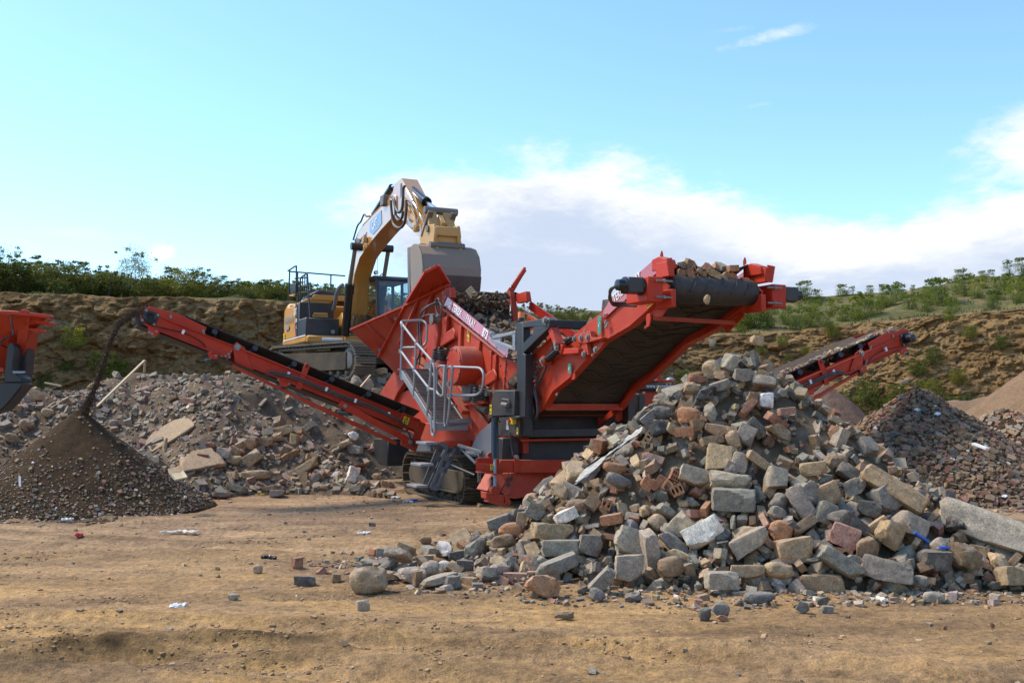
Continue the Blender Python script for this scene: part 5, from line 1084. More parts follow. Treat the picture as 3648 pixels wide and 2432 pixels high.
for k,(a,b) in enumerate((((2280,1072),(2268,1083)),((2276,1086),(2262,1096)))):
    m = MB();q = 1.2;m.tube(curve_pts([MX.ON(2207,1012+k*5,t=1.3),MX.ON(2180-k*5,1030,t=1.3),MX.ON(2171+k*4,1062,t=1.2),MX.ON(2185,1078+k*8,t=1.05),MX.ON(2225,1078+k*10,t=.9),MX.ON(2268,1078+k*12,t=.8)],6),.017,8);m.build('hose',MT['hose'],tail)
m = MB();m.tube(curve_pts([MX.ON(2263,1076,t=.85),MX.ON(2295,1080,t=.85),MX.ON(2325,1070,t=.8),MX.ON(2345,1050,t=.78)],6),.008,6);m.build('cable',MT['black'],tail)
m = MB();m.tube(curve_pts([MX.ON(2680,1103,t=-.85),MX.ON(2720,1100,t=-.95),MX.ON(2765,1080,t=-1.05),MX.ON(2795,1055,t=-1.2)],6),.016,8);m.build('hose',MT['hose'],tail)
decal('warning_sign',tail,MX.ON(2318,1075,t=.715),(MX.ON(2330,1066,t=.7)-MX.ON(2310,1082,t=.7)),Z3,.14,.10,MT['sign_yellow'],WARN)
m = MB();m.bar(P(1.98,-.66,1.66),P(1.98,.66,1.66),.03,.10);m.build('roller_cross_member',MT['red'],tail,.004)
for sg in (1,): 
    m = MB();a = MX.on(1958,1418,s=1.85);m.cyl(P(1.9,-.66,a.z),P(1.9,.70,a.z),.03,12);rl = m.build('return_roller',MT['steel'],tail)
    for k in range(8): m = MB();y0 = .52-.148*k;m.cyl(P(1.9,y0-.012,a.z),P(1.9,y0+.012,a.z),.075,18);m.build('roller_disc',MT['rubber'],rl)
m = MB();m.prism([MX.ON(x,y,s=1.72) for x,y in ((2188,1445),(2215,1437),(2228,1442),(2222,1490),(2208,1502),(2198,1500))],U3*-.05);m.build('hanging_bracket',MT['red'],scr,.004)
# hoses: at the gantry and behind the walkway
hs = [([(1914,1347),(1900,1348),(1892,1370),(1890,1400),(1898,1440),(1900,1470),(1893,1490),(1878,1495)],.80),([(1914,1360),(1902,1364),(1900,1385),(1906,1410),(1913,1435),(1914,1470),(1905,1495),(1880,1506)],.80),([(1946,1295),(1940,1320),(1922,1355),(1908,1385),(1915,1430),(1917,1470),(1905,1505),(1880,1514)],.78),([(2012,1222),(2008,1215),(2018,1205),(2030,1205)],.86),
      ([(1560,1082),(1535,1085),(1505,1105),(1492,1140),(1490,1190),(1496,1260),(1490,1330)],1.0),([(1555,1076),(1525,1092),(1500,1120),(1497,1180),(1500,1240),(1480,1300),(1475,1340)],1.02),([(1566,1070),(1560,1063),(1552,1075),(1556,1110),(1562,1126)],1.0),([(1563,1072),(1572,1090),(1572,1118),(1566,1128)],.98),([(1550,1120),(1520,1122),(1500,1135),(1496,1160)],1.03),([(1780,1500),(1768,1495),(1757,1510),(1757,1545),(1762,1555)],1.1),([(1818,1540),(1820,1580),(1828,1625)],1.03)]
for pts,t in hs: m = MB();m.tube(curve_pts([MX.ON(x,y,t=t) for x,y in pts],6),.018 if len(pts) > 4 else .014,8);m.build('hose',MT['hose'],scr)

# --- the two side conveyors
def side_conveyor(face_s,foot,head,out,sgn):
    """foot/head: photo points of the top flange line in the near face plane; sgn +1 leads to the viewer's left"""
    a = MX.on(*foot,s=face_s);b = MX.on(*head,s=face_s);dt = b.y-a.y;dz = b.z-a.z;Lc = math.hypot(dt,dz);e = Vector((0,dt/Lc,dz/Lc));nn_ = Vector((0,-dz/Lc*sgn,abs(dt)/Lc)) if False else Vector((0,-e.z,e.y)) if e.y > 0 else Vector((0,e.z,-e.y))
    def Q(l,w,h): return P(face_s-w,a.y+e.y*l+nn_.y*h,a.z+e.z*l+nn_.z*h)       # l along, w depth behind the near face, h above the flange line
    return a,b,Lc,Q
def build_side(face_s,foot,head,sgn,cover_mat,label,fl):
    a,b,Lc,Q = side_conveyor(face_s,foot,head,None,sgn);Wd = .76;nd = (Q(0,0,0)-Q(0,1,0));root = None
    up = (Q(0,0,1)-Q(0,0,0));along = (Q(1,0,0)-Q(0,0,0));split = .70*Lc
    for w in (0,Wd):
        o_ = 1 if w == 0 else -1;m = MB()
        m.prism([Q(split,w,-.22),Q(Lc-.12,w,-.22),Q(Lc,w,-.16),Q(Lc+.05,w,.0),Q(split,w,.02)],nd*-.012*o_);m.prism([Q(split-.1,w,-.21),Q(split-.1,w,.03),Q(.0,w,.0),Q(.0,w,-.22)],nd*-.012*o_)
        for l0,l1 in ((0,split-.1),(split,Lc-.3)): m.bar(Q(l0,w-.03*o_,.0),Q(l1,w-.03*o_,.0),.07,.014,up);m.bar(Q(l0,w-.03*o_,-.215),Q(l1,w-.03*o_,-.215),.07,.014,up)
        o = m.build(('fines_conveyor' if sgn > 0 else 'mid_conveyor') if root is None else 'side_frame',MT['red_clean'],root or scr,.003,label=label if root is None else None)
        if root is None: root = o
        m = MB();m.prism([Q(Lc-1.0,w,.0),Q(Lc+.02,w,.0),Q(Lc-.05,w,.10),Q(Lc-.55,w,.16),Q(Lc-1.0,w,.13)],nd*.01*o_);m.build('head_guard',MT['red_clean'],root,.003)
        if w == 0:
            m = MB();m.prism([Q(split-.18,-.03,.05),Q(split-.02,-.03,.09),Q(split+.02,-.03,.0),Q(split-.12,-.03,-.24),Q(split-.45,-.03,-.25)],nd*-.02);m.build('hinge_plate',MT['red_clean'],root,.004);bolt(root,Q(split-.06,-.035,.01),nd,.045)
            for l in (.45*Lc,): m = MB();m.prism([Q(l-.05,-.04,-.26),Q(l+.05,-.04,-.26),Q(l+.05,-.04,.17),Q(l+.03,-.04,.21),Q(l-.03,-.04,.21),Q(l-.05,-.04,.17)],nd*-.02);o2 = m.build('lifting_bracket',MT['red_clean'],root,.004);m = MB();m.cyl(Q(l,-.045,.15),Q(l,-.05,.15),.025,12);m.build('bracket_hole',MT['ink'],o2)
            for l in (Lc-.25,Lc-1.25,Lc-2.5): m = MB();m.prism([Q(l-.12,-.02,-.20),Q(l+.10,-.02,-.20),Q(l+.08,-.02,-.27),Q(l+.03,-.02,-.33),Q(l-.08,-.02,-.31)],nd*-.015);m.build('roller_bracket',MT['red_clean'],root,.004)
            for l,h in ((Lc-.30,-.24),(Lc-.2,-.3),(Lc-.25,-.3),(Lc-.99,.02),(Lc-.97,.05),(Lc-.42,.06),(Lc-.41,.08),(Lc-1.2,-.22),(Lc-1.3,-.25),(Lc-1.45,-.2),(split+.03,-.15),(split+.0,-.19),(split+.12,-.22),(Lc-2.4,-.24),(Lc-2.6,-.24)): bolt(root,Q(l,-.02,h),nd,.017)
    # belt, idlers, rollers, drum
    m = MB();N = 24
    for i in range(N):
        l0 = .05+(Lc-.05)*i/N;l1 = .05+(Lc-.05)*(i+1)/N
        m.prism([Q(l0,.24,.07),Q(l1,.24,.07),Q(l1,Wd-.24,.07),Q(l0,Wd-.24,.07)],up*.015);e0 = .17 if l1 < Lc-.6 else .10
        m.prism([Q(l0,.24,.07),Q(l1,.24,.07),Q(l1,.04,e0),Q(l0,.04,e0)],up*.015);m.prism([Q(l0,Wd-.24,.07),Q(l1,Wd-.24,.07),Q(l1,Wd-.04,e0),Q(l0,Wd-.04,e0)],up*.015)
        m.prism([Q(l0,.06,-.25),Q(l1,.06,-.25),Q(l1,Wd-.06,-.25),Q(l0,Wd-.06,-.25)],up*.012)
    bl = m.build('belt',MT['rubber'] if sgn > 0 else MT['belt'],root,smooth=50)
    m = MB();m.cyl(Q(Lc-.06,.05,-.07),Q(Lc-.06,Wd-.05,-.07),.155,28);m.build('head_drum',MT['rubber'],root)
    nI = 6
    for k in range(nI):
        l = Lc-1.15-(Lc-1.5)*k/(nI-1)
        if l < .2: break
        for w0,w1,h0,h1 in ((.02,.24,.12,.03),(.25,Wd-.25,.03,.03),(Wd-.24,Wd-.02,.03,.12)): m = MB();m.cyl(Q(l,w0,h0),Q(l,w1,h1),.05,14);m.build('idler_roller',MT['dark'],root)
    for l in (Lc-1.3,Lc-2.55,Lc-3.8):
        if l > .3: m = MB();m.cyl(Q(l,.0,-.31),Q(l,Wd,-.31),.05,14);m.build('return_roller',MT['rubber'],root)
    c = Q(Lc-.13,-.012,-.07);m = MB();m.prism([c-along*.12-up*.11,c+along*.12-up*.11,c+along*.12+up*.11,c-along*.12+up*.11],nd*.02);bg = m.build('bearing_plate',MT['dark'],root,.01)
    m = MB();m.lathe(c,nd,[(0,.10),(.05,.095),(.06,.07),(.05,.055),(.02,.05)],20) if sgn > 0 else m.lathe(c,nd,[(0,.10),(.05,.10),(.05,.08),(.18,.08),(.18,.06),(.2,.02)],16);m.build('drive_motor' if sgn < 0 else 'bearing',MT['black'],root)
    for i in range(4): bolt(bg,c+along*(.095 if i % 2 else -.095)+up*(.085 if i > 1 else -.085)+nd*.02,nd,.018)
    # lower chord, ram and cable run
    m = MB();m.bar(Q(Lc*.05,.05,-.52),Q(Lc*.42,.05,-.40),.04,.07,up);m.bar(Q(Lc*.42,.05,-.40),Q(Lc*.68,.05,-.30),.04,.05,up);m.build('lower_chord',MT['red'],root,.003)
    m = MB();m.bar(Q(Lc*.015,-.06,-.40),Q(Lc*.30,-.06,-.24),.07,.11,up);rm = m.build('support_strut',MT['red_clean'],root,.004);bolt(root,Q(Lc*.28,-.1,-.25),nd,.03);bolt(root,Q(.06,-.1,-.42),nd,.035)
    m = MB();m.prism([Q(-.12,-.05,-.55),Q(.2,-.05,-.52),Q(.22,-.05,-.36),Q(.02,-.05,-.33),Q(.05,-.05,.0),Q(-.12,-.05,.0)],nd*-.04);m.build('foot_bracket',MT['red'],root,.006)
    m = MB();m.prism([Q(-.05,-.045,-.18),Q(.0,-.045,.03),Q(.35,-.045,.03),Q(.42,-.045,-.20)],nd*-.03);ep = m.build('end_plate',MT['red'],root,.004)
    decal('warning_sign',ep,Q(.26,-.05,-.08),along*-sgn,up,.11,.13,MT['sign_yellow'],WARNV)
    for k in range(2):
        m = MB();h = -.07-.035*k;m.tube(curve_pts([Q(-.05,-.07,-.45-.03*k),Q(.12,-.08,-.3),Q(.35,-.07,-.12+h*.3),Q(.9,-.05,h),Q(1.3,-.05,h-.02),Q(Lc*.38,-.05,h-.03),Q(Lc*.46,-.07,h-.02),Q(Lc*.53,-.06,h-.06),Q(Lc*.57,-.03,h-.14)],5),.017,7);m.build('hose',MT['hose'],root)
    m = MB();m.tube(curve_pts([Q(Lc-.14,-.04,-.18),Q(Lc-.45,-.04,-.14),Q(Lc-.75,-.04,-.10),Q(Lc-1.0,-.03,-.13),Q(Lc-1.1,-.02,-.18)],5),.008,6);m.build('cable',MT['black'],root)
    for l in (Lc-.68,Lc*.36,Lc*.25,Lc*.5,Lc*.12): m = MB();c = Q(l,-.055,-.09);m.bar(c-up*.035,c+up*.035,.04,.03,nd);m.build('cable_clip',MT['white'],root)
    return root,Q,Lc
fines,QF,LF_len = build_side(-1.95,(1494,1500),(512,1106),1,None,'long red conveyor with black belt running out over the fines heap',None)
mid,QM,LM_len = build_side(1.85,(2650,1438),(3238,1186),-1,None,'red side conveyor carrying brick rubble out to the chip heap',None)
# ---------------------------------------------------------------- the yellow excavator on the terrace
EX = Frame(-4.3,27.0,25);ET = Frame(-4.3,27.0,44);Q_ = EX.P;EU = EX.u;EV = EX.v
ZB = 2.34
exc = thing('excavator',EX.P(0,0,ZB),0,'yellow tracked excavator on the rubble terrace with its bucket over the red hopper','excavator')
for sg in (1,-1): make_track(ET,exc,-2.15,2.12,(.80 if sg > 0 else -1.42),(1.42 if sg > 0 else -.80),.93,.19,(MT['steel'],MT['muddy'],MT['shoe']),ZB,sg,.04)
m = MB();m.box(ET,-1.0,1.0,-.85,.85,ZB+.42,ZB+.78);m.cyl(Q_(0,0,ZB+.75),Q_(0,0,ZB+.98),.62,28);m.build('undercarriage',MT['muddy'],exc,.02)
ZD = 3.34
m = MB();m.box(EX,-2.45,.35,-1.35,1.35,ZD,ZD+.13);m.prism([Q_(-2.5,1.38,ZD),Q_(.32,1.38,ZD),Q_(.32,1.38,ZD+.17),Q_(-2.5,1.38,ZD+.17)],EV*-.1);m.box(EX,.33,.55,-.55,1.38,ZD-.02,ZD+.16);body = m.build('deck',MT['yellow'],exc,.03)
m = MB();m.prism([Q_(-2.35,1.37,ZD+.18),Q_(-.62,1.37,ZD+.18),Q_(-.62,1.37,4.42),Q_(-2.2,1.30,4.46),Q_(-2.35,1.34,4.25)],EV*-1.0)
m.prism([Q_(-2.3,1.33,4.25),Q_(-.75,1.33,4.42),Q_(-.75,1.05,4.62),Q_(-2.2,1.05,4.60)],EV*-.8);engine = m.build('side_door',MT['yellow'],exc,.04)
m = MB();pts = [(-2.35,ZD+.1),(-2.75,ZD+.2),(-2.85,ZD+.6),(-2.75,4.45),(-2.3,4.62)];m.prism([Q_(s,1.28,z) for s,z in pts],EV*-2.56);m.build('counterweight',MT['yellow'],exc,.08)
m = MB();m.prism([Q_(-2.1,1.0,4.55),Q_(-.7,1.0,4.55),Q_(-.75,.9,4.72),Q_(-2.0,.9,4.74)],EV*-2.1);m.build('engine_hood',MT['yellow'],exc,.03)
m = MB();m.prism([Q_(-.78,1.0,4.52),Q_(-.78,1.0,4.70),Q_(-.78,.72,4.86),Q_(-.78,.35,4.80),Q_(-.78,-.3,4.76),Q_(-.78,-.3,4.52)],EU*-.9);m.build('hood_cover',MT['dark'],exc,.03)
m = MB();m.prism([Q_(-.64,1.375,ZD+.17),Q_(.33,1.375,ZD+.17),Q_(.33,1.375,3.98),Q_(-.45,1.375,3.98),Q_(-.45,1.375,4.44),Q_(-.64,1.375,4.42)],EV*-.10);m.box(EX,-.62,-.44,.42,1.36,4.0,4.46);m.box(EX,-.45,.34,.48,1.30,ZD+.17,3.97);bx_ = m.build('tool_box',MT['dark'],exc,.015)
m = MB();m.prism([Q_(-.84,1.378,4.42),Q_(-.62,1.378,4.44),Q_(-.62,1.378,ZD+.17),Q_(-.74,1.378,ZD+.17),Q_(-.86,1.378,3.9)],EV*.006);pn = m.build('dark_panel',MT['ink'],exc)
m = MB();m.prism([Q_(-.92,1.38,3.9),Q_(-.86,1.38,3.9),Q_(-.74,1.38,ZD+.18),Q_(-.80,1.38,ZD+.18)],EV*.007);m.build('red_stripe',MT['sand_red'],exc)
text('maker_lettering','CAT',MT['white'],exc,Q_(-.98,1.392,4.14),EU,Z3,.25,.006,xs=.66);text('model_number','329E',MT['white'],exc,Q_(-.80,1.392,3.93),EU,Z3,.13,.002,xs=.8);text('model_number','L',MT['white'],exc,Q_(-.72,1.392,3.76),EU,Z3,.13,.002)
text('owner_lettering','WATERPLANT',MT['galv'],exc,Q_(-2.25,1.385,4.0),EU,Z3,.21,.004,xs=.85)
decal('owner_plate',exc,Q_(-1.85,1.385,3.86),EU,Z3,.42,.13,MT['galv']);decal('yellow_label',exc,Q_(-2.25,1.385,3.62),EU,Z3,.14,.22,MT['sign_yellow'])
m = MB();m.prism([Q_(-2.35,1.38,ZD+.16),Q_(.33,1.38,ZD+.16),Q_(.33,1.38,ZD+.185),Q_(-2.35,1.38,ZD+.185)],EV*.015);m.build('white_line',MT['white'],exc)
m = MB();m.box(EX,-.42,-.32,.62,1.0,4.12,4.18);m.box(EX,-.42,-.36,.60,1.02,4.06,4.12);m.build('step',MT['yellow_dusty'],exc,.005)
m = MB();c = Q_(.35,.66,3.62);m.cyl(c,c+EU*.03,.055,16);m.build('camera_port',MT['galv'],exc)
m = MB();m.cyl(Q_(.56,1.0,ZD+.06),Q_(.56,.45,ZD+.06),.05,12);m.build('strap_roll',MT['white_board'],exc)
def bar_(pts,r=.022,name='guard_rail',mt='dark'): m = MB();m.tube(arc_pts(pts,.07,4),r,7);return m.build(name,MT[mt],exc)
bar_([EX.ON(1105,1205,t=1.2),EX.ON(1106,1190,t=1.2),EX.ON(1104,1120,t=1.2),EX.ON(1098,1020,t=1.2),EX.ON(1095,972,t=1.2),EX.ON(1070,990,t=1.3),EX.ON(1070,1075,t=1.3)])
bar_([EX.ON(1100,1207,t=1.2),EX.ON(1106,1195,t=1.2)])
for a,b in (((1028,1072),(1032,963)),((1055,1060),(1056,946)),((1061,1078),(1060,970))): bar_([EX.ON(*a,t=1.35),EX.ON(*b,t=1.35)])
bar_([EX.ON(1026,965,t=1.35),EX.ON(1032,961,t=1.35),EX.ON(1055,946,t=1.35),EX.ON(1056,975,t=1.35)])
bar_([EX.ON(1032,967,s=-1.9),EX.ON(1230,983,s=-1.9)]);bar_([EX.ON(1100,1036,s=-1.9),EX.ON(1215,1042,s=-1.9)]);bar_([EX.ON(1178,1040,s=-1.9),EX.ON(1179,980,s=-1.9)])
for x0,y0,y1 in ((1078,985,1060),(1086,980,1060),(1093,974,1060)): bar_([EX.ON(x0,y0,t=1.1),EX.ON(x0,y1,t=1.1)],.016)
for y_ in (988,1018,1040): bar_([EX.ON(1050,y_+4,t=1.15),EX.ON(1096,y_,t=1.15)],.02)
m = MB();tp(m,[(1032,1022),(1052,1008),(1053,1040),(1036,1050)],1.42,.06,EX);m.build('mirror',MT['black'],exc,.01);m = MB();tp(m,[(1030,1050),(1050,1046),(1043,1056),(1029,1054)],1.42,.05,EX);m.build('mirror_cap',MT['yellow'],exc,.004)
m = MB();m.tube(curve_pts([EX.ON(1188,1103,t=.5),EX.ON(1195,1075,t=.5),EX.ON(1200,1045,t=.5),EX.ON(1212,1022,t=.45),EX.ON(1222,1015,t=.4)],5),.055,10);m.build('exhaust_hose',MT['grey'],exc)
m = MB();c = EX.ON(1113,1055,t=.9);m.cyl(c-Z3*.12,c+Z3*.05,.02,6);m.cyl(c-EU*.01+Z3*.02,c+EU*.02+Z3*.02,.06,10);m.build('exhaust_cap',MT['galv'],exc)
# swing frame and boom foot
m = MB();m.box(EX,-.6,.75,-.34,.42,ZD-.04,ZD+.20);m.prism([Q_(-.5,.40,ZD+.1),Q_(.65,.40,ZD+.1),Q_(.3,.40,4.15),Q_(-.35,.40,4.0)],EV*-.05);m.prism([Q_(-.5,-.30,ZD+.1),Q_(.65,-.30,ZD+.1),Q_(.3,-.30,4.15),Q_(-.35,-.30,4.0)],EV*-.05);m.build('boom_foot',MT['yellow'],exc,.01)
BT = [(-.10,3.55),(-.05,4.1),(.26,5.06),(.56,5.50),(.78,5.76),(1.07,6.07),(1.58,6.24),(3.67,6.52),(4.05,6.62),(4.35,6.5)]
BB = [(4.35,6.15),(4.04,6.04),(3.1,5.88),(2.15,5.68),(1.38,5.46),(.92,5.10),(.66,4.6),(.52,4.0),(.35,3.5)]
m = MB();hw = .23;n = len(BT);m.prism([Q_(s,hw,z) for s,z in BT+BB],EV*-2*hw);boom = m.build('boom',MT['boom_yellow'],exc,.012,25)
m = MB();m.prism([Q_(s,hw+.004,z) for s,z in ((2.35,6.24),(3.25,6.36),(3.28,6.05),(3.0,5.96),(2.55,5.88),(2.28,6.0))],EV*.006);dc = m.build('dark_panel',MT['sky_sheen_panel'],boom)
a = Q_(2.50,hw+.014,6.0);text('maker_lettering','CAT',MT['white'],dc,a,EU+Z3*.12,Z3,.30,.008,xs=.75)
text('owner_lettering','WATERPLANT',MT['ink'],boom,Q_(1.35,hw+.008,5.82),EU+Z3*.16,Z3,.14,.0,xs=.8)
# boom cylinders
for sg in (1,-1):
    t = .44*sg;top = Q_(1.72,t,5.70);mid_ = Q_(1.22,t,4.80);low = Q_(.78,t,3.50);m = MB();m.cyl(low,mid_,.105,18);m.cyl(mid_-(mid_-low).normalized()*.25,mid_,.125,18);cy = m.build('boom_cylinder',MT['black'],exc)
    m = MB();m.cyl(mid_,top,.055,14);m.build('cylinder_rod',MT['steel'],cy)
    m = MB();m.cyl(Q_(1.72,.22*sg,5.70),Q_(1.72,.55*sg,5.70),.095,16);m.build('cylinder_eye',MT['dark'],cy)
m = MB();tp(m,[(1254,880),(1262,873),(1295,873),(1298,892),(1262,895)],.27,.04,EX);m.build('boss_plate',MT['yellow_dusty'],boom,.01)
m = MB();c = EX.ON(1269,860,t=.36);m.prism([c-EV*.02+EV*x+Z3*z for x,z in ((-.07,-.06),(.07,-.06),(.07,.06),(-.07,.06))],EU*.10);m.build('work_lamp',MT['black'],exc,.01);m = MB();c += EU*.10;m.prism([c+EV*x+Z3*z for x,z in ((-.06,-.045),(.03,-.045),(.03,.045),(-.06,.045))],EU*.01);m.build('lamp_lens',MT['lamp'],exc,.004)
m = MB();m.box(EX,1.98,2.12,.24,.34,5.76,5.90);m.build('junction_box',MT['yellow_dusty'],boom,.01)
# arm cylinder and pipes on top of the boom
m = MB();a = Q_(1.9,0,6.50);b = Q_(3.35,0,6.92);m.cyl(a,b,.085,16);ac = m.build('arm_cylinder',MT['black'],exc);m = MB();m.cyl(b,Q_(4.02,0,6.88),.05,12);m.build('cylinder_rod',MT['chrome'],ac)
for tt_ in (.12,.18): m = MB();m.tube([Q_(s,tt_,z+.05) for s,z in BT[3:9]],.022,7);m.build('pipe',MT['yellow_dusty'],boom)
m = MB();m.box(EX,3.4,3.66,.12,.32,6.42,6.66);m.build('valve_bracket',MT['steel'],boom,.01)
m = MB();m.tube(curve_pts([Q_(.9,.26,6.0),Q_(1.3,.26,6.30),Q_(1.6,.26,6.36),Q_(1.75,.22,6.52),Q_(1.95,.22,6.44),Q_(2.2,.2,6.40)],5),.022,7);m.build('hose',MT['hose'],boom)
# stick
SP = [(3.93,6.45),(3.98,6.62),(4.12,6.82),(4.62,6.86),(5.13,6.42),(6.32,5.44),(6.42,5.28),(6.2,5.16),(4.86,5.80),(4.40,6.02),(4.05,6.2)]
m = MB();m.prism([Q_(s,.20,z) for s,z in SP],EV*-.40);stick = m.build('stick',MT['boom_yellow'],exc,.012,25)
m = MB();a = EX.on(1458,668,t=0);b = EX.on(1520,722,t=0);c = EX.on(1562,752,t=0);A3,B3,C3 = Q_(*a),Q_(*b),Q_(*c);m.cyl(A3,B3,.095,18);m.cyl(B3-(B3-A3).normalized()*.12,B3,.12,18);bcy = m.build('bucket_cylinder',MT['black'],exc);m = MB();m.cyl(B3,C3,.05,14);m.build('cylinder_rod',MT['chrome'],bcy)
m = MB();m.cyl(A3-EV*.18,A3+EV*.18,.085,14);m.prism([A3+EV*.2+EU*x+Z3*z for x,z in ((-.1,-.3),(.15,-.22),(.1,.08),(-.05,.08))],EV*-.05);m.build('cylinder_bracket',MT['steel'],stick,.01)
for pts in ([(1392,715),(1396,760),(1403,800),(1425,812),(1442,790),(1448,740),(1446,715)],[(1400,705),(1408,740),(1410,770),(1420,785),(1432,775),(1436,752)],[(1394,700),(1404,712),(1410,740),(1420,756),(1432,745),(1436,700),(1437,672),(1442,664)]): m = MB();m.tube(curve_pts([EX.ON(x,y,t=.36) for x,y in pts],6),.032,9);m.build('hose',MT['hose'],exc)
for pts,r in (([(1450,730),(1474,775),(1484,815)],.028),([(1456,722),(1476,765),(1484,800)],.022)): m = MB();m.tube([EX.ON(x,y,t=.27) for x,y in pts],r,8);m.build('pipe',MT['yellow_dusty'],stick)
m = MB();m.tube(curve_pts([EX.ON(x,y,t=.26) for x,y in ((1450,712),(1478,735),(1496,770),(1512,800),(1526,822))],5),.014,6);m.build('cable',MT['hose'],stick)
m = MB();c = EX.ON(1483,812,t=.3);m.cyl(c-Z3*.08,c+Z3*.06,.07,10);m.cyl(c-EU*.06,c+EU*.10,.05,10);m.build('coupling',MT['yellow_dusty'],stick,.01)
# linkage and coupler
for sg in (1,-1):
    m = MB();m.bar(Q_(c_ := EX.on(1536,752,t=.26).x,.26*sg,0+EX.on(1536,752,t=.26).z),Q_(EX.on(1508,842,t=.26).x,.26*sg,EX.on(1508,842,t=.26).z),.05,.12,EV);m.build('side_link',MT['steel'],exc,.01)
m = MB();L0 = EX.on(1562,752,t=0);L1 = EX.on(1574,822,t=0)
for sg in (1,-1): m.bar(Q_(L0.x,.17*sg,L0.z),Q_(L1.x+.05,.20*sg,L1.z),.09,.20,EV)
m.bar(Q_(L0.x,0,L0.z-.22),Q_(L1.x+.03,0,L1.z+.02),.34,.10,EV);m.build('bucket_link',MT['yellow_dusty'],exc,.012)
m = MB();m.cyl(Q_(L0.x,-.42,L0.z),Q_(L0.x,.32,L0.z),.08,14);m.cyl(Q_(L1.x,-.34,L1.z+.02),Q_(L1.x,.34,L1.z+.02),.075,14);m.build('link_pin',MT['steel'],exc)
CP = [(6.12,5.22),(6.30,5.50),(6.62,5.46),(6.98,5.42),(7.05,5.20),(6.98,4.98),(6.55,4.92),(6.28,5.02)]
m = MB()
for sg in (1,-1): m.prism([Q_(s,.30*sg,z) for s,z in CP],EV*-.08*sg)
m.box(EX,6.35,6.95,-.25,.25,5.02,5.34);m.box(EX,6.9,7.02,-.27,.27,5.18,5.38);m.build('quick_coupler',MT['yellow_dusty'],exc,.02)
m = MB();m.cyl(Q_(6.5,-.42,5.0),Q_(6.5,.42,5.0),.085,14);m.cyl(Q_(6.98,-.38,4.98),Q_(6.98,.38,4.98),.075,14);m.build('coupler_pin',MT['steel'],exc)
# bucket
BK = [(6.38,4.97),(6.75,5.02),(7.02,4.94),(7.20,4.76),(7.28,4.50),(7.26,4.20),(7.16,3.96),(7.06,3.78)]
m = MB()
for i in range(len(BK)-1):
    (s0,z0),(s1,z1) = BK[i],BK[i+1];nx,nz = -(z1-z0),(s1-s0);l = math.hypot(nx,nz);nx,nz = nx/l*-.03,nz/l*-.03
    m.prism([Q_(s0,.63,z0),Q_(s1,.63,z1),Q_(s1+nx,.63,z1+nz),Q_(s0+nx,.63,z0+nz)],EV*-1.26)
bk = m.build('bucket',MT['bucket'],exc,0,60)
for sg in (1,-1):
    m = MB();m.prism([Q_(s,.645*sg,z) for s,z in BK]+[Q_(6.9,.645*sg,3.72),Q_(6.52,.645*sg,3.70),Q_(6.42,.645*sg,4.3)],EV*-.035*sg);m.build('side_plate',MT['bucket'],bk,.008)
    m = MB();m.prism([Q_(s,.66*sg,z) for s,z in ((6.38,4.99),(6.50,4.99),(6.54,4.3),(6.62,3.68),(6.50,3.66),(6.40,4.3))],EV*-.06*sg);m.build('side_cutter',MT['steel'],bk,.008)
m = MB();m.prism([Q_(7.298,.645,4.34),Q_(7.255,.65,4.09),Q_(7.22,.65,4.10),Q_(7.27,.65,4.34)],EV*-1.29);m.prism([Q_(7.235,.65,4.03),Q_(7.13,.65,3.74),Q_(7.09,.65,3.76),Q_(7.19,.65,4.04)],EV*-1.29);m.prism([Q_(7.25,.64,4.09),Q_(7.235,.64,4.03),Q_(7.20,.64,4.03),Q_(7.22,.64,4.10)],EV*-1.28);m.build('wear_plate',MT['cutting'],bk,.004)
m = MB()
for t0 in (.26,-.26): m.prism([Q_(6.38,t0,4.95),Q_(7.05,t0,4.90),Q_(7.0,t0,5.1),Q_(6.6,t0,5.16),Q_(6.38,t0,5.12)],EV*-.06)
m.build('bucket_ear',MT['yellow_dusty'],bk,.01)
# cab
ca0,ca1,ct0,ct1,cz0,cz1 = -.05,1.52,-1.16,-.20,3.46,5.03
m = MB();m.box(EX,ca0,ca1,ct0,ct1,cz0-.1,cz0+.12);m.box(EX,ca0,ca0+.1,ct0,ct1,cz0,cz0+.75);m.box(EX,ca0+.12,ca1-.3,ct1-.06,ct1,cz0,cz0+.5);m.box(EX,ca0+.12,ca1-.1,ct0,ct0+.05,cz0,cz0+.45);cab_e = m.build('cab_base',MT['dark'],exc,.02)
for s,t in ((ca0+.04,ct1-.04),(ca0+.04,ct0+.04),(ca1-.06,ct1-.04),(ca1-.06,ct0+.04)): m = MB();m.bar(Q_(s,t,cz0),Q_(s-(.08 if s > 1 else 0),t,cz1-.08),.08,.08,EU);m.build('cab_post',MT['dark'],cab_e,.015)
m = MB();m.bar(Q_(.75,ct0+.03,cz0),Q_(.75,ct0+.03,cz1-.1),.07,.06,EU);m.build('door_post',MT['dark'],cab_e,.01);m = MB();m.bar(Q_(ca1-.05,ct1,cz0+.1),Q_(ca1-.05,ct0,cz0+.1),.08,.10,Z3);m.build('cab_sill',MT['dark'],cab_e,.015)
m = MB();m.prism([Q_(ca0-.03,ct1+.02,cz1-.1),Q_(ca1-.08,ct1+.02,cz1-.12),Q_(ca1-.12,ct1+.02,cz1-.02),Q_(ca1-.3,ct1+.02,cz1+.03),Q_(ca0,ct1+.02,cz1+.03)],EV*-(ct1-ct0+.04));m.build('cab_roof',MT['dark'],cab_e,.04)
def pane(pts,name='windscreen'): m = MB();m.prism(pts,(Vector(pts[1])-Vector(pts[0])).cross(Vector(pts[2])-Vector(pts[1])).normalized()*.008);return m.build(name,MT['glass'],cab_e,smooth=0)
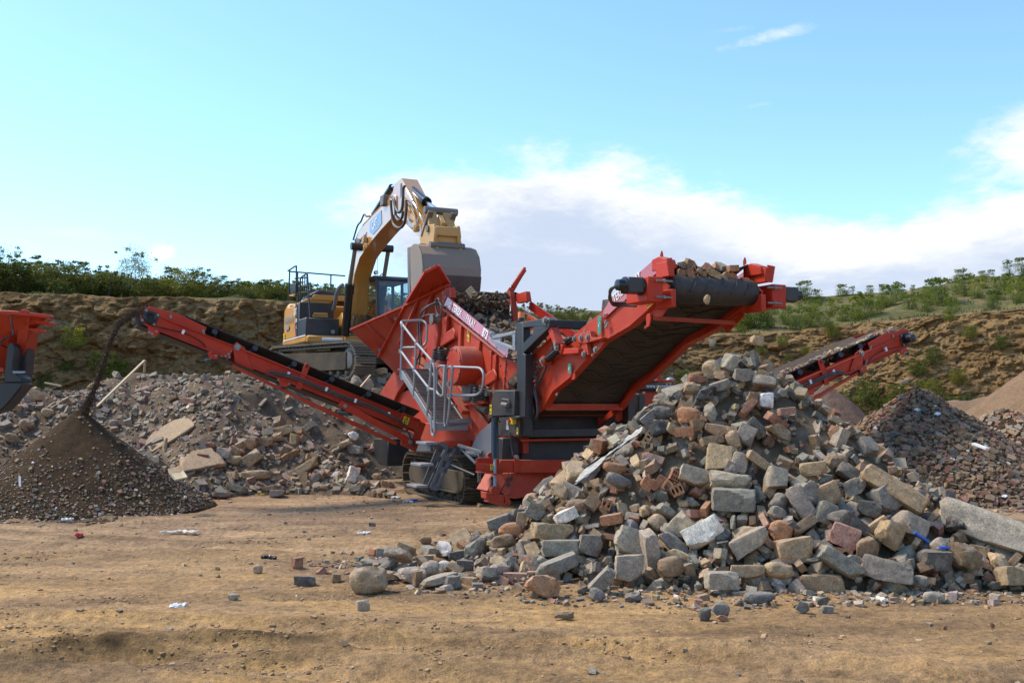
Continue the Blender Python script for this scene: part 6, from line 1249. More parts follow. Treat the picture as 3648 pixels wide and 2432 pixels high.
pane([Q_(ca1-.02,ct1-.08,cz0+.16),Q_(ca1-.02,ct0+.08,cz0+.16),Q_(ca1-.12,ct0+.08,cz1-.12),Q_(ca1-.12,ct1-.08,cz1-.12)])
pane([Q_(ca0+.1,ct1-.02,cz0+.5),Q_(ca1-.12,ct1-.02,cz0+.5),Q_(ca1-.16,ct1-.02,cz1-.12),Q_(ca0+.1,ct1-.02,cz1-.12)],'side_window');pane([Q_(.78,ct0+.02,cz0+.45),Q_(ca1-.12,ct0+.02,cz0+.45),Q_(ca1-.16,ct0+.02,cz1-.12),Q_(.78,ct0+.02,cz1-.12)],'door_window')
pane([Q_(ca0+.02,ct1-.1,cz0+.8),Q_(ca0+.02,ct0+.1,cz0+.8),Q_(ca0+.02,ct0+.1,cz1-.15),Q_(ca0+.02,ct1-.1,cz1-.15)],'rear_window')
for t in (ct1+.0,ct0+.02):
    c = Q_(ca1-.1,t,cz1+.08);m = MB();m.cyl(c-EU*.05,c+EU*.04,.055,16);lm = m.build('cab_lamp',MT['black'],cab_e);m = MB();m.cyl(c+EU*.04,c+EU*.05,.045,16);m.build('lamp_lens',MT['lamp'],lm)
m = MB();c = Q_(.5,ct1-.22,cz1+.03);m.lathe(c,Z3,[(0,.07),(.06,.065),(.09,.03)],14);m.build('cab_beacon',MT['amber'],cab_e)
bar_([Q_(.4,ct1-.3,cz1),Q_(.4,ct1-.5,cz1+.22),Q_(.4,ct1-.52,cz1+.02)],.014);bar_([Q_(.2,ct1-.42,cz1),Q_(.2,ct1-.42,cz1+.75)],.005,'aerial');bar_([Q_(ca1-.02,ct0-.02,cz0+.1),Q_(ca1+.0,ct0-.02,cz1-.35)],.016,'grab_rail','galv')
m = MB();m.cyl(Q_(ca1-.1,ct0-.04,cz1-.2),Q_(ca1-.1,ct0-.04,cz1-.32),.05,10);m.bar(Q_(ca1-.1,ct0-.15,cz1-.35),Q_(ca1-.1,ct0-.15,cz1-.72),.12,.05,EU);m.build('cab_mirror',MT['black'],cab_e,.01)
m = MB();m.box(EX,.05,.22,-.92,-.45,3.75,4.55);m.box(EX,.1,.6,-.92,-.45,3.66,3.82);m.build('seat',MT['dark'],cab_e,.04)
# hoses and valves between the boom and the cab
for i in range(5): m = MB();t = .28-.12*i;m.tube(curve_pts([Q_(.66,t,3.45),Q_(.72,t,3.7),Q_(.66,t+.02,3.95),Q_(.5,t,4.1)],5),.022,7);m.build('hose',MT['hose'],exc)
for i in range(5): m = MB();t = .26-.12*i;m.cyl(Q_(.74,t,3.62),Q_(.72,t,3.86),.016,8);m.build('hose_fitting',MT['steel'],exc)
m = MB();m.box(EX,.45,.75,-.32,.36,ZD+.15,3.56);m.build('valve_block',MT['dark'],exc,.02)

# ---------------------------------------------------------------- the driver, seated in the cab
def skin_body(name,pts,edges,mat,parent,lv=2):
    me = bpy.data.meshes.new(name);Mi = WM[parent.name].inverted() if parent else Matrix.Identity(4);me.from_pydata([Mi @ Vector(p[:3]) for p in pts],edges,[]);o = link(name,me,parent);me.materials.append(mat)
    sk = o.modifiers.new('skin','SKIN');me.skin_vertices.new(name='s') if not me.skin_vertices else None
    for v,p in zip(me.skin_vertices[0].data,pts): v.radius = (p[3],p[4] if len(p) > 4 else p[3])
    me.skin_vertices[0].data[0].use_root = True;su = o.modifiers.new('sub','SUBSURF');su.levels = lv;su.render_levels = lv;me.polygons.foreach_set('use_smooth',np.ones(len(me.polygons),bool));sk.use_smooth_shade = True;return o
hd = EX.on(1352,1057,s=.42);th_ = hd.y
drv = thing('person',Q_(.35,th_,3.82),0,'person in orange work vest and dark cap seated at the excavator controls','person')
def D_(s,t,z,r,r2=None): p = Q_(s,th_+t,z);return (p.x,p.y,p.z,r,r2 or r)
hz = hd.z
skin_body('body',[D_(.32,0,3.86,.15),D_(.34,0,4.05,.14,.17),D_(.36,0,4.28,.13,.19),D_(.38,0,hz-.17,.055),D_(.40,0,hz-.06,.075),D_(.41,0,hz+.06,.085),
    D_(.38,.20,4.30,.06),D_(.46,.27,4.10,.05),D_(.68,.22,4.02,.038),D_(.77,.20,4.04,.035),D_(.38,-.20,4.30,.06),D_(.46,-.27,4.10,.05),D_(.68,-.22,4.02,.038),D_(.77,-.20,4.04,.035),D_(.42,.10,3.85,.10),D_(.82,.14,3.88,.075),D_(.92,.14,3.60,.05),D_(.42,-.10,3.85,.10),D_(.82,-.14,3.88,.075),D_(.92,-.14,3.60,.05)],
    [(0,1),(1,2),(2,3),(3,4),(4,5),(2,6),(6,7),(7,8),(8,9),(2,10),(10,11),(11,12),(12,13),(0,14),(14,15),(15,16),(0,17),(17,18),(18,19)],MT['skin'],drv)
skin_body('jacket',[D_(.32,0,3.84,.165),D_(.34,0,4.05,.155,.19),D_(.36,0,4.27,.14,.20),D_(.375,0,4.38,.09),D_(.38,.21,4.31,.075),D_(.46,.28,4.10,.065),D_(.66,.23,4.02,.05),D_(.38,-.21,4.31,.075),D_(.46,-.28,4.10,.065),D_(.66,-.23,4.02,.05)],
    [(0,1),(1,2),(2,3),(2,4),(4,5),(5,6),(2,7),(7,8),(8,9)],MT['hivis'],drv)
skin_body('trousers',[D_(.32,0,3.84,.15),D_(.42,.11,3.85,.115),D_(.83,.14,3.88,.09),D_(.93,.14,3.58,.07),D_(.42,-.11,3.85,.115),D_(.83,-.14,3.88,.09),D_(.93,-.14,3.58,.07)],[(0,1),(1,2),(2,3),(0,4),(4,5),(5,6)],MT['navy'],drv)
m = MB();c = Q_(.41,th_,hz+.05);m.lathe(c,Z3,[(0,.098),(.05,.096),(.09,.075),(.105,.02)],18);m.prism([c+EU*x+EV*y for x,y in ((.06,-.08),(.19,-.05),(.19,.05),(.06,.08))],Z3*.015);m.build('cap',MT['navy'],drv)
m = MB()
for y in (.032,-.032): m.cyl(Q_(.487,th_+y,hz+.015),Q_(.495,th_+y,hz+.015),.012,8)
m.build('eye',MT['ink'],drv);m = MB();m.lathe(Q_(.48,th_,hz+.01),EU*.5-Z3*.8,[(0,.010),(.03,.018),(.045,.01)],8);m.build('nose',MT['skin'],drv);m = MB();m.prism([Q_(.36,th_+.07,3.9),Q_(.36,th_-.07,3.9),Q_(.36,th_-.05,4.36),Q_(.36,th_+.05,4.36)],EU*.17);m.build('shirt',MT['navy'],drv,.03)
m = MB();m.prism([Q_(.484,th_-.03,hz-.05),Q_(.484,th_+.03,hz-.05),Q_(.484,th_+.025,hz-.042),Q_(.484,th_-.025,hz-.042)],EU*.005);m.build('mouth',MT['redlens'],drv)

# ---------------------------------------------------------------- the red machine cut by the frame edge
LH = 17.0
def WL(x,y,d=0.0): return W(x,y,LH+d)
lh = thing('crusher',Vector((-8.6,17.4,0)),0,'red and black end of another machine with a flared hopper at the frame edge','crusher')
m = MB();m.prism([WL(-420,1085),WL(-10,1104),WL(40,1106),WL(176,1120),WL(183,1127),WL(178,1134),WL(110,1127),WL(0,1118),WL(-420,1100)],(0,.12,0));rim_ = m.build('hopper_rim',MT['red_clean'],lh,.01)
m = MB();m.prism([WL(65,1109),WL(84,1101),WL(93,1102),WL(107,1113)],(0,.03,0));m.build('lifting_lug',MT['red_clean'],rim_,.004)
m = MB();m.prism([WL(-420,1100,.06),WL(170,1130,.06),WL(95,1200,.75),WL(60,1330,1.0),WL(-420,1330,1.0)],(0,.03,0));m.build('hopper_side',MT['red'],lh,.004)
for x0 in (36,104): m = MB();m.prism([WL(x0,1122,.05),WL(x0+3,1122,.05),WL(x0-10,1265,.75),WL(x0-16,1265,.75)],(0,.35,0));m.build('hopper_rib',MT['red'],lh,.004)
m = MB();m.prism([WL(70,1146,.25),WL(106,1128,.05),WL(98,1200,.40),WL(82,1268,.60),WL(54,1264,.6),WL(62,1190,.4)],(0,.08,0));m.build('leg_panel',MT['red'],lh,.01)
for y0,x1 in ((1155,175),(1182,144)): m = MB();m.prism([WL(104,y0-14,.2),WL(x1-16,y0-12,.05),WL(x1-2,y0-12,.05),WL(x1,y0,.05),WL(x1-4,y0+2,.05),WL(x1-20,y0+2,.1),WL(100,y0-8,.3)],(0,.25,0));m.build('hopper_flare',MT['red_clean'],lh,.01)
m = MB();m.prism([WL(-420,1310,.35),WL(12,1310,.35),WL(15,1325,.35),WL(-420,1328,.35)],(0,.1,0));m.build('lower_rail',MT['red'],lh,.006)
m = MB();m.prism([WL(25,1235,.3),WL(33,1219,.3),WL(46,1222,.3),WL(53,1240,.3),WL(46,1290,.3),WL(44,1322,.3),WL(78,1345,.3),WL(78,1362,.3),WL(14,1362,.3),WL(14,1330,.3)],(0,.35,0));m.build('black_frame',MT['dark'],lh,.015)
m = MB();m.prism([WL(50,1264,.6),WL(97,1240,.6),WL(95,1290,.6),WL(88,1340,.6),WL(44,1340,.6)],(0,.3,0));m.prism([WL(-420,1360,.28),WL(78,1362,.28),WL(76,1378,.28),WL(28,1438,.28),WL(3,1462,.28),WL(-420,1600,.28)],(0,.4,0));m.build('chute',MT['dark'],lh,.02)
m = MB();m.prism([WL(42,1321,.24),WL(88,1321,.24),WL(88,1329,.24),WL(47,1330,.24)],(0,.04,0));m.build('bright_edge',MT['galv'],lh,.004)
m = MB();m.tube(curve_pts([WL(42,1128,.0),WL(41,1150,.0),WL(48,1180,.0),WL(44,1194,.0),WL(20,1202,.0),WL(2,1216,.0),WL(5,1228,.0),WL(24,1238,.1)],6),.015,7);m.build('cable',MT['black'],lh)
m = MB();m.prism([WL(-620,1500,.5),WL(-300,1500,.5),WL(-300,1795,.5),WL(-620,1795,.5)],(0,1.8,0));m.build('track_base',MT['muddy'],lh,.05)
# loose pieces of the pile as settled: shape, variant, size cm, position cm, turn (quaternion x 100)
SETTLED = [2,4,54,39,9,223,1125,191,3,-48,-82,-32,1,3,41,30,23,289,978,82,53,29,-18,-77,2,1,54,35,13,2,1131,76,7,90,-39,17,2,5,47,34,11,154,1139,159,25,69,66,17,
1,3,36,25,22,535,995,27,57,-76,33,2,1,4,47,26,17,468,965,28,16,-30,-92,-21,3,3,26,20,14,407,869,18,6,-86,-49,13,2,5,32,23,8,-113,992,20,13,75,63,-18,
4,0,24,21,16,457,936,21,68,51,26,47,2,4,36,23,7,-70,932,7,3,95,30,10,4,2,27,23,17,-96,952,8,6,26,96,1,1,3,31,22,17,436,975,52,47,-19,-16,-85,
3,1,26,21,15,131,954,57,48,-18,77,-38,1,2,34,23,18,-95,1016,24,91,4,20,36,4,0,24,21,14,121,1078,123,84,49,-17,-14,1,1,31,16,11,420,867,6,85,3,-3,-52,
4,5,30,18,20,227,959,59,89,-39,-5,-23,3,3,33,27,20,-40,1087,47,50,29,81,-10,3,2,30,22,18,534,968,19,95,21,-14,-21,4,3,26,19,15,70,1001,68,96,-8,-8,23,
2,0,55,40,13,488,1248,50,95,-14,29,2,3,3,25,21,17,262,976,78,42,23,-55,-69,1,2,30,20,16,69,1090,109,17,-70,-68,-17,3,4,21,14,13,274,810,8,63,-75,5,-20,
1,0,28,18,14,365,933,25,26,-35,90,-1,3,4,22,16,14,321,917,19,8,63,72,-27,2,3,29,21,6,490,982,31,48,-83,-11,-25,2,0,27,18,7,330,975,64,85,38,-32,20,
1,5,33,16,13,-128,946,7,0,32,-95,0,3,0,34,29,23,182,1163,175,18,19,6,-96,2,1,33,20,7,189,1144,186,11,-16,97,15,4,4,22,15,15,480,907,13,73,9,-23,64,
4,5,28,23,19,618,1090,9,17,95,-24,9,3,2,20,16,14,145,996,76,78,53,16,-29,1,0,21,14,10,446,860,7,57,55,42,45,3,4,20,14,12,483,878,6,8,91,40,2,
2,0,23,16,5,215,969,69,54,31,-65,-43,1,2,23,16,10,517,927,16,10,-38,87,31,1,4,26,17,11,85,1078,105,3,-44,-2,90,2,5,29,19,7,56,1101,103,42,11,20,-88,
3,2,21,15,15,118,995,73,48,-55,-69,-2,4,5,17,15,9,31,966,39,10,29,77,-56,3,4,18,15,12,254,956,73,92,-13,20,32,1,3,23,16,10,433,967,40,37,-14,-18,-90,
1,5,25,12,14,1,951,22,61,-69,18,34,4,0,24,18,11,-148,1036,5,66,-7,3,-75,2,3,34,24,7,225,1277,116,38,-1,-42,-82,3,5,16,11,9,213,766,5,13,-1,1,-99,
4,1,18,15,10,182,1006,86,29,-1,-95,7,2,2,17,13,4,252,850,2,84,0,0,-55,4,2,18,16,10,341,967,55,42,15,-5,-90,1,1,31,17,14,284,923,23,59,46,19,64,
3,4,20,15,15,400,934,37,63,0,-36,-69,3,4,18,16,14,505,914,8,97,-6,-23,-2,4,3,19,15,13,202,955,61,7,-4,91,41,1,2,26,16,11,87,988,61,92,-37,-5,-15,
1,4,19,12,9,19,868,5,77,-1,3,63,2,3,24,15,6,179,1059,127,27,-59,-70,-30,1,0,24,13,14,352,938,31,21,36,-29,-86,4,3,20,17,9,331,956,45,55,-25,80,-3,
3,0,17,11,11,387,815,6,1,-88,-47,-4,1,4,21,14,9,155,1000,84,34,4,-93,15,4,0,20,17,13,39,1096,87,94,-5,-33,1,4,1,21,13,13,58,904,7,15,22,-60,-76,
1,1,18,12,10,358,887,6,7,-7,72,-69,4,5,19,17,12,76,921,5,1,57,-75,-32,4,4,17,14,11,-1,1002,41,32,-5,-44,-84,2,4,27,14,7,236,944,44,91,-14,26,-29,
1,2,18,12,8,-21,945,15,6,13,-89,-43,1,5,26,14,9,-124,978,10,22,-45,86,-2,4,5,14,12,7,171,942,34,18,79,-56,-17,1,4,22,15,10,-62,1061,43,8,-80,51,31,
1,3,21,10,11,-57,856,6,1,-95,-31,0,2,4,29,16,6,324,1025,98,5,-26,89,36,1,4,25,17,12,537,940,11,70,39,-5,-59,1,1,21,11,11,167,833,6,4,-1,3,-100,
4,1,21,14,11,105,1038,86,34,9,21,-91,4,3,15,13,10,202,986,75,95,-1,30,-11,3,4,24,17,17,55,1072,95,19,-23,60,-74,1,4,33,24,18,-55,1146,47,48,13,-48,72,
1,1,23,13,10,-13,958,25,12,28,-84,-45,1,3,19,13,10,13,987,36,4,54,-68,-49,4,0,18,13,8,243,1013,104,75,9,65,-3,4,5,17,13,12,16,1038,56,2,-9,69,72,
1,4,21,12,11,292,938,35,30,91,-23,-16,4,3,19,14,12,22,1134,90,7,57,65,-49,4,5,15,12,10,58,968,40,29,-35,-89,-4,3,3,20,14,12,89,1152,115,59,6,-29,76,
1,1,19,11,11,179,921,24,12,78,59,17,1,5,19,14,8,152,1014,93,76,-58,26,-12,0,0,15,10,6,44,833,3,100,0,0,8,3,5,24,16,15,56,1000,55,54,-51,50,-43,
0,5,12,11,6,440,875,4,81,0,0,-59,4,4,18,12,10,-1,954,7,36,26,77,47,1,0,24,14,9,193,1026,108,27,15,-8,95,1,1,21,15,8,135,1141,143,13,-57,72,-38,
1,3,37,24,21,-81,1062,22,27,-3,-33,-90,0,2,15,10,7,331,839,5,3,-3,70,-71,2,5,21,14,4,199,943,40,63,-17,75,-13,0,0,18,10,7,130,843,5,71,70,7,8,
3,1,16,12,11,134,1007,84,48,-26,48,-68,3,4,15,12,9,298,1022,100,26,8,-36,-90,3,4,25,18,17,-47,1047,39,16,84,-41,32,1,1,24,17,11,38,1117,91,49,-3,58,-65,
4,1,27,21,14,516,941,9,53,25,4,-81,2,1,24,15,5,212,1068,137,45,2,-21,87,4,0,19,16,10,-32,1041,33,37,-19,89,18,4,5,15,12,10,190,951,46,80,-16,18,-55,
4,1,13,11,7,11,954,7,85,38,-14,-33,0,1,13,11,7,33,922,5,12,-98,17,-2,1,2,25,15,14,-45,1024,29,11,-78,-28,55,2,4,17,12,4,113,1019,84,46,49,-24,70,
0,3,15,10,6,268,853,4,0,-58,-82,0,0,3,14,10,7,371,889,7,40,49,45,63,1,3,17,12,6,274,969,65,8,-37,20,-91,4,4,15,11,9,-66,904,5,80,46,-4,-38,
1,4,17,10,8,120,922,14,90,43,2,12,4,0,19,14,11,285,965,52,79,30,-6,-54,1,1,24,15,10,280,1014,95,14,-22,21,-94,1,1,22,14,8,259,1003,90,9,-53,76,35,
4,5,14,11,8,463,968,44,21,-57,-72,-32,1,2,18,13,7,-55,924,7,20,17,-64,-73,1,3,14,10,5,274,906,28,2,5,21,98,2,3,33,18,6,184,991,67,95,28,-11,4,
0,1,13,10,7,402,864,6,23,18,-60,-75,2,5,19,12,3,214,921,16,4,-5,-91,-40,0,4,16,11,7,416,975,48,9,-80,-36,48,0,4,15,10,6,41,868,4,98,0,0,20,
4,0,18,12,8,329,1007,89,79,14,16,57,0,2,21,9,7,366,866,4,49,7,-8,87,1,5,20,11,7,170,1029,110,50,-11,13,-85,2,4,23,13,4,445,1200,77,21,-31,24,-90,
0,4,14,10,7,-51,912,4,0,99,12,0,1,5,17,9,7,152,865,4,50,0,-1,86,2,1,21,14,4,292,1191,187,95,-19,25,8,1,3,16,12,9,148,1029,100,76,51,-31,27,
2,4,22,13,4,482,1208,43,32,-56,-75,17,4,2,14,11,8,171,950,44,56,77,31,2,3,0,19,16,13,-16,963,10,68,-38,2,-62,3,3,19,14,14,46,1033,65,74,59,-32,4,
3,0,15,12,11,522,912,10,86,19,-46,-10,2,3,20,15,4,155,1244,111,29,-21,14,93,4,2,16,13,10,455,926,5,85,-5,-23,48,1,5,18,10,8,20,971,29,2,44,-49,75,
0,1,14,10,7,300,945,44,72,-25,-62,17,2,2,22,12,5,85,1013,76,11,46,88,-6,4,4,16,14,8,210,995,84,63,-14,-35,-68,1,2,22,14,13,497,932,16,94,-5,18,-28,
4,5,15,11,10,366,1022,92,36,89,22,-17,3,5,13,9,10,-22,958,1,64,69,33,10,1,3,15,11,6,191,943,34,28,52,37,72,0,3,20,10,7,83,956,30,27,-14,-84,45,
0,3,14,10,6,379,939,37,74,6,-50,-45,0,1,21,10,7,264,919,25,39,-54,-71,23,4,4,18,15,10,-38,1113,60,31,-87,30,24,0,1,20,10,6,195,934,45,47,-44,-45,62,
0,4,16,10,6,458,988,42,78,-43,-28,-35,4,4,16,15,8,328,1203,165,81,8,-39,-43,0,3,16,9,7,95,909,6,26,-54,80,-7,0,3,22,11,6,-23,1034,40,16,9,-43,89,
0,1,21,9,6,512,894,7,2,-20,-1,98,3,1,25,16,14,-81,985,8,81,-41,-18,37,1,5,22,15,8,12,1078,72,3,67,66,33,2,2,28,16,5,270,951,42,10,-69,69,-20,
3,2,13,10,8,98,979,54,59,-6,-80,6,1,4,21,12,10,123,949,35,37,-89,-25,-4,1,4,25,18,13,536,1049,28,32,-25,-60,-68,1,3,17,10,7,186,984,72,95,28,-8,-6,
0,3,16,11,7,-58,1013,20,44,-84,21,24,1,3,22,13,9,159,1225,130,19,82,-43,32,3,5,14,12,10,-37,1055,47,37,-22,-70,58,2,5,20,11,4,329,1077,145,41,-42,81,8,
1,3,26,17,9,470,1222,55,1,91,-39,15,1,0,31,19,13,-131,1020,6,49,2,1,-87,0,0,17,11,7,98,995,66,7,5,-95,31,0,2,16,9,7,-89,936,8,62,34,63,-33,
0,4,15,10,6,181,940,38,64,-9,-15,75,1,5,25,12,10,582,1006,7,46,43,-55,-55,1,4,23,15,13,158,983,66,29,85,-30,-32,0,0,13,9,7,380,917,21,8,13,52,-84,
0,2,20,10,6,70,966,35,62,-30,55,-47,0,2,21,10,7,-13,947,4,7,-18,-90,-39,3,0,19,15,14,509,981,11,54,-34,47,-61,1,5,23,11,12,34,1024,56,56,55,-12,-60,
3,2,18,12,11,104,1021,81,34,-13,-80,-47,0,1,20,10,6,429,992,57,81,-39,-42,15,0,4,20,11,7,276,837,6,30,30,64,64,3,5,12,10,9,-80,1046,33,55,-17,44,69,
2,3,22,13,6,49,1046,72,98,-14,-2,11,0,3,20,10,7,415,981,58,3,33,-39,-86,0,2,13,10,6,511,905,6,58,80,13,9,4,0,20,12,10,-21,1091,60,35,-81,26,39,
0,3,18,11,7,513,1000,32,73,11,-42,-52,0,1,12,10,7,516,978,18,49,-18,-85,-3,0,2,18,10,7,141,1041,105,72,21,-57,34,1,4,28,17,12,39,1147,97,36,85,-5,37,
3,5,13,9,8,287,952,44,69,54,28,-38,0,0,13,11,6,-29,968,3,6,-36,-92,-11,0,4,14,10,7,143,953,49,31,-81,-49,10,4,0,14,10,6,65,1060,87,77,35,1,54,
1,0,16,9,9,267,944,57,85,-37,9,37,0,3,16,10,7,476,945,22,10,-39,23,88,0,1,14,10,7,195,1067,135,14,18,-82,-52,0,5,19,9,6,244,958,67,73,-11,43,-52,
4,2,27,22,13,-17,1111,61,89,14,-33,28,3,2,14,10,8,87,1009,70,4,100,1,-3,0,5,21,11,7,384,998,68,15,97,9,19,4,0,16,13,10,230,1013,103,0,-99,16,-1,
4,2,13,10,9,324,985,71,17,63,18,74,0,2,11,9,7,47,889,4,98,-3,-18,-1,0,4,17,9,7,244,975,74,71,13,27,-63,0,5,16,10,6,205,1003,90,80,16,40,41,
0,2,11,9,6,490,907,5,55,-53,-45,47,0,3,17,11,7,159,1021,97,43,-77,-9,-46,1,4,37,26,14,-110,1144,14,6,-36,30,88,0,1,14,9,7,-40,943,4,0,33,94,0,
0,5,19,11,7,185,1131,173,73,-10,-20,64,0,5,16,9,6,122,879,4,0,59,-80,0,1,0,16,10,8,122,1010,78,87,46,-3,-18,1,1,19,9,10,132,1058,111,71,-20,45,-51,
1,4,16,11,7,404,992,59,16,-62,72,26,4,5,16,12,7,83,965,35,18,0,-98,1,2,2,24,15,4,341,991,75,25,11,-93,24,0,2,21,10,7,19,1061,64,20,18,89,37,
0,2,13,11,7,121,1068,112,29,-6,-15,-94,0,2,16,10,6,39,1068,77,98,8,-13,16,1,0,13,8,6,326,847,3,97,1,4,22,0,2,21,9,7,182,994,79,80,49,22,25,
0,4,22,10,7,89,971,41,87,45,-11,-18,0,0,15,10,6,336,987,74,78,-35,5,-51,0,1,22,10,6,193,990,84,64,-55,-45,27,0,4,16,10,7,175,1004,78,33,-84,40,14,
0,4,13,9,6,-31,987,24,34,-89,29,-6,0,4,18,9,7,365,1011,82,82,-3,-39,42,0,3,22,10,7,149,1049,115,43,-88,21,6,0,0,12,10,7,70,1073,89,5,-89,-40,-23,
0,0,14,10,6,234,973,68,41,-58,-37,59,0,3,22,9,7,387,994,61,21,6,50,-84,0,1,20,10,6,330,1000,80,21,90,31,25,1,3,16,11,7,275,917,30,25,8,95,16,
1,2,16,10,7,297,870,4,89,1,-11,45,4,0,14,9,10,263,933,20,15,-10,-31,-93,2,4,19,14,5,1,1070,55,88,6,-29,36,0,5,16,9,6,-3,1034,49,16,95,-10,25,
0,4,21,10,6,310,960,52,18,51,-80,-24,0,4,16,10,6,127,865,4,100,0,0,0,0,0,18,10,7,149,972,56,74,30,27,-54,1,5,12,8,6,203,911,9,22,-95,-17,14,
0,4,19,10,6,35,1082,82,96,21,-15,-14,0,2,17,11,7,54,1066,81,78,17,-16,-58,0,2,14,10,6,74,1028,72,83,16,-24,-48,0,0,15,10,7,343,1029,103,11,-3,93,35,
3,3,13,9,10,334,924,16,57,31,60,47,3,4,16,13,11,141,946,33,30,-42,-49,70,1,4,11,8,7,300,858,4,2,-95,30,5,4,3,24,17,16,-73,1090,42,45,8,-16,88,
1,0,20,11,10,374,984,60,27,-20,-10,93,3,5,12,9,7,200,945,54,6,3,100,6,0,3,12,11,7,255,952,43,67,5,-2,74,4,0,15,10,8,165,997,72,89,14,-32,28,
1,1,12,8,7,524,897,4,0,-63,78,-1,3,5,19,14,14,-62,1051,26,13,-16,40,-89,3,1,16,13,11,-10,973,17,20,-80,-21,53,0,4,20,11,7,242,948,48,31,66,-65,-23,
0,0,13,10,7,382,914,8,11,4,14,98,3,1,11,9,7,362,930,11,88,39,0,27,3,2,21,16,13,339,1038,113,100,9,2,2,0,5,20,11,6,-73,1058,37,30,-87,-37,12,
3,0,12,11,8,463,916,4,9,92,39,3,1,4,17,12,9,494,1037,41,37,8,9,92,0,1,14,10,7,22,906,4,0,67,74,0,3,1,16,13,10,368,975,55,81,-33,-19,-45,
4,0,21,15,12,-25,978,13,2,-32,94,-7,3,2,14,12,10,-18,1045,42,42,17,86,-25,0,5,13,10,6,471,911,5,59,61,38,36,2,2,20,14,4,428,1202,87,90,-14,19,-36,
0,5,17,11,7,169,1248,120,84,-43,10,30,1,0,18,11,8,-89,998,15,77,-46,41,-15,0,4,21,9,7,396,932,15,21,93,29,-3,1,4,15,11,9,545,1038,27,6,21,-60,77,
0,5,17,10,7,118,1055,104,6,15,48,-86,0,4,17,9,7,266,1091,162,49,43,-4,76,3,5,14,11,8,114,1263,80,6,94,-18,30,0,4,22,10,7,346,957,42,89,19,20,-37,
4,3,11,9,5,-48,954,6,62,0,75,24,1,5,16,11,7,63,1027,68,50,28,13,81,4,4,11,7,5,191,869,4,63,70,-21,-26,3,2,12,8,8,132,997,73,47,12,27,-83,
3,1,12,11,9,198,975,64,29,-60,19,-72,0,4,11,11,7,-54,1092,52,26,20,-17,93,1,2,15,8,8,494,968,26,31,-22,5,92,2,3,17,11,3,-43,969,2,61,0,13,-78,
1,1,19,13,7,274,1249,137,30,58,-76,5,0,3,16,11,7,480,940,12,52,-24,70,43,0,0,13,10,6,141,935,24,53,69,-28,-42,1,4,11,8,5,368,920,22,68,30,58,-33,
0,2,13,9,7,25,1022,48,2,56,71,43,3,1,13,9,8,363,1032,98,71,-28,-23,61,0,2,12,9,7,109,1002,70,15,-41,43,-79,3,4,9,8,6,263,949,64,95,22,-8,-21,
0,0,18,10,7,486,918,4,0,43,-90,0,1,0,17,9,7,25,1103,81,15,-49,85,12,0,3,20,10,6,442,940,16,20,37,-26,-87,1,0,14,9,7,104,1013,75,10,69,55,-46,
3,5,15,11,11,208,977,67,42,24,-28,-83,0,4,14,10,6,473,1202,52,36,26,-90,-1,0,1,11,10,7,357,972,59,17,22,-95,13,0,2,22,10,7,-45,1032,38,9,9,-47,-87,
1,4,18,10,8,300,957,45,58,19,45,-65,2,5,35,22,7,514,1291,4,0,-87,-49,0,3,4,19,17,13,164,1086,142,70,7,-1,-71,0,0,15,10,6,248,1279,111,62,-22,35,67,
1,2,18,9,7,466,994,36,83,14,29,-46,3,1,13,10,8,371,949,34,26,-56,-69,38,0,4,21,10,6,17,1005,43,73,-42,51,-19,1,3,12,8,4,247,1006,92,67,14,21,-70,
1,3,10,7,4,320,866,2,1,-39,92,0,0,1,11,10,6,125,1116,135,32,70,64,0,1,3,18,11,9,298,979,67,12,78,48,39,0,4,18,10,6,102,1266,78,60,-1,-17,-78,
0,2,17,9,7,262,913,10,10,44,89,9,1,5,15,9,6,317,1006,95,8,-40,90,11,3,1,18,15,14,59,919,10,9,-88,-47,2,2,0,23,17,5,224,1019,107,55,-32,-3,77,
3,5,12,9,8,197,1137,177,95,-14,-21,19,4,5,18,15,8,42,1273,47,1,-47,84,26,1,0,16,9,7,99,1163,121,83,15,8,-53,0,3,20,9,7,143,1057,112,38,-59,68,22,
0,4,18,10,7,505,961,13,13,-38,-91,11,1,2,26,17,16,-66,1022,13,19,-9,97,-12,0,0,21,10,7,37,980,33,82,27,-11,49,3,3,24,20,15,586,1042,7,96,-7,-14,-21,
3,1,23,18,13,315,998,85,5,94,-30,18,3,1,10,8,7,126,1016,85,84,10,-15,-52,4,1,13,9,9,88,928,11,19,-66,70,20,1,5,17,9,6,243,1072,145,70,40,-3,-59,
1,3,16,12,7,-90,1076,35,90,-1,9,-43,1,3,16,10,7,336,1049,120,30,12,94,-12,3,0,16,12,11,219,1073,147,100,-1,4,4,2,4,12,9,3,342,1028,96,1,94,31,14,
1,4,13,7,5,96,972,48,79,-18,27,52,1,5,11,8,5,254,947,35,97,23,2,-3,3,1,16,11,12,352,968,50,64,59,-14,47,0,3,21,10,7,67,989,47,35,-42,79,29,
0,3,17,9,7,207,1082,154,92,1,31,-25,1,3,12,8,6,-116,969,4,0,-60,80,-1,4,5,18,12,9,201,959,49,32,91,-21,-14,1,2,16,8,7,-65,1045,37,17,-21,-21,94,
0,3,18,10,7,90,1091,110,91,8,-41,-1,0,4,21,9,7,389,959,39,23,-87,20,39,4,0,14,12,8,124,1141,136,27,80,53,-6,3,5,9,8,7,95,1017,76,57,-43,68,-15,
0,3,17,10,7,494,1016,37,71,48,26,45,4,3,14,11,8,443,914,4,1,-18,-98,6,1,0,15,10,9,182,939,29,66,-68,-31,7,1,4,20,13,12,28,981,41,7,87,-9,48,
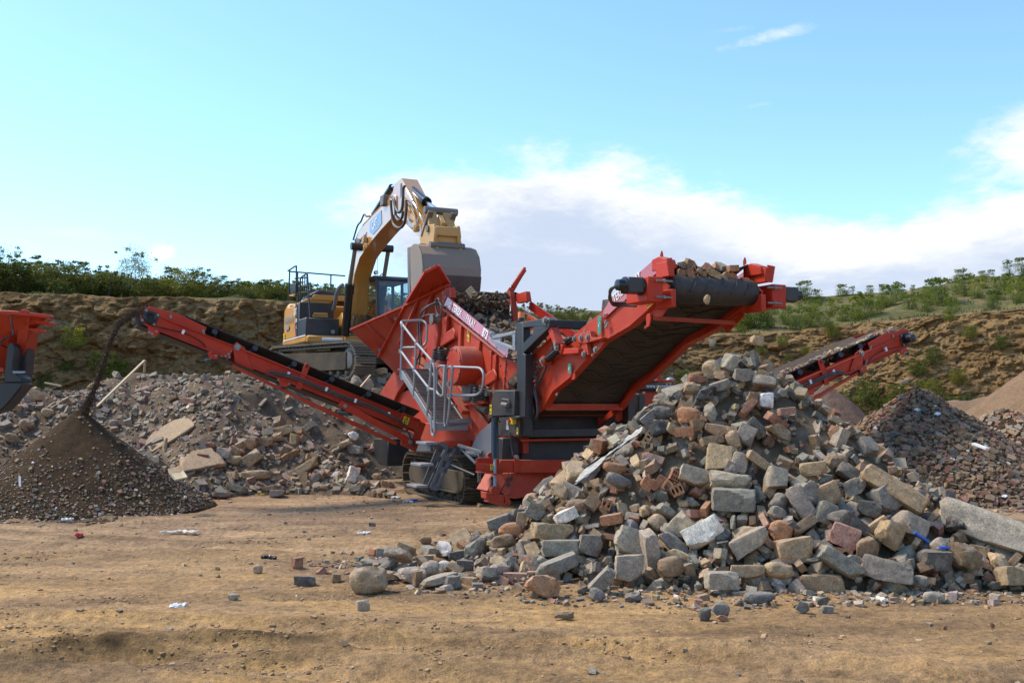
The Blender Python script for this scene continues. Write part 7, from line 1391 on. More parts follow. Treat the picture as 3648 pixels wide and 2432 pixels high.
1,2,19,11,9,511,1219,22,23,-2,93,-29,1,5,20,14,9,520,1072,33,20,-25,-75,-58,1,2,18,13,7,178,1023,100,45,-89,-9,2,0,2,16,10,6,-15,1068,49,38,0,-29,88,
1,4,19,11,7,75,1034,83,85,-11,52,-1,0,1,20,10,6,183,1087,147,89,7,-4,-45,4,5,24,16,11,-10,1076,61,92,2,-17,-35,0,1,12,10,7,42,1242,55,91,12,-17,-35,
0,2,16,10,6,489,951,12,39,-79,-47,-8,0,5,13,10,7,416,993,58,1,10,25,96,0,1,11,11,6,106,1047,96,41,-37,-83,-8,0,5,11,9,7,172,1130,169,61,40,39,56,
3,1,10,7,6,193,1009,89,46,-26,-42,74,0,4,11,10,7,444,929,9,49,-4,39,-78,1,3,10,7,5,223,803,3,1,-100,1,0,1,3,23,13,13,-17,1019,31,27,-12,88,38,
4,1,22,19,11,538,1027,11,41,-16,-16,-88,0,5,21,9,6,515,1225,13,91,-18,34,-18,0,4,16,10,7,276,948,38,21,-7,97,-11,4,2,19,16,12,206,966,55,63,21,-51,56,
3,2,13,9,9,62,1014,63,64,-49,58,8,1,1,26,13,9,497,982,18,56,24,-14,-78,1,1,16,10,8,75,981,44,36,-45,81,16,4,1,12,9,7,247,974,60,36,-12,43,-82,
3,5,8,6,5,208,927,24,14,26,13,95,0,2,11,10,6,500,1210,26,9,83,-29,-46,0,4,22,10,6,511,1238,15,23,-12,-93,25,1,1,18,10,8,514,994,17,89,-1,-28,-35,
0,3,14,10,6,225,977,69,29,63,-66,28,1,5,29,15,15,449,1235,64,26,85,-28,-35,4,0,17,15,9,99,1305,49,16,7,-4,-98,1,1,17,9,7,412,944,32,34,90,-14,21,
1,5,20,10,12,430,931,15,5,-93,35,-13,3,4,12,9,7,69,1084,92,16,-13,76,-62,0,0,14,9,7,314,1193,176,5,-42,-78,46,1,2,19,13,9,29,1240,51,8,84,-49,20,
3,5,13,11,10,-31,1027,28,43,28,-21,-83,0,5,16,10,7,185,1010,94,73,-31,5,-61,3,4,11,8,7,242,978,67,32,51,-17,-78,3,5,15,11,10,-109,984,6,3,85,50,19,
0,2,20,9,7,-33,1101,57,37,41,79,-27,1,3,14,7,6,-110,962,4,1,-50,87,-1,3,5,20,15,14,64,1262,65,54,15,18,81,1,2,19,10,7,307,1014,92,18,-19,-94,21,
4,1,26,22,13,48,1197,80,91,20,-16,-33,0,0,19,11,7,107,980,56,72,12,22,-64,1,2,20,13,8,127,1294,68,26,40,86,-18,1,5,16,12,6,-40,989,10,95,1,-28,-11,
4,3,15,9,10,344,986,67,53,23,-67,-47,4,5,15,13,8,493,1054,38,65,21,-61,-40,0,2,12,10,7,-57,956,7,21,-70,-44,-52,0,2,15,10,7,356,1001,72,11,-10,49,-86,
1,2,19,10,8,151,1201,140,1,27,11,96,0,5,20,10,6,-136,996,6,44,45,56,54,0,3,15,10,7,117,1044,95,76,-6,-42,49,1,0,15,10,8,257,974,62,86,32,9,38,
3,5,29,24,21,26,1198,86,24,84,38,-31,0,2,21,11,6,261,1280,111,18,62,-73,21,4,5,26,23,15,30,1159,82,69,-8,-15,70,1,3,9,7,5,139,890,3,1,-57,82,0,
1,5,17,9,7,170,1098,151,69,-60,-13,37,3,0,12,9,7,32,1268,39,11,-97,9,20,4,5,8,6,5,546,936,3,10,-8,96,23,4,3,14,11,9,63,1248,66,20,-12,-65,-72,
2,4,13,9,3,149,963,44,33,-92,-4,-22,0,2,14,9,7,89,1264,79,61,36,67,-21,0,1,21,10,6,516,1259,6,97,-22,6,2,1,3,11,6,5,379,878,3,1,-94,33,-1,
0,1,13,10,7,46,913,4,2,55,83,5,1,4,9,7,5,-156,1023,4,11,-11,-69,71,1,2,15,10,7,118,932,20,6,29,33,-90,0,3,20,10,6,384,984,54,68,69,-1,25,
1,2,12,8,7,317,1201,169,79,19,-38,-45,1,0,10,7,5,171,1076,136,4,-46,-2,88]
# ---------------------------------------------------------------- rubble pieces with worn edges, chips and holes
def rock_shape(kind,seed):
    """unit-size piece (fits -.5..+.5) as vertices and triangles"""
    import bmesh
    rg = random.Random(seed*77+5);n = {'brick': 5,'block': 7,'slab': 7,'cobble': 7,'chunk': 7}[kind]
    k = {'brick': 30,'block': 22,'slab': 22,'cobble': 2.8,'chunk': 8}[kind]
    bm = bmesh.new();bmesh.ops.create_cube(bm,size=2);bmesh.ops.subdivide_edges(bm,edges=bm.edges[:],cuts=n,use_grid_fill=True)
    V = np.array([v.co[:] for v in bm.verts]);V = np.sign(V)*np.abs(V)**.8
    r = (np.abs(V)**k).sum(1)**(1/k);V = V/np.maximum(r,1e-6)[:,None]*np.maximum(np.abs(V).max(1),1e-6)[:,None]
    nc = {'brick': 2,'block': 5,'slab': 5,'cobble': 4,'chunk': 10}[kind]
    for _ in range(nc):
        d = np.array([rg.gauss(0,1) for _ in range(3)]);d /= np.linalg.norm(d)
        if kind == 'chunk': lim = rg.uniform(.68,.95)
        elif kind == 'cobble': lim = rg.uniform(.80,.95)
        else:
            d = np.sign(d)*np.abs(d)**.6;d /= np.linalg.norm(d);lim = rg.uniform(.72,.97)*(np.abs(d).sum())*(.86 if kind != 'brick' else .93)
        q = V@d-lim;V = V-np.where(q > 0,q,0)[:,None]*d[None]*.97
    a = {'brick': .035,'block': .085,'slab': .075,'cobble': .13,'chunk': .16}[kind]
    o = seed*13.7
    for ax in range(3): V[:,ax] += (fbm(V[:,0]*1.7+o,V[:,1]*1.7+ax*9,V[:,2]*1.7,2,seed)-.5)*a*2+(fbm(V[:,0]*6+o,V[:,1]*6+ax*9,V[:,2]*6,2,seed+3)-.5)*a*.9
    if kind in ('block','slab','chunk') and seed % 2: V[:,0] *= 1+.16*V[:,1]*rg.choice((-1,1));V[:,2] *= 1+.12*V[:,0]*rg.choice((-1,1))
    for v,c in zip(bm.verts,V): v.co = c*.5
    bmesh.ops.triangulate(bm,faces=bm.faces);bm.verts.index_update();T = np.array([[v.index for v in f.verts] for f in bm.faces]);bm.free();V = V*.5
    V -= (V.max(0)+V.min(0))/2;V /= (V.max(0)-V.min(0));return V,T
KN = ['brick','block','slab','cobble','chunk']
RS = {k: [rock_shape(k,s) for s in range(1,13 if k in ('block','chunk','slab') else 7)] for k in KN}
def holed_brick(nx,ny,square=False):
    """unit brick with nx by ny holes right through its broad face"""
    v = [];f = [];N = 12
    mb = MB();cx = 1/nx;cy = 1/ny
    for i in range(nx):
        for j in range(ny):
            x0,x1 = -.5+i*cx,-.5+(i+1)*cx;y0,y1 = -.5+j*cy,-.5+(j+1)*cy;mx,my = (x0+x1)/2,(y0+y1)/2;r = min(cx,cy*1.0)*.30 if ny > 1 else .11
            rx,ry = (.30*cx,.30*cy) if ny > 1 else (.28*cx,.28)
            out = [];inn = []
            for q in range(N):
                a = 2*PI*(q+.5)/N;c,s = math.cos(a),math.sin(a);m = max(abs(c),abs(s));out.append((mx+c/m*cx/2,my+s/m*cy/2));inn.append((mx+c*rx,my+s*ry))
            for z,fl in ((.5,1),(-.5,-1)):
                b = len(mb.v);mb.v += [Vector((x,y,z)) for x,y in out+inn]
                for q in range(N): t = (q+1) % N;w = [b+q,b+t,b+N+t,b+N+q];mb.f.append(w if fl > 0 else w[::-1])
            b = len(mb.v);mb.v += [Vector((x,y,.5)) for x,y in inn]+[Vector((x,y,-.5)) for x,y in inn]
            for q in range(N): t = (q+1) % N;mb.f.append([b+q,b+t,b+N+t,b+N+q])
    b = len(mb.v);mb.v += [Vector(p) for p in ((-.5,-.5,-.5),(.5,-.5,-.5),(.5,.5,-.5),(-.5,.5,-.5),(-.5,-.5,.5),(.5,-.5,.5),(.5,.5,.5),(-.5,.5,.5))]
    for q in ((0,1,5,4),(1,2,6,5),(2,3,7,6),(3,0,4,7)): mb.f.append([b+k for k in q])
    T = []
    for q in mb.f: T += [[q[0],q[i],q[i+1]] for i in range(1,len(q)-1)]
    V = np.array([p[:] for p in mb.v]);V = V+(fbm(V[:,0]*5,V[:,1]*5,V[:,2]*5,2,3)[:,None]-.5)*.02;return V,np.array(T)
RS['holed'] = [holed_brick(3,1),holed_brick(5,2),holed_brick(2,1),holed_brick(3,1)]
_rm = {}
def rock_me(kind,v):
    if (kind,v) not in _rm:
        V,T = RS[kind][v % len(RS[kind])];_rm[kind,v] = mesh_np(kind,V,T,MT['rock'],smooth=27 if kind != 'holed' else 25)
    return _rm[kind,v]
# ---------------------------------------------------------------- the coarse rubble pile under the tail conveyor
def hit(px,py,hf,off=.05,d0=6.5,d1=26.0):
    D = np.arange(d0,d1,.02);X = (px-CX)/F*D;z = CH-(py-HY)/F*D;h = np.maximum(hf(X,D),0)+off;k = np.where(z <= h)[0]
    return float(D[k[0]]) if len(k) else None
def put_rock(name,kind,var,dims,loc,R3,color,label,cat,group=None,hole=None):
    me = rock_me(kind,var);o = link(name,me);o.matrix_basis = Matrix.Translation(loc) @ R3.to_4x4() @ Matrix.Diagonal((*dims,1));o.color = (*color,1);tag(o,label,cat,group);return o
def jit(c,a=.10): f = 1+random.uniform(-a,a);return tuple(max(0.01,x*f*(1+random.uniform(-.03,.03))) for x in c)
CAT = {'brick': 'brick','holed': 'brick','block': 'concrete block','slab': 'concrete slab','cobble': 'stone','chunk': 'stone'}
NM = {'brick': 'brick','holed': 'perforated_brick','block': 'concrete_block','slab': 'concrete_slab','cobble': 'cobble_stone','chunk': 'rubble_stone'}
# px, py, length px, thickness px, kind, variant, colour, roll deg (+ = clockwise), short name, label
LM = [
 (2597,1298,66,80,'chunk',1,'concrete',12,'the crowning pale boulder','pale pointed boulder standing on the very top of the rubble pile'),
 (2533,1317,66,66,'cobble',2,'tan',-20,'the tan summit boulder','rounded tan boulder on the summit beside the pale pointed one'),
 (2644,1334,76,46,'block',2,'grey',-4,'the grey summit block','rounded grey concrete block just below the crowning boulder'),
 (2573,1338,62,38,'chunk',3,'brown',20,None,'brown split stone wedged under the two summit boulders'),
 (2480,1338,52,24,'cobble',1,'orange',-5,None,'flat orange stone on the shoulder below the tan summit boulder'),
 (2484,1352,66,24,'slab',1,'brick',0,None,'flat red brown stone lying under the flat orange stone near the summit'),
 (2712,1330,60,26,'chunk',2,'buff',6,None,'lumpy cream stone at the conveyor side of the summit'),
 (2722,1356,84,34,'block',3,'concrete',8,None,'long flat concrete slab piece below the lumpy cream summit stone'),
 (2565,1375,72,34,'block',1,'grey',-20,None,'tilted grey paving block under the brown split stone'),
 (2516,1406,80,46,'chunk',4,'black',-22,'the high black asphalt lump','black asphalt lump with a tan broken face near the top of the pile'),
 (2467,1382,64,46,'chunk',5,'buff',10,None,'buff rough stone between the flat red brown stone and the black asphalt lump'),
 (2728,1426,60,54,'block',4,'white',2,'the white faced block','concrete block with a bright white painted face high on the pile'),
 (2684,1420,42,46,'chunk',0,'brown',5,None,'brown stone standing against the white faced block'),
 (2786,1398,30,30,'cobble',3,'grey',0,None,'grey cobble at the edge of the pile above the white faced block'),
 (2453,1480,80,60,'cobble',4,'orange',8,'the orange pitted boulder','orange pitted boulder sticking out halfway up the pile'),
 (2347,1526,100,52,'slab',3,'black',-18,'the patched asphalt slab','black asphalt slab with a tan patch leaning on the conveyor side'),
 (2355,1470,70,48,'cobble',5,'dark',0,None,'dark round stone above the patched asphalt slab'),
 (2310,1487,60,30,'block',5,'blue',-40,None,'steeply tilted blue grey block on the shoulder above the patched asphalt slab'),
 (2439,1538,66,32,'brick',1,'orange',-4,'the clean orange brick','clean orange brick lying flat under the orange pitted boulder'),
 (2395,1528,40,34,'brick',2,'buff',25,None,'short buff half brick between the patched asphalt slab and the clean orange brick'),
 (2484,1514,48,42,'block',0,'brown',-15,None,'brown ochre block beside the clean orange brick'),
 (2531,1470,62,50,'chunk',2,'concrete',55,None,'pale concrete piece with peeling render beside the orange pitted boulder'),
 (2665,1453,76,26,'brick',3,'brick',-52,'the leaning red brick','red brick leaning steeply under the white faced block'),
 (2765,1499,80,30,'brick',4,'brick',34,None,'long red brown brick sliding down below the white faced block'),
 (2802,1464,60,24,'brick',5,'pink',-6,None,'pinkish brick at the chip heap edge level with the white faced block'),
 (2558,1531,96,40,'slab',2,'buff',12,'the long buff stone','long buff stone lying across the middle of the pile'),
 (2535,1570,80,30,'brick',0,'brown',-12,None,'brown brick pair piece beneath the long buff stone'),
 (2612,1565,52,62,'cobble',0,'tan',-30,None,'tan knobbly stone beside the long buff stone'),
 (2657,1549,62,66,'block',1,'grey',28,'the square grey block','square grey block with worn edges in the middle of the upper pile'),
 (2690,1525,80,44,'block',2,'dark',50,None,'dark grey kerb piece tilted beside the square grey block'),
 (2774,1539,96,46,'chunk',3,'brown',22,'the rough brown stone','rough brown stone with a pale rim high on the pile'),
 (2312,1555,44,26,'holed',0,'buff',-60,None,'buff three hole brick standing on end below the patched asphalt slab'),
 (2567,1628,108,92,'slab',4,'tan',7,'the big square slab','big square tan slab with orange stain facing out of the middle'),
 (2632,1647,60,70,'block',3,'concrete',20,None,'pale grey block tucked beside the big square slab'),
 (2700,1640,90,34,'slab',5,'buff',35,None,'thin cream edged slab leaning beside the big square slab'),
 (2602,1716,148,66,'chunk',1,'concrete',8,'the white scarred slab','wide grey slab with white scarred top in the centre of the pile'),
 (2612,1778,150,76,'block',5,'grey',2,'the broad kerb block','broad flat fronted grey block under the white scarred slab'),
 (2468,1695,112,64,'slab',0,'concrete',18,'the wide flat stone','wide flat grey stone beside the multi hole brick'),
 (2410,1697,46,36,'holed',1,'brick',25,'the multi hole brick','dark red brick with many small holes in the middle of the pile'),
 (2412,1745,44,40,'holed',3,'orange',-25,None,'orange broken perforated brick just below the multi hole brick'),
 (2305,1722,42,44,'brick',2,'orange',35,None,'orange brick standing on its corner above the conveyor boot side'),
 (2345,1720,60,26,'brick',3,'brick',-55,None,'red brick propped up beside the orange corner standing brick'),
 (2768,1702,80,74,'block',4,'concrete',6,'the pale two tone block','pale block with a whitewashed lower face above the gutter slab'),
 (2898,1669,92,46,'slab',1,'buff',-8,'the triangular slab','triangular buff slab lying flat on the chip heap side'),
 (2851,1797,150,60,'slab',2,'concrete',58,'the steep gutter slab','long grooved gutter slab standing steeply in the middle of the pile'),
 (2944,1762,92,80,'block',0,'buff',-20,None,'square buff block below the triangular slab'),
 (2970,1640,62,60,'chunk',5,'brown',-40,None,'brown stone with orange mortar upslope of the triangular slab'),
 (3035,1690,110,44,'slab',3,'dark',35,None,'dark asphalt edged slab sliding beside the long concrete lintel'),
 (3040,1735,96,60,'chunk',2,'grey',-35,None,'grey rough slab standing below the asphalt edged slab'),
 (3178,1750,240,62,'slab',5,'buff',37,'the long concrete lintel','very long concrete lintel sloping down the chip heap side'),
 (3148,1778,100,72,'block',1,'grey',55,None,'large grey block leaning along the long concrete lintel'),
 (3093,1812,84,56,'block',2,'dark',15,None,'white topped dark block under the large leaning grey block'),
 (3275,1758,46,30,'cobble',1,'blue',10,None,'smooth blue grey cobble above the lower end of the long concrete lintel'),
 (2944,1826,74,76,'block',3,'grey',25,None,'rounded grey block beside the steep gutter slab'),
 (3030,1866,150,46,'slab',4,'dark',30,'the black edged slab','long black edged slab tilting down in the lower pile'),
 (3009,1908,100,76,'block',5,'pink',20,None,'pinkish grey block below the black edged slab'),
 (3174,1907,106,100,'chunk',0,'buff',10,'the yellowish faceted block','yellowish faceted block standing in the lower chip heap side'),
 (3130,1868,76,40,'slab',0,'tan',-35,None,'tan slab with black underside leaning on the yellowish faceted block'),
 (3245,1873,130,74,'block',4,'concrete',22,'the slotted concrete block','pale concrete block with dark slots next to the blue pipe'),
 (2779,1890,84,78,'cobble',3,'orange',15,'the smooth orange cobble','large smooth orange brown cobble in the lower pile'),
 (2672,1927,140,66,'block',0,'concrete',-30,'the long tilted kerb','long grey kerb tilted up towards the smooth orange cobble'),
 (2830,1960,126,86,'block',1,'buff',-10,'the large buff block','large buff block under the smooth orange cobble'),
 (2860,1872,100,36,'slab',3,'brown',-35,None,'brown channel brick lying on the steep gutter slab'),
 (2983,1959,94,50,'holed',2,'orange',8,'the hollow orange tile','hollow orange tile brick beside the large buff block'),
 (3040,1985,70,50,'chunk',3,'grey',10,None,'grey stone beneath the hollow orange tile'),
 (2990,2005,160,54,'slab',1,'grey',35,'the low tilted kerb','long grey kerb tilting down at the foot of the pile'),
 (3160,2030,176,80,'block',2,'grey',12,'the grey foot slab','very large stepped grey slab at the foot of the pile'),
 (3090,1960,90,90,'chunk',4,'brown',-30,None,'brown faceted stone above the grey foot slab'),
 (3327,1990,104,66,'block',3,'dark',2,None,'dark grey block beside the pyramid shaped stone'),
 (3432,1980,116,104,'chunk',2,'brown',-10,'the pyramid stone','pyramid shaped brown stone under the giant slab'),
 (3605,2042,110,66,'block',5,'buff',0,None,'long buff block with a brick set in it below the giant slab'),
 (3390,2060,84,64,'chunk',5,'tan',20,None,'crumbly tan mortar lump at the pile foot under the pyramid stone'),
 (3277,2048,58,40,'cobble',4,'grey',0,None,'grey flattened cobble at the foot below the dark grey block'),
 (3143,2068,90,36,'block',0,'concrete',-3,None,'flat pale topped block in front of the grey foot slab'),
 (3117,2085,74,28,'cobble',2,'tan',6,None,'flat tan cobble lying in front of the pale topped block'),
 (3030,2064,46,42,'block',1,'dark',0,None,'small dark cube shaped block between the low kerb and the foot slab'),
 (2925,2072,150,70,'block',2,'buff',-3,'the broad front block','broad buff block with chipped corner standing at the very front'),
 (2832,2087,42,42,'holed',2,'orange',0,None,'orange perforated half brick standing in front of the broad front block'),
 (2774,2022,108,56,'cobble',5,'tan',4,'the loaf shaped boulder','tan loaf shaped boulder at the front foot of the pile'),
 (2770,2080,60,50,'block',3,'white',6,None,'white topped block between the upright block and the orange half brick'),
 (2693,2067,72,76,'block',4,'concrete',5,'the upright front block','upright cracked concrete block at the front foot'),
 (2657,2018,118,46,'slab',0,'buff',3,None,'long rounded buff slab behind the upright front block'),
 (2735,2070,60,66,'slab',2,'grey',50,None,'pointed grey slab leaning beside the upright front block'),
 (2705,2127,110,44,'cobble',1,'blue',0,'the oval grey cobble','oval smooth grey cobble lying out in front of the pile'),
 (2570,2050,120,60,'block',5,'concrete',3,None,'two tone concrete block by the foot with a dark lower side'),
 (2558,2082,108,42,'block',0,'dark',4,None,'white topped dark kerb at the front foot'),
 (2372,2070,92,42,'cobble',3,'concrete',2,None,'flat grey brown stone at the front foot near the tall upright slab'),
 (2437,2066,66,44,'chunk',1,'dark',-6,None,'dark grey stone beside the flat grey brown foot stone'),
 (2389,2013,92,72,'cobble',0,'brown',-8,'the crumbly round boulder','crumbly brown round boulder at the foot of the pile'),
 (2413,1968,90,50,'chunk',4,'tan',20,None,'tan stone resting on the crumbly brown round boulder'),
 (2506,1898,140,80,'block',1,'white',-27,'the big whitewashed block','big whitewashed block leaning across the lower pile'),
 (2427,1872,90,78,'block',2,'concrete',-40,None,'grey concrete block upslope of the big whitewashed block'),
 (2400,1925,120,50,'cobble',2,'blue',40,None,'rounded blue grey kerb sliding under the big whitewashed block'),
 (2317,1968,160,50,'slab',3,'concrete',80,'the tall upright slab','tall narrow slab standing upright at the front of the pile'),
 (2253,1931,122,88,'block',3,'concrete',17,'the big pale cuboid','big pale cuboid block leaning on the tall upright slab'),
 (2234,2021,100,96,'block',0,'concrete',3,'the stump shaped block','white topped stump shaped block at the pile foot'),
 (2136,2049,100,40,'block',5,'grey',2,None,'white topped grey kerb in front of the stump shaped block'),
 (2145,2075,110,46,'slab',1,'grey',-48,None,'grey kerb tipped on its end in front of the pile foot'),
 (2126,2118,56,44,'cobble',4,'blue',30,None,'small smooth grey stone at the base of the tipped kerb'),
 (2075,2105,42,26,'chunk',0,'dark',-20,None,'small black rough stone beside the tipped kerb'),
 (2255,2121,58,36,'chunk',5,'dark',-8,'the dark pointed stone','dark pointed stone lying alone in front of the pile'),
 (2240,2079,38,26,'brick',1,'orange',0,None,'small square orange brick piece on the dirt near the stump shaped block'),
 (2004,1946,168,58,'block',4,'grey',-4,'the long grey kerb','long grey kerb lying flat in the lower conveyor side'),
 (1966,1893,146,56,'block',1,'tan',4,'the cream topped block','large block with a cream pitted top on the conveyor side'),
 (1990,2000,160,50,'slab',4,'grey',-20,None,'long grey slab tilted beneath the long grey kerb'),
 (2098,1940,84,76,'block',2,'grey',10,None,'blue grey block beside the end of the long grey kerb'),
 (2016,1836,84,40,'block',3,'white',-25,'the white wedge','bright white wedge of concrete above the cream topped block'),
 (2057,1800,78,46,'cobble',5,'brown',-6,None,'olive brown stone upslope of the white wedge'),
 (2179,1849,76,34,'brick',4,'orange',-12,'the orange front brick','orange red brick lying above the big pale cuboid'),
 (2160,1797,34,38,'holed',2,'orange',20,None,'orange brick end with one round hole above the orange front brick'),
 (1905,1820,96,62,'chunk',2,'grey',10,'the two tone asphalt stone','two tone grey and black stone at the conveyor foot of the pile'),
 (1855,1855,36,70,'slab',0,'tan',10,None,'tan stone on edge beside the two tone asphalt stone'),
 (1820,1876,90,52,'cobble',3,'orange',-6,'the brown foot cobble','rounded orange brown cobble at the conveyor end foot'),
 (1784,1858,92,42,'block',5,'blue',-22,None,'slate grey block tipped behind the rounded orange brown cobble'),
 (1992,1750,70,50,'chunk',3,'tan',15,None,'tan faceted stone on the flank by the red boot'),
 (2202,1713,96,44,'cobble',1,'blue',22,'the tilted blue cobble','big blue grey cobble tilted below the torn sheeting'),
 (2190,1668,90,42,'cobble',0,'orange',12,None,'orange dog bone shaped stone beside the torn sheeting'),
 (2110,1790,50,42,'brick',5,'brown',40,None,'brown brick on its corner on the conveyor side flank'),
 (1790,1912,86,44,'cobble',2,'brown',-15,None,'brown long stone at the very end of the pile foot'),
 (1635,1980,82,38,'block',0,'dark',-5,'the white topped end kerb','white topped dark kerb at the outer tip of the pile'),
 (1656,2015,62,42,'block',3,'dark',3,None,'dark grey cube at the outer tip below the white topped kerb'),
 (1582,1978,58,30,'block',1,'dark',-2,None,'small black block at the outer tip of the pile'),
 (1834,2058,84,38,'holed',0,'pink',2,'the three hole brick','pink three hole brick standing on its side before the pile foot'),
 (1897,2050,36,26,'holed',2,'pink',-5,None,'broken pink perforated brick end beside the three hole brick'),
 (1985,2042,34,52,'brick',2,'concrete',4,None,'small upright grey brick beside the pile foot'),
 (2024,2040,44,40,'cobble',3,'dark',5,None,'dark round cobble beside the small upright grey brick'),
]
def rock_R(yaw,tiltx,roll): return Matrix.Rotation(R(roll),3,'Y') @ Matrix.Rotation(R(tiltx),3,'X') @ Matrix.Rotation(R(yaw),3,'Z')
GROUP = 'pieces of the coarse rubble pile'
placed = []
for i,(px,py,w,h,kind,var,cn,roll,short,lab) in enumerate(LM):
    D = hit(px,py,h_pile,.10)
    if D is None: D = CH*F/(py+h/2-HY)
    on_ground = float(h_pile(np.array((px-CX)/F*D),np.array(D))) < .05
    if on_ground: D = (CH)*F/(py+max(h,abs(math.sin(R(roll)))*w)*.48-HY);D += .04
    lw,lh_ = w*D/F,h*D/F;rr = random.Random(i);yaw = rr.uniform(-22,22);dep = {'brick': .5*(lw+lh_)*.75,'holed': .09,'slab': .55*lw if w > h*1.3 else .3*lw,'block': .7*min(lw,lh_*1.6),'cobble': .75*min(lw,lh_*1.6),'chunk': .75*min(lw,lh_*1.5)}[kind]
    tx = rr.uniform(-18,4) if not on_ground else 0;R3 = rock_R(yaw if kind != 'holed' else yaw*.5,tx,roll);dims = (lw*1.04,max(.05,dep),lh_*1.05)
    if kind == 'holed': R3 = R3 @ Matrix.Rotation(R(90),3,'X');dims = (lw,lh_,max(.08,.9*lh_))
    p = W(px,py,D)
    gz = float(h_ground(np.array(p.x),np.array(p.y)));hb = float(h_pile(np.array(p.x),np.array(p.y)))
    if on_ground: p.z = gz+max(lh_*.46,abs(math.sin(R(roll)))*lw*.5)
    elif hb < .3: p.z = min(p.z,max(hb,.0)+gz+max(lh_*.5,abs(math.sin(R(roll)))*lw*.45))
    put_rock(NM[kind],kind,var+6*(i % 2)*(kind != 'holed'),dims,p,R3,jit(PAL[cn],.05),lab,CAT[kind],GROUP);placed.append((px,py,w,h,roll,D,p,short))
# the settled pieces between them (positions come from a rigid-body drop of the same shapes)
SIM = np.array(SETTLED,float).reshape(-1,12);SIM[:,2:5] *= .01;SIM[:,5:8] *= .01;SIM[:,8:12] *= .01
SIM[:,7] += h_pile(SIM[:,5],SIM[:,6])-h_pile0(SIM[:,5],SIM[:,6])
def cname(rg,kind):
    if kind == 'brick': return rg.choices(['brick','orange','pink','buff','brown','concrete'],[2.2,.5,1.6,3,3,3])[0]
    return rg.choices(['concrete','grey','dark','buff','brown','tan','blue','white','black'],[9,8,3,3,1.8,1.6,2,.6,1.2])[0]
CW = {'concrete': 'pale grey','grey': 'mid grey','dark': 'dark grey','buff': 'buff','brown': 'brown','tan': 'tan','blue': 'slate grey','white': 'whitish','black': 'black','brick': 'red','orange': 'orange','pink': 'pinkish'}
NOUN = {'brick': 'brick','block': 'block','slab': 'slab','cobble': 'cobble','chunk': 'stone'}
def build_settled():
    rg = random.Random(3);rec = []
    for r in SIM:
        k,v = int(r[0]),int(r[1]);k = 4 if k == 1 and v % 2 else k;d = r[2:5];p = r[5:8];q = r[8:12]/np.linalg.norm(r[8:12]);kind = KN[k]
        if h_pile(p[0],p[1]) < .02 and p[1] < 9.15: continue
        if h_pile(p[0],p[1]) < .06: p[2] += float(h_ground(p[0],p[1]))-.008
        p[2] = max(p[2],min(d)*.45+float(h_ground(p[0],p[1])));v += 6*(len(rec) % 2)
        D = p[1];px = CX+p[0]/D*F;py = HY-(p[2]-CH)/D*F;bad = py < np.interp(px,[1370,1560,1700,1760,1850,1950],[1985,1945,1915,1860,1790,1690]) and px < 1950
        for (x,y,w,h,roll,Dl,pl,sh) in placed:
            a = R(roll);dx,dy = px-x,py-y;u = (dx*math.cos(a)+dy*math.sin(a))/(w*.5);vv = (-dx*math.sin(a)+dy*math.cos(a))/(h*.5)
            rr_ = u*u+vv*vv;hs = max(d)*F/D*.5
            if rr_ < 1.0 and D < Dl+.14: bad = True;break
            if rr_ < (1+hs*.7/(min(w,h)*.5))**2 and D < Dl-.10: bad = True;break
        if bad: continue
        c = cname(rg,kind);big = sorted(d)[1]*sorted(d)[2]/(D*D);vis = 1.0 if p[2] > float(h_pile(p[0],p[1]))-.16 else .25
        rec.append((big*vis*(1 if p[1] < PILE[1]+.5 else .1),kind,v,d,p,q,c,px,py,D))
    rec.sort(key=lambda t: -t[0]);things = rec[:185];rest = rec[185:];used = {};S = [q for q in placed if q[7]]
    mx_ = [t[3].max() for t in things];q1,q2 = np.quantile(mx_,[.33,.75])
    for _,kind,v,d,p,q,c,px,py,D in things:
        size = 'small' if max(d) < q1 else ('large' if max(d) > q2 else 'medium');near = sorted(S,key=lambda s: (s[0]-px)**2+((s[1]-py)*1.3)**2)[:6];lab = None
        for s in near:
            dx,dy = px-s[0],py-s[1];rel = ('above' if dy < 0 else 'below') if abs(dy) > abs(dx)*.8 else ('on the conveyor side of' if dx < 0 else 'on the chip heap side of')
            lab = f'{size} {CW[c]} {NOUN[kind]} {rel} {s[7]}'
            if lab not in used: break
        if lab in used: used[lab] += 1;lab2 = f'{ordn(used[lab]-1)} {lab}'; 
        else: used[lab] = 1;lab2 = lab
        if len(lab2.split()) > 16: lab2 = lab2.replace(size+' ','')
        put_rock(NM[kind],kind,v,d,Vector(p),Quaternion(q).to_matrix(),jit(PAL[c]),lab2,CAT[kind],GROUP)
    # everything smaller or deeper: one mass
    ent = rest;f_n = 1500;fx = rng.uniform(-2.0,6.4,f_n);fy = rng.uniform(8.7,13.6,f_n);fh = h_pile(fx,fy);fk = fh > .08;fx,fy,fh = fx[fk],fy[fk],fh[fk];f_n = len(fx)
    L_ = logn(f_n,.13,.3,.08,.24)
    P_ = np.concatenate([np.array([t[4] for t in ent]),np.stack([fx,fy,fh-.055+rng.uniform(-.02,.03,f_n)],1)]);Rm = np.concatenate([qmat(np.array([t[5] for t in ent])),rotmats(f_n)])
    S_ = np.concatenate([np.array([t[3] for t in ent]),L_[:,None]*np.stack([np.ones(f_n),rng.uniform(.5,.8,f_n),rng.uniform(.35,.65,f_n)],1)]);C_ = np.concatenate([np.array([jit(PAL[t[6]]) for t in ent]),pick_cols(f_n,{'concrete': 5,'grey': 4,'brown': 3,'brick': 1.2,'buff': 3,'tan': 1.5,'orange': .3,'dark': 1.6})*.85])
    tmpl = [RS[k_][v_] for k_ in ('brick','chunk') for v_ in (0,3)]+CH_U[:6]
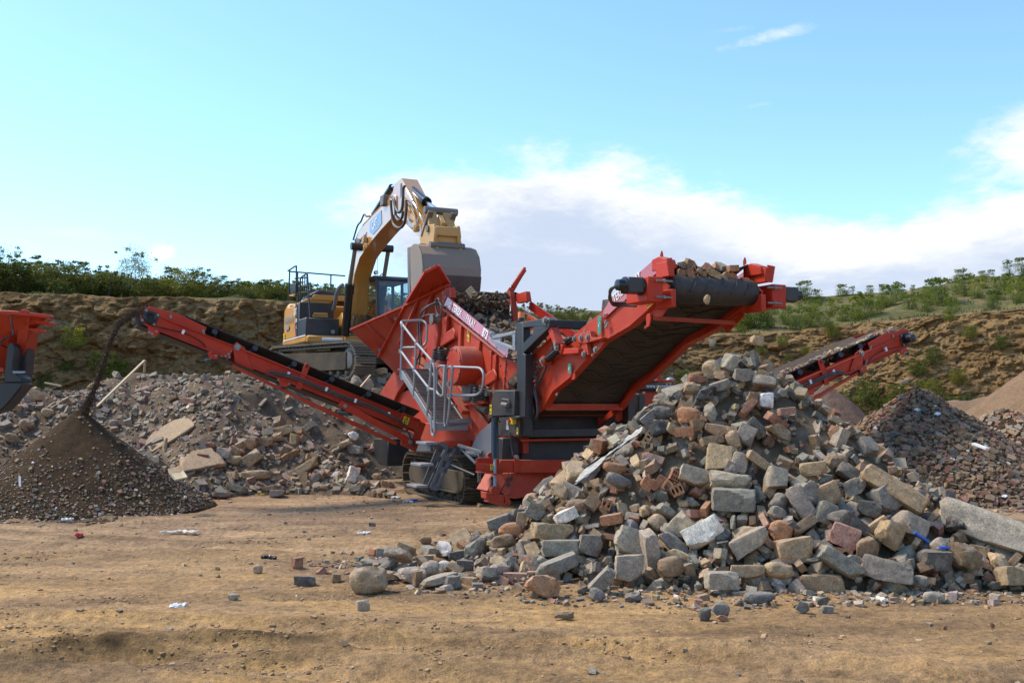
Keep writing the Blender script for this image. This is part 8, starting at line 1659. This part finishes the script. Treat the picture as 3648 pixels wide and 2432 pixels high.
    tag(link('rubble_mass',scatter_mesh('rubble_mass',tmpl,P_,Rm,S_,C_,MT['rock_attr'])),'smaller and deeper pieces filling the coarse rubble pile',kind='stuff')
    x = np.linspace(-2.5,7.2,150);y = np.linspace(8.4,14.8,100);X,Y = np.meshgrid(x,y,indexing='ij');h = h_pile(X,Y);Z = np.where(h < .16,-.2,h-.14+(fbm(X*4,Y*4,0,3,5)-.5)*.14)
    tag(link('pile_core',grid_mesh('pile_core',X,Y,Z,MT['core'])),'soil and grit core of the coarse rubble pile','rubble heap')
    n = 5200;X = rng.uniform(-2.2,6.8,n);Y = rng.uniform(8.6,14.3,n);hh = h_pile(X,Y);k = hh > .05;X,Y,hh = X[k],Y[k],hh[k];n = len(X);S = logn(n,.055,.45,.02,.13)
    tag(link('grit',scatter_mesh('grit',CH_T,np.stack([X,Y,hh-.07+rng.uniform(-.05,.05,n)],1),rotmats(n),S,pick_cols(n,{'grey': 3,'concrete': 3,'brown': 3,'buff': 2,'brick': 1.2,'dark': 1.5})*.85,MT['rock_attr'])),'grit and small rubble between the pieces of the pile',kind='stuff')
    n = 1500;a = rng.uniform(-PI,0,n);q = rng.uniform(.93,1.22,n);rr = np.interp(np.degrees(a),[p[0] for p in PR],[p[1] for p in PR])*q;X = PILE[0]+np.cos(a)*rr;Y = PILE[1]+np.sin(a)*rr;S = logn(n,.035,.5,.012,.10)
    tag(link('foot_grit',scatter_mesh('foot_grit',CH_T+FL_T,np.stack([X,Y,h_ground(X,Y)+S*.2],1),rotmats(n,.5),S,pick_cols(n,{'grey': 2,'concrete': 2,'brown': 3,'buff': 3,'brick': .8,'dark': 1.5,'white': .3}),MT['rock_attr'])),'scattered fragments round the foot of the pile',kind='stuff')
CH_U = []
for i in range(12): V_,T_ = hull(900+i,(1,1,1),5,.8);CH_U.append((V_,T_))
build_settled()
# giant slab and lone stones on the dirt
def lone(px,py,w,h,kind,var,cn,roll,name,lab,cat,yaw=0,dep=None,grp=None):
    D = CH*F/(py+h*.5-HY)+.05;lw,l2 = w*D/F,h*D/F;g = float(h_ground(np.array((px-CX)/F*D),np.array(D)));p = W(px,py,D);p.z = g+l2*.46+abs(math.sin(R(roll)))*lw*.35
    R3 = rock_R(yaw,0,roll);dims = (lw,dep or min(lw,l2)*.85,l2)
    if kind == 'holed': R3 = R3 @ Matrix.Rotation(R(90),3,'X');dims = (lw,l2,.07)
    return put_rock(name,kind,var,dims,p,R3,jit(PAL[cn],.04),lab,cat,grp)
for a in ((1312,2062,138,100,'cobble',5,'buff',0,'boulder','big pale tan boulder with a split face standing alone on the dirt','boulder',20),(1930,2090,130,84,'chunk',3,'clay',-4,'boulder','knobbly orange pumpkin like boulder in front of the pile','boulder',0),
    (1087,2068,80,38,'block',2,'dark',0,'concrete_block','dark grey worn block lying alone, nearest the upright brick','concrete block',8),(1198,2063,36,33,'block',4,'brown',0,'rubble_stone','small brown cube of stone between the dark block and the big boulder','stone',20),
    (1059,2004,34,42,'brick',3,'brick',0,'brick','red brick standing on end on the open dirt','brick',40),(918,2029,36,32,'cobble',2,'tan',0,'cobble_stone','small round tan cobble on the open dirt','stone',0),(830,2131,40,26,'cobble',4,'concrete',0,'cobble_stone','small grey cobble on the open dirt toward the camera','stone',0),
    (1292,2157,48,38,'block',5,'concrete',-4,'concrete_block','small white topped grey block in front of the big tan boulder','concrete block',25),(1366,1973,54,34,'block',0,'grey',3,'concrete_block','grey block behind the big tan boulder','concrete block',10),(1450,1963,70,44,'chunk',4,'buff',6,'rubble_stone','buff rounded stone beside the grey block behind the boulder','stone',0),
    (1463,2023,58,34,'chunk',1,'blue',-14,'rubble_stone','slate grey stone on the dirt beside the big tan boulder','stone',10),(1402,2004,36,32,'holed',2,'pink',0,'perforated_brick','pink broken brick just behind the big tan boulder','brick',10),(1515,1935,46,28,'cobble',3,'brown',0,'cobble_stone','brown rounded stone short of the pile tip','stone',0),(1578,1938,66,16,'slab',2,'grey',0,'concrete_slab','flat grey slab piece near the pile tip','concrete slab',5),
    (1515,1989,60,20,'slab',4,'concrete',0,'concrete_slab','long pale kerb chip beside the slate grey stone','concrete slab',0),(1540,2012,42,36,'block',3,'pink',0,'brick','pinkish half brick before the outer tip of the pile','brick',0),(1582,2017,40,38,'cobble',4,'white',0,'cobble_stone','whitish round stone beside the pinkish half brick','stone',0),(1306+90,2057,36,20,'brick',1,'brick',10,'brick','red brick fragment at the foot of the big tan boulder','brick',0),
    (1428,2051,28,26,'cobble',1,'grey',0,'cobble_stone','grey pebble sized stone beside the red brick fragment','stone',0),(1597,2056,26,20,'brick',2,'pink',0,'brick','tiny pinkish brick piece on the dirt below the whitish round stone','brick',0),(1327,1868,26,16,'block',2,'dark',0,'rubble_stone','small dark stone on the dirt in front of the track','stone',0),
    (2511,2180,46,50,'cobble',0,'dark',0,'cobble_stone','dark grey rough stone beside the egg shaped cobble out in front','stone',0),(2567,2174,66,54,'cobble',2,'blue',20,'cobble_stone','egg shaped grey cobble out in front of the pile','stone',0),(2572,2202,42,22,'chunk',3,'orange',0,'clay_lump','small orange clay lump against the egg shaped cobble','clay lump',0),
    (2858,2168,54,42,'chunk',2,'blue',10,'rubble_stone','faceted slate grey stone on the dirt out in front','stone',0),(2932,2148,44,34,'chunk',0,'dark',-20,'rubble_stone','dark stone behind the small grey brick out in front','stone',0),(2948,2171,50,32,'block',4,'grey',0,'concrete_block','small grey block out in front of the broad front block','concrete block',5),(3327,2128,80,44,'cobble',5,'concrete',3,'cobble_stone','large grey rounded stone lying alone at the chip heap end','stone',0),
    (3430,2075,40,26,'block',1,'buff',-20,'rubble_stone','small buff pipe shaped stone under the crumbly tan lump','stone',0),(3470,2075,44,36,'block',3,'blue',0,'rubble_stone','small slate coloured block beside the pipe shaped stone','stone',0),(3530,2033,40,46,'cobble',1,'blue',0,'cobble_stone','blue grey cobble standing under the giant slab','stone',0),
    (3366,2246,18,20,'chunk',2,'brick',0,'brick','tiny red brick splinter near the bottom of the scene','brick',0),(3535,2232,16,22,'chunk',4,'brick',0,'brick','second tiny red brick splinter nearest the camera corner','brick',0),(1960,2062,14,10,'chunk',0,'dark',0,'rubble_stone','tiny dark pebble before the three hole brick','stone',0),(1991,2077,34,16,'slab',1,'buff',0,'rubble_stone','flat buff fragment behind the knobbly orange boulder','stone',0),(2185,2097,34,14,'slab',3,'brown',0,'rubble_stone','flat brown fragment beside the tipped kerb','stone',0),
    (560,1803,40,16,'slab',2,'brown',0,'rubble_stone','flat brown stone on the dirt at the foot of the fines heap','stone',0),(775,2030,20,12,'chunk',2,'tan',0,'rubble_stone','tiny tan stone on the open dirt','stone',0)):
    lone(*a)
GS = put_rock('concrete_slab','slab',2,(1.45,.66,.31),W(3590,1925,9.75),rock_R(-20,-14,24),(.52,.42,.30),'giant pale concrete slab leaning down at the chip heap end of the pile','concrete slab',GROUP)
# clay clod with its small hole, torn sheeting, blue pipes
lone(2010,2188,74,26,'chunk',5,'brown',0,'clay_lump','dark brown clod of wet clay lying on the dirt before the pile','clay lump',0)
m = MB();rr = random.Random(4);N_ = 34;rows_ = []
for i in range(N_):
    f = i/(N_-1);px = 2258-185*f+10*math.sin(f*7);py = 1540+160*f+8*math.sin(f*9);D = (hit(px,py,h_pile,.20) or 11.0);c = W(px,py,D-.05);wd = (.05+.05*math.sin(f*3)+.02*rr.random())
    rows_.append([c+Vector((k*wd*.5,0,k*wd*.35+.010*math.sin(k*2.1+f*9)+.005*rr.random())) for k in range(-3,4)])
m.add([p for r_ in rows_ for p in r_],[[i*7+k,i*7+k+1,i*7+k+8,i*7+k+7] for i in range(N_-1) for k in range(6)])
m.build('torn_sheeting',MT['cloth'],None,0,170);tag(bpy.data.objects['torn_sheeting'],'torn strip of dirty white sheeting trailing down the conveyor side of the pile','sheeting')
for a,b,lab in (((3258,1896),(3308,1930),'short bright blue plastic pipe poking out beside the slotted block'),((3348,1949),(3386,1951),'second blue plastic pipe end beside the pyramid stone')):
    m = MB();D = hit(*a,h_pile,.16) or 10.2;m.tube([W(*a,D-.05),W(*b,D-.02)],.014,10);tag(m.build('plastic_pipe',MT['pane_blue']),lab,'pipe')

# ---------------------------------------------------------------- material in motion and on the belts
def air(px,py,w,h,D,kind,var,cn,roll,lab,name='falling_stone'): return put_rock(name,kind,var,(w*D/F,min(w,h)*D/F,h*D/F),W(px,py,D),rock_R(15,0,roll),jit(PAL[cn],.04),lab,'stone')
air(2355,1390,38,26,11.7,'block',2,'tan',15,'tan stone in mid fall in front of the web address on the power pack');air(2538,1222,24,28,11.5,'cobble',1,'concrete',0,'small grey stone in mid air above the tan summit boulder');air(2695,1213,42,34,11.4,'block',3,'tan',10,'tan stone in mid air above the white faced block');air(2518,1067,22,36,11.5,'cobble',3,'buff',5,'buff stone dropping off the big conveyor just below its drum')
air(3222,1360,34,14,18.6,'slab',1,'concrete',-18,'flat grey chip in mid air above the brick chip heap');air(3204,1382,10,8,18.6,'chunk',1,'brown',0,'tiny brown chip falling beside the flat grey chip')
for i,(px,py,w,h,k,v,cn,ro,lab) in enumerate([(2427,975,30,30,'brick',0,'brown',10,'brown half brick on the drum nearest the drive motor'),(2458,986,28,60,'brick',1,'brick',-12,'red brick tipping over the front of the drum'),(2475,959,22,32,'holed',2,'orange',-30,'orange brick with a hole riding behind the tipping brick'),(2447,949,34,18,'chunk',2,'dark',-10,'dark stone on the belt behind the tipping brick'),(2500,977,26,20,'brick',3,'orange',-4,'small orange brick in the middle of the drum'),
    (2541,975,60,26,'slab',2,'buff',24,'long buff stone lying across the drum'),(2584,983,24,32,'chunk',3,'brown',15,'brown stone beside the long buff stone on the drum'),(2611,957,36,22,'brick',4,'orange',-3,'orange brown brick balanced on top of others on the drum'),(2605,988,32,30,'brick',5,'orange',35,'orange brick end wedged under the balanced brick'),(2490,968,22,20,'chunk',0,'grey',0,'small grey stone behind the small orange brick')]):
    q = MX.on(px,py,s=5.12+.05*(i % 2));D = MX.P(*q).y;put_rock(NM[k],k,v,(w*D/F,.12,h*D/F) if k != 'holed' else (w*D/F,h*D/F,.07),W(px,py,D-.02),rock_R(8,0,ro) @ (Matrix.Rotation(R(90),3,'X') if k == 'holed' else Matrix.Identity(3)),jit(PAL[cn],.04),lab,CAT[k],'pieces riding over the big conveyor drum')
n = 260;s = rng.uniform(2.2,5.0,n);t = rng.normal(0,.24,n).clip(-.5,.5);z = np.interp(s,[p[0] for p in BOT],[p[1] for p in BOT])+.50+.3*t*t
P_ = np.array([MX.P(a,b,c)[:] for a,b,c in zip(s,t,z)]);tag(link('belt_rubble',scatter_mesh('belt_rubble',CH_U,P_,rotmats(n),logn(n,.11,.35,.05,.2)[:,None]*np.array([1,.8,.6]),pick_cols(n,{'brown': 3,'brick': 3,'dark': 2,'grey': 2}),MT['rock_attr'])),'rubble carried up on the big conveyor belt',kind='stuff')
# rubble on the screen deck and the dark load spilling through the hopper mouth
def deck(n,s0,s1,tw,zf,S,wts,name,lab,dark=.8,spread=.06):
    s = rng.uniform(s0,s1,n);t = rng.uniform(-tw,tw,n);z = np.array([zf(a,b) for a,b in zip(s,t)])+rng.normal(0,spread,n);P_ = np.array([MX.P(a,b,c)[:] for a,b,c in zip(s,t,z)])
    return tag(link(name,scatter_mesh(name,CH_U,P_,rotmats(n),logn(n,S,.4,S*.3,S*2.4)[:,None]*np.array([1,.8,.55]),pick_cols(n,wts)*dark,MT['rock_attr'])),lab,kind='stuff')
zt = lambda s,t: 3.10-(s+1.75)*.40+.10*math.cos(t*2)
m = MB();m.prism([P(-1.9,-.78,2.95),P(1.0,-.78,1.85),P(1.0,.78,1.85),P(-1.9,.78,2.95)],Z3*.04);m.build('screen_deck',MT['darkdust'],scr)
deck(900,-1.8,1.15,.74,zt,.10,{'brown': 6,'dark': 2,'grey': 1,'buff': 1,'brick': .4,'white': .1},'screen_rubble','rubble tumbling down the screen deck',.48)
x = np.linspace(-.56,.56,60);z = np.linspace(2.85,3.82,60);X,Z = np.meshgrid(x,z,indexing='ij');dd = (fbm(X*7,Z*9,0,4,33)-.5)*.22+(fbm(X*2,Z*2,0,2,34)-.5)*.2-.25*sm(Z,3.55,3.82)
fl = np.array([[MX.P(-1.93+d,a,b)[:] for a,b,d in zip(r1,r2,r3)] for r1,r2,r3 in zip(X,Z,dd)]);i = np.arange(3600).reshape(60,60);T = np.stack([i[:-1,:-1],i[:-1,1:],i[1:,1:],i[1:,:-1]],-1).reshape(-1,4)
o = link('spilling_soil',mesh_np('spilling_soil',fl.reshape(-1,3),T,MT['fines'],smooth=180));tag(o,'dark soil and stones pouring through the hopper mouth',kind='stuff')
n = 300;t = rng.uniform(-.54,.54,n);z = rng.uniform(2.9,3.78,n);P_ = np.array([MX.P(-1.86+rng.normal(0,.05),a,b)[:] for a,b in zip(t,z)]);tag(link('spilling_stones',scatter_mesh('spilling_stones',CH_U,P_,rotmats(n),logn(n,.040,.5,.015,.12)[:,None]*np.array([1,.8,.6]),pick_cols(n,{'brown': 5,'dark': 3,'buff': 1,'white': .15,'pink': .5})*.4,MT['rock_attr'])),'stones falling with the soil through the hopper mouth',kind='stuff')
deck(420,-4.6,-1.98,.60,lambda s,t: 3.60-(abs(t)*.12)+(-1.98-s)*-.04,.10,{'brown': 4,'grey': 2.5,'buff': 2,'dark': 1,'concrete': 1},'hopper_load','broken rubble heaped in the hopper',.7)
m = MB();m.prism([P(-4.6,-.6,2.6),P(-2.05,-.6,3.0),P(-2.05,-.6,3.58),P(-4.6,-.6,3.5)],V3*1.2);m.build('hopper_fill',MT['fines'],None);tag(bpy.data.objects['hopper_fill'],'dark soil filling the hopper up to its rim',kind='stuff')
tag(put_rock('board_fragment','slab',1,(.2,.02,.17),MX.ON(1680,1042,s=-1.9),rock_R(10,-20,45),(.5,.36,.2),'yellowish board fragment lying on the load at the hopper mouth','board'),None)
for Qx,nm in ((QM,'mid_belt_rubble'),):
    n = 230;l = rng.uniform(.2,LM_len-.1,n);w = .20+np.abs(rng.normal(0,.09,n)).clip(0,.4);P_ = np.array([Qx(a,b,.10+abs(b-.38)*.12+.02*random.random())[:] for a,b in zip(l,w)]);k = P_[:,0] < 1e9
    tag(link(nm,scatter_mesh(nm,CH_U,P_,rotmats(n),logn(n,.075,.4,.03,.16)[:,None]*np.array([1,.8,.6]),pick_cols(n,{'brown': 4,'grey': 2,'brick': 2,'buff': 2,'dark': 1}),MT['rock_attr'])),'crushed brick carried on the side conveyor belt',kind='stuff')
# thin stream of fines thrown off the fines conveyor
ST = [(506,1109,10),(480,1116,13),(450,1132,16),(420,1162,18),(398,1205,21),(382,1250,23),(366,1300,26),(350,1350,30),(330,1400,36),(312,1440,48),(298,1475,74)]
m = MB();pts = curve_pts([W(x,y,16.05+.3*i/10) for i,(x,y,w) in enumerate(ST)],6);ws = np.interp(np.linspace(0,10,len(pts)),range(11),[w for _,_,w in ST])*16.2/F/2;m.tube(pts,.03,12,[float(w)*.42 for w in ws]);st_ = m.build('fines_stream',MT['fines'],None,0,180);tag(st_,'dark stream of fine soil falling from the conveyor tip onto its heap',kind='stuff')
n = 11000;ii = rng.integers(0,len(pts),n);pp = np.array([p[:] for p in pts])[ii]+rng.normal(0,1,(n,3))*(ws[ii]*np.where(rng.random(n) < .55,.22,.50))[:,None]*np.array([1,1,1]);pp[:,2] += rng.uniform(-.05,.05,n);S = logn(n,.009,.4,.005,.02)
tag(link('falling_grains',scatter_mesh('falling_grains',CH_T[:4],pp,rotmats(n),S,pick_cols(n,{'brown': 6,'dark': 2,'buff': .8,'white': .03})*.28,MT['chip_attr'])),'grains of soil falling round the dark stream',kind='stuff')

# ---------------------------------------------------------------- larger pieces on the terrace slope, each its own thing
TL = [(605,1545,175,22,'slab',1,'buff',0,'the diamond slab','big diamond shaped flat slab lying on the terrace slope',(1.0,.85,.11,20)),(713,1640,130,20,'slab',2,'buff',-12,'the lower flat slab','large flat pale slab tilted below the diamond slab',(.85,.6,.11,-20)),(628,1690,120,14,'slab',3,'buff',6,None,'flat pale slab beside the fines heap below the other slabs',(.6,.5,.07,10)),
 (100,1420,105,24,'slab',4,'buff',-8,'the long beam','long concrete beam lying near the red machine end of the terrace',None),(257,1375,74,28,'block',1,'grey',0,'the smooth grey block','smooth grey oblong block on the terrace top near the falling stream',None),(677,1428,56,22,'slab',0,'pink',6,None,'pinkish flat slab high above the diamond slab',None),(456,1326,52,32,'cobble',2,'buff',0,None,'large rounded boulder on the terrace crest under the leaning timber',None),(415,1335,34,26,'chunk',3,'concrete',0,None,'grey stone on the crest beside the rounded crest boulder',None),
 (1012,1536,76,36,'block',2,'buff',-18,'the high buff block','buff concrete block propped on the slope under the fines conveyor',None),(985,1556,44,34,'chunk',5,'buff',-10,None,'buff stone touching the high buff block',None),(1048,1566,36,46,'block',4,'tan',4,None,'upright tan block beside the high buff block',None),(949,1572,46,40,'chunk',2,'buff',-20,None,'rough buff stone downhill of the high buff block',None),(890,1585,50,36,'chunk',0,'buff',10,None,'faceted buff stone midway along the slope',None),(799,1616,50,42,'block',5,'concrete',4,'the mid grey cube','grey cube shaped block uphill of the broken pipe',None),(842,1640,44,36,'cobble',1,'tan',0,None,'rounded tan block beside the mid grey cube',None),
 (907,1692,112,36,'cobble',4,'buff',-4,'the broken pipe','long rounded broken pipe piece low on the slope',None),(829,1694,46,28,'block',3,'tan',3,None,'tan block at the end of the broken pipe',None),(1020,1612,62,36,'block',0,'brown',-60,None,'brown block standing steeply below the upright tan block',None),(900,1632,66,44,'slab',5,'buff',-40,None,'tilted buff slab uphill of the broken pipe',None),(1095,1665,92,34,'slab',0,'tan',-38,'the tilted tan slab','long tan slab tilted against the slope under the conveyor',None),(1258,1689,40,56,'block',1,'white',12,'the pale upright block','pale upright block near the screener track',None),
 (1216,1588,78,24,'block',5,'buff',-28,'the thin kerb','thin long kerb lying uphill of the pale upright block',None),(1266,1601,58,34,'block',2,'concrete',6,None,'flat grey paving block between the thin kerb and the track',None),(840,1737,90,26,'block',4,'grey',16,None,'dark grey kerb at the foot of the terrace',None),(788,1762,62,18,'slab',1,'grey',2,None,'flat grey brick at the terrace foot on the dirt',None),(990,1757,54,28,'block',0,'grey',-4,None,'grey block at the foot below the tilted tan slab',None),(955,1738,66,18,'slab',4,'buff',-10,None,'thin buff slab low on the slope below the broken pipe',None),
 (1258,1552,38,32,'cobble',3,'white',25,None,'whitish round block uphill of the thin kerb',None),(406,1508,36,26,'cobble',0,'grey',0,None,'grey stone between the fines heap and the diamond slab',None),(1100,1522,58,26,'block',3,'concrete',-35,None,'tilted pale kerb uphill of the upright tan block',None),(1197,1692,36,30,'chunk',1,'white',0,None,'whitish rough stone beside the pale upright block',None),(1353,1326,56,26,'block',4,'buff',-14,'the crest block','buff block on the crest right under the hopper corner',None),(1376,1340,40,22,'block',1,'grey',5,None,'grey block tucked behind the crest block',None),(1273,1362,48,42,'chunk',4,'concrete',25,None,'grey angular stone on the crest before the excavator track',None),
 (1311,1371,36,44,'slab',2,'concrete',60,None,'slanting grey slab beside the angular crest stone',None),(1361,1357,34,24,'block',3,'grey',8,None,'small grey block below the crest block',None),(1342,1402,44,32,'chunk',0,'buff',0,None,'buff stone beside the feeder beam',None),(1303,1345,28,16,'holed',1,'pink',-12,None,'pink multi hole brick on the crest',None),(1212,1330,44,20,'block',5,'grey',0,None,'flat grey block on the crest before the excavator track',None),(1155,1325,30,22,'chunk',2,'buff',10,None,'buff stone on the crest at the end of the excavator track',None),(1120,1318,28,18,'block',0,'buff',0,None,'small buff block on the crest beside the conveyor',None),
 (1065,1538,26,14,'holed',1,'orange',12,None,'orange multi hole brick by the upright tan block',None),(988,1628,22,18,'holed',0,'buff',-5,None,'small perforated buff brick below the high buff block',None),(250,1437,24,9,'holed',0,'orange',8,None,'three hole orange brick on the slope beside the stream',None),(447,1440,22,9,'holed',0,'pink',5,None,'perforated pink brick beneath the leaning timber',None),(1205,1400,22,20,'holed',3,'pink',20,None,'pink broken brick under the conveyor end near the crest',None),(1175,1660,30,24,'chunk',3,'concrete',10,None,'small grey stone uphill of the whitish rough stone',None),(1150,1735,50,26,'chunk',5,'brown',0,None,'brown stone at the terrace foot',None),(1380,1727,54,34,'chunk',2,'buff',4,None,'faceted buff stone beside the screener track',None),(1340,1700,36,30,'cobble',3,'tan',0,None,'tan cobble uphill of the faceted stone by the track',None),
 (1268,1740,62,24,'block',4,'grey',2,None,'low grey block at the foot by the screener track',None),(1300,1722,34,26,'chunk',1,'buff',0,None,'buff lump behind the low grey block',None),(60,1450,40,30,'chunk',4,'buff',0,None,'buff boulder below the long beam',None),(170,1470,46,32,'cobble',0,'tan',15,None,'tan boulder downhill of the long beam',None),(95,1510,52,40,'cobble',5,'buff',0,None,'dusty rounded boulder beside the fines heap',None),(40,1560,50,36,'cobble',2,'buff',10,None,'dusty boulder at the frame edge above the fines heap',None),(205,1400,34,20,'chunk',3,'grey',5,None,'grey stone beside the smooth grey block',None),(330,1375,40,24,'chunk',1,'tan',-10,None,'tan stone on the terrace top behind the stream',None)]
pts_ = []
for i,(px,py,w,h,kind,v,cn,roll,short,lab,fl_) in enumerate(TL):
    D = hit(px,py+h*.25,h_bench,.03,15,30) or CH*F/(py+h/2-HY);p = W(px,py,D);rr = random.Random(i+50)
    if fl_: lw,dp,th2,yw = fl_;nrm = grad_n(h_bench,np.array([p.x]),np.array([p.y]),.5)[0];R3 = Vector(nrm).to_track_quat('Z','Y').to_matrix() @ Matrix.Rotation(R(40+yw),3,'Z');put_rock(NM[kind],kind,v,(lw,dp,th2),p,R3,jit(PAL[cn],.04),lab,CAT[kind],'large pieces on the terrace slope')
    else:
        R3 = rock_R(rr.uniform(-25,25),rr.uniform(-20,0),roll);dims = (w*D/F,min(w,h*1.5)*D/F*.8,h*D/F)
        if kind == 'holed': R3 = R3 @ Matrix.Rotation(R(70),3,'X');dims = (w*D/F,h*D/F*1.1,.06)
        put_rock(NM[kind],kind,v,dims,p,R3,jit(PAL[cn],.06),lab,CAT[kind],'large pieces on the terrace slope')
    if short: pts_.append((px,py,short))
used = {}
for i in range(110):
    while True:
        px = random.uniform(20,1400);py = random.uniform(1335,1750);D = hit(px,py,h_bench,.03,15,26)
        if D and h_bench(np.array((px-CX)/F*D),np.array(D)) > .05 and not (px < 760 and py > 1440+abs(px-290)*.55): break
    kind = random.choices(['block','chunk','brick','slab','cobble'],[3,4,3,1.5,1])[0];L = random.uniform(.10,.24)*(1.15 if py > 1560 else .85);c = random.choices(['concrete','buff','grey','tan','pink','brown','brick'] if kind != 'brick' else ['buff','pink','tan','brick','brown','grey','concrete'],[3,3,2,1.2,2,1.5,2])[0]
    d = {'block': (L,L*.6,L*.5),'chunk': (L,L*.8,L*.6),'brick': (.215,.10,.066),'slab': (L*1.5,L,L*.28),'cobble': (L,L*.7,L*.6)}[kind];s = sorted(pts_,key=lambda s: (s[0]-px)**2+(s[1]-py)**2*2)[0];dx,dy = px-s[0],py-s[1];rel = ('uphill of' if dy < 0 else 'downhill of') if abs(dy)*1.5 > abs(dx) else ('on the fines heap side of' if dx < 0 else 'on the screener side of')
    lab = f'{"small" if L < .15 else "medium"} {CW[c]} {NOUN[kind]} {rel} {s[2]}';used[lab] = used.get(lab,0)+1
    if used[lab] > 1: lab = f'{ordn(used[lab]-1)} {lab}'
    q = Quaternion([random.gauss(0,1) for _ in range(4)]).normalized();put_rock(NM[kind],kind,random.randrange(6),d,W(px,py,D)+Vector((0,0,L*.12)),q.to_matrix(),jit(tuple(x*.75 for x in PAL[c])),lab,CAT[kind],'smaller loose pieces on the terrace slope')
# timber, board and litter
def stick(a,b,Da,Db,r,lab,name='timber_batten'): m = MB();m.bar(W(*a,Da),W(*b,Db),r,r*.7);tag(m.build(name,MT['wood']),lab,'timber')
stick((515,1284),(345,1448),21.2,19.6,.045,'long pale timber batten leaning up over the terrace crest');stick((517,1284),(514,1326),21.2,21.3,.04,'short broken end hanging from the long timber batten');stick((160,1363),(218,1374),21.5,21.4,.045,'short pale batten lying beside the smooth grey block');stick((1283,1380),(1320,1336),21.3,21.6,.035,'thin pale batten stuck between the crest stones')
m = MB();D = 15.3;m.prism([W(600,1683,D),W(652,1678,D+.3),W(668,1702,D-.1),W(622,1712,D-.15)],(0,0,.02));tag(m.build('board',MT['wood']),'thin brown board lying at the edge of the fines heap','board')
m = MB();m.bar(W(70,1696,14.9),W(71,1733,14.8),.028,.02);tag(m.build('plastic_strip',MT['white_board']),'upright white plastic strip stuck in the fines heap','plastic strip')
m = MB();c = W(3490,1590,16.4);m.bar(W(3468,1580,16.6),W(3518,1598,16.3),.08,.03);tag(m.build('white_board',MT['white_board']),'long white board lying on the brick chip heap','board')
for x,y,w,h in ((3390,1640,24,18),(3232,1714,26,14),(3340,1475,26,12),(3120,1525,20,14),(3270,1460,28,10),(3578,1769,22,16)): m = MB();D = hit(x,y,f_chip,.04,14,20) or 16.2;m.prism([W(x-w/2,y,D),W(x,y+h/2,D-.05),W(x+w/2,y-h*.1,D),W(x-w*.1,y-h/2,D+.04)],(0,-.01,.015));tag(m.build('white_shard',MT['white_board']),{3390: 'white shard midway up the brick chip heap',3232: 'pale shard low on the side of the brick chip heap nearest the coarse pile',3340: 'white shard near the top of the brick chip heap',3120: 'small white shard on the upper flank facing the coarse pile',3270: 'thin white shard just under the chip heap summit',3578: 'white shard at the outer foot of the brick chip heap'}[x],'shard')
def rag(x,y,w,h,mt,name,lab):
    D = CH*F/(y-HY);m = MB();rr = random.Random(x);n = 7
    for k in range(3): m.tube(curve_pts([W(x-w/2+w*i/n,y,D)+Vector((0,rr.uniform(-.06,.06),.012+.02*rr.random())) for i in range(n+1)],3),.01,5,[.006+.016*rr.random() for _ in range(3*n+1)])
    tag(m.build(name,mt),lab,'litter')
rag(640,1898,130,16,MT['cloth'],'torn_sack','cream torn sack strip lying on the dirt');rag(282,1910,22,8,MT['sand_red'],'red_wrapper','small red wrapper on the dirt before the fines heap');rag(1297,1904,42,16,MT['white_board'],'plastic_bag','crumpled white plastic bag on the dirt');rag(635,2168,48,10,MT['white_board'],'plastic_bag','crumpled white plastic scrap on the open dirt near the ruts');rag(240,1855,36,14,MT['white_board'],'plastic_bag','white plastic scrap at the foot of the fines heap');rag(3143,2144,24,8,MT['cloth'],'paper_wrapper','pale wrapper scrap on the dirt before the pile');rag(1475,1785,22,8,MT['pane_blue'],'blue_wrapper','small blue wrapper beside the track');rag(1455,1790,34,10,MT['white_board'],'plastic_bag','white plastic scrap beside the blue wrapper');rag(1410,1775,30,10,MT['white_board'],'plastic_bag','white plastic scrap under the conveyor foot');rag(960,1990,50,3,MT['black'],'rubber_strip','thin black rubber strip on the dirt');rag(915,1765,60,14,MT['sign_yellow'],'yellow_netting','tangle of yellow netting at the terrace foot');rag(3515,1845,18,14,MT['pane_blue'],'blue_wrapper','blue scrap lying just beyond the giant slab')
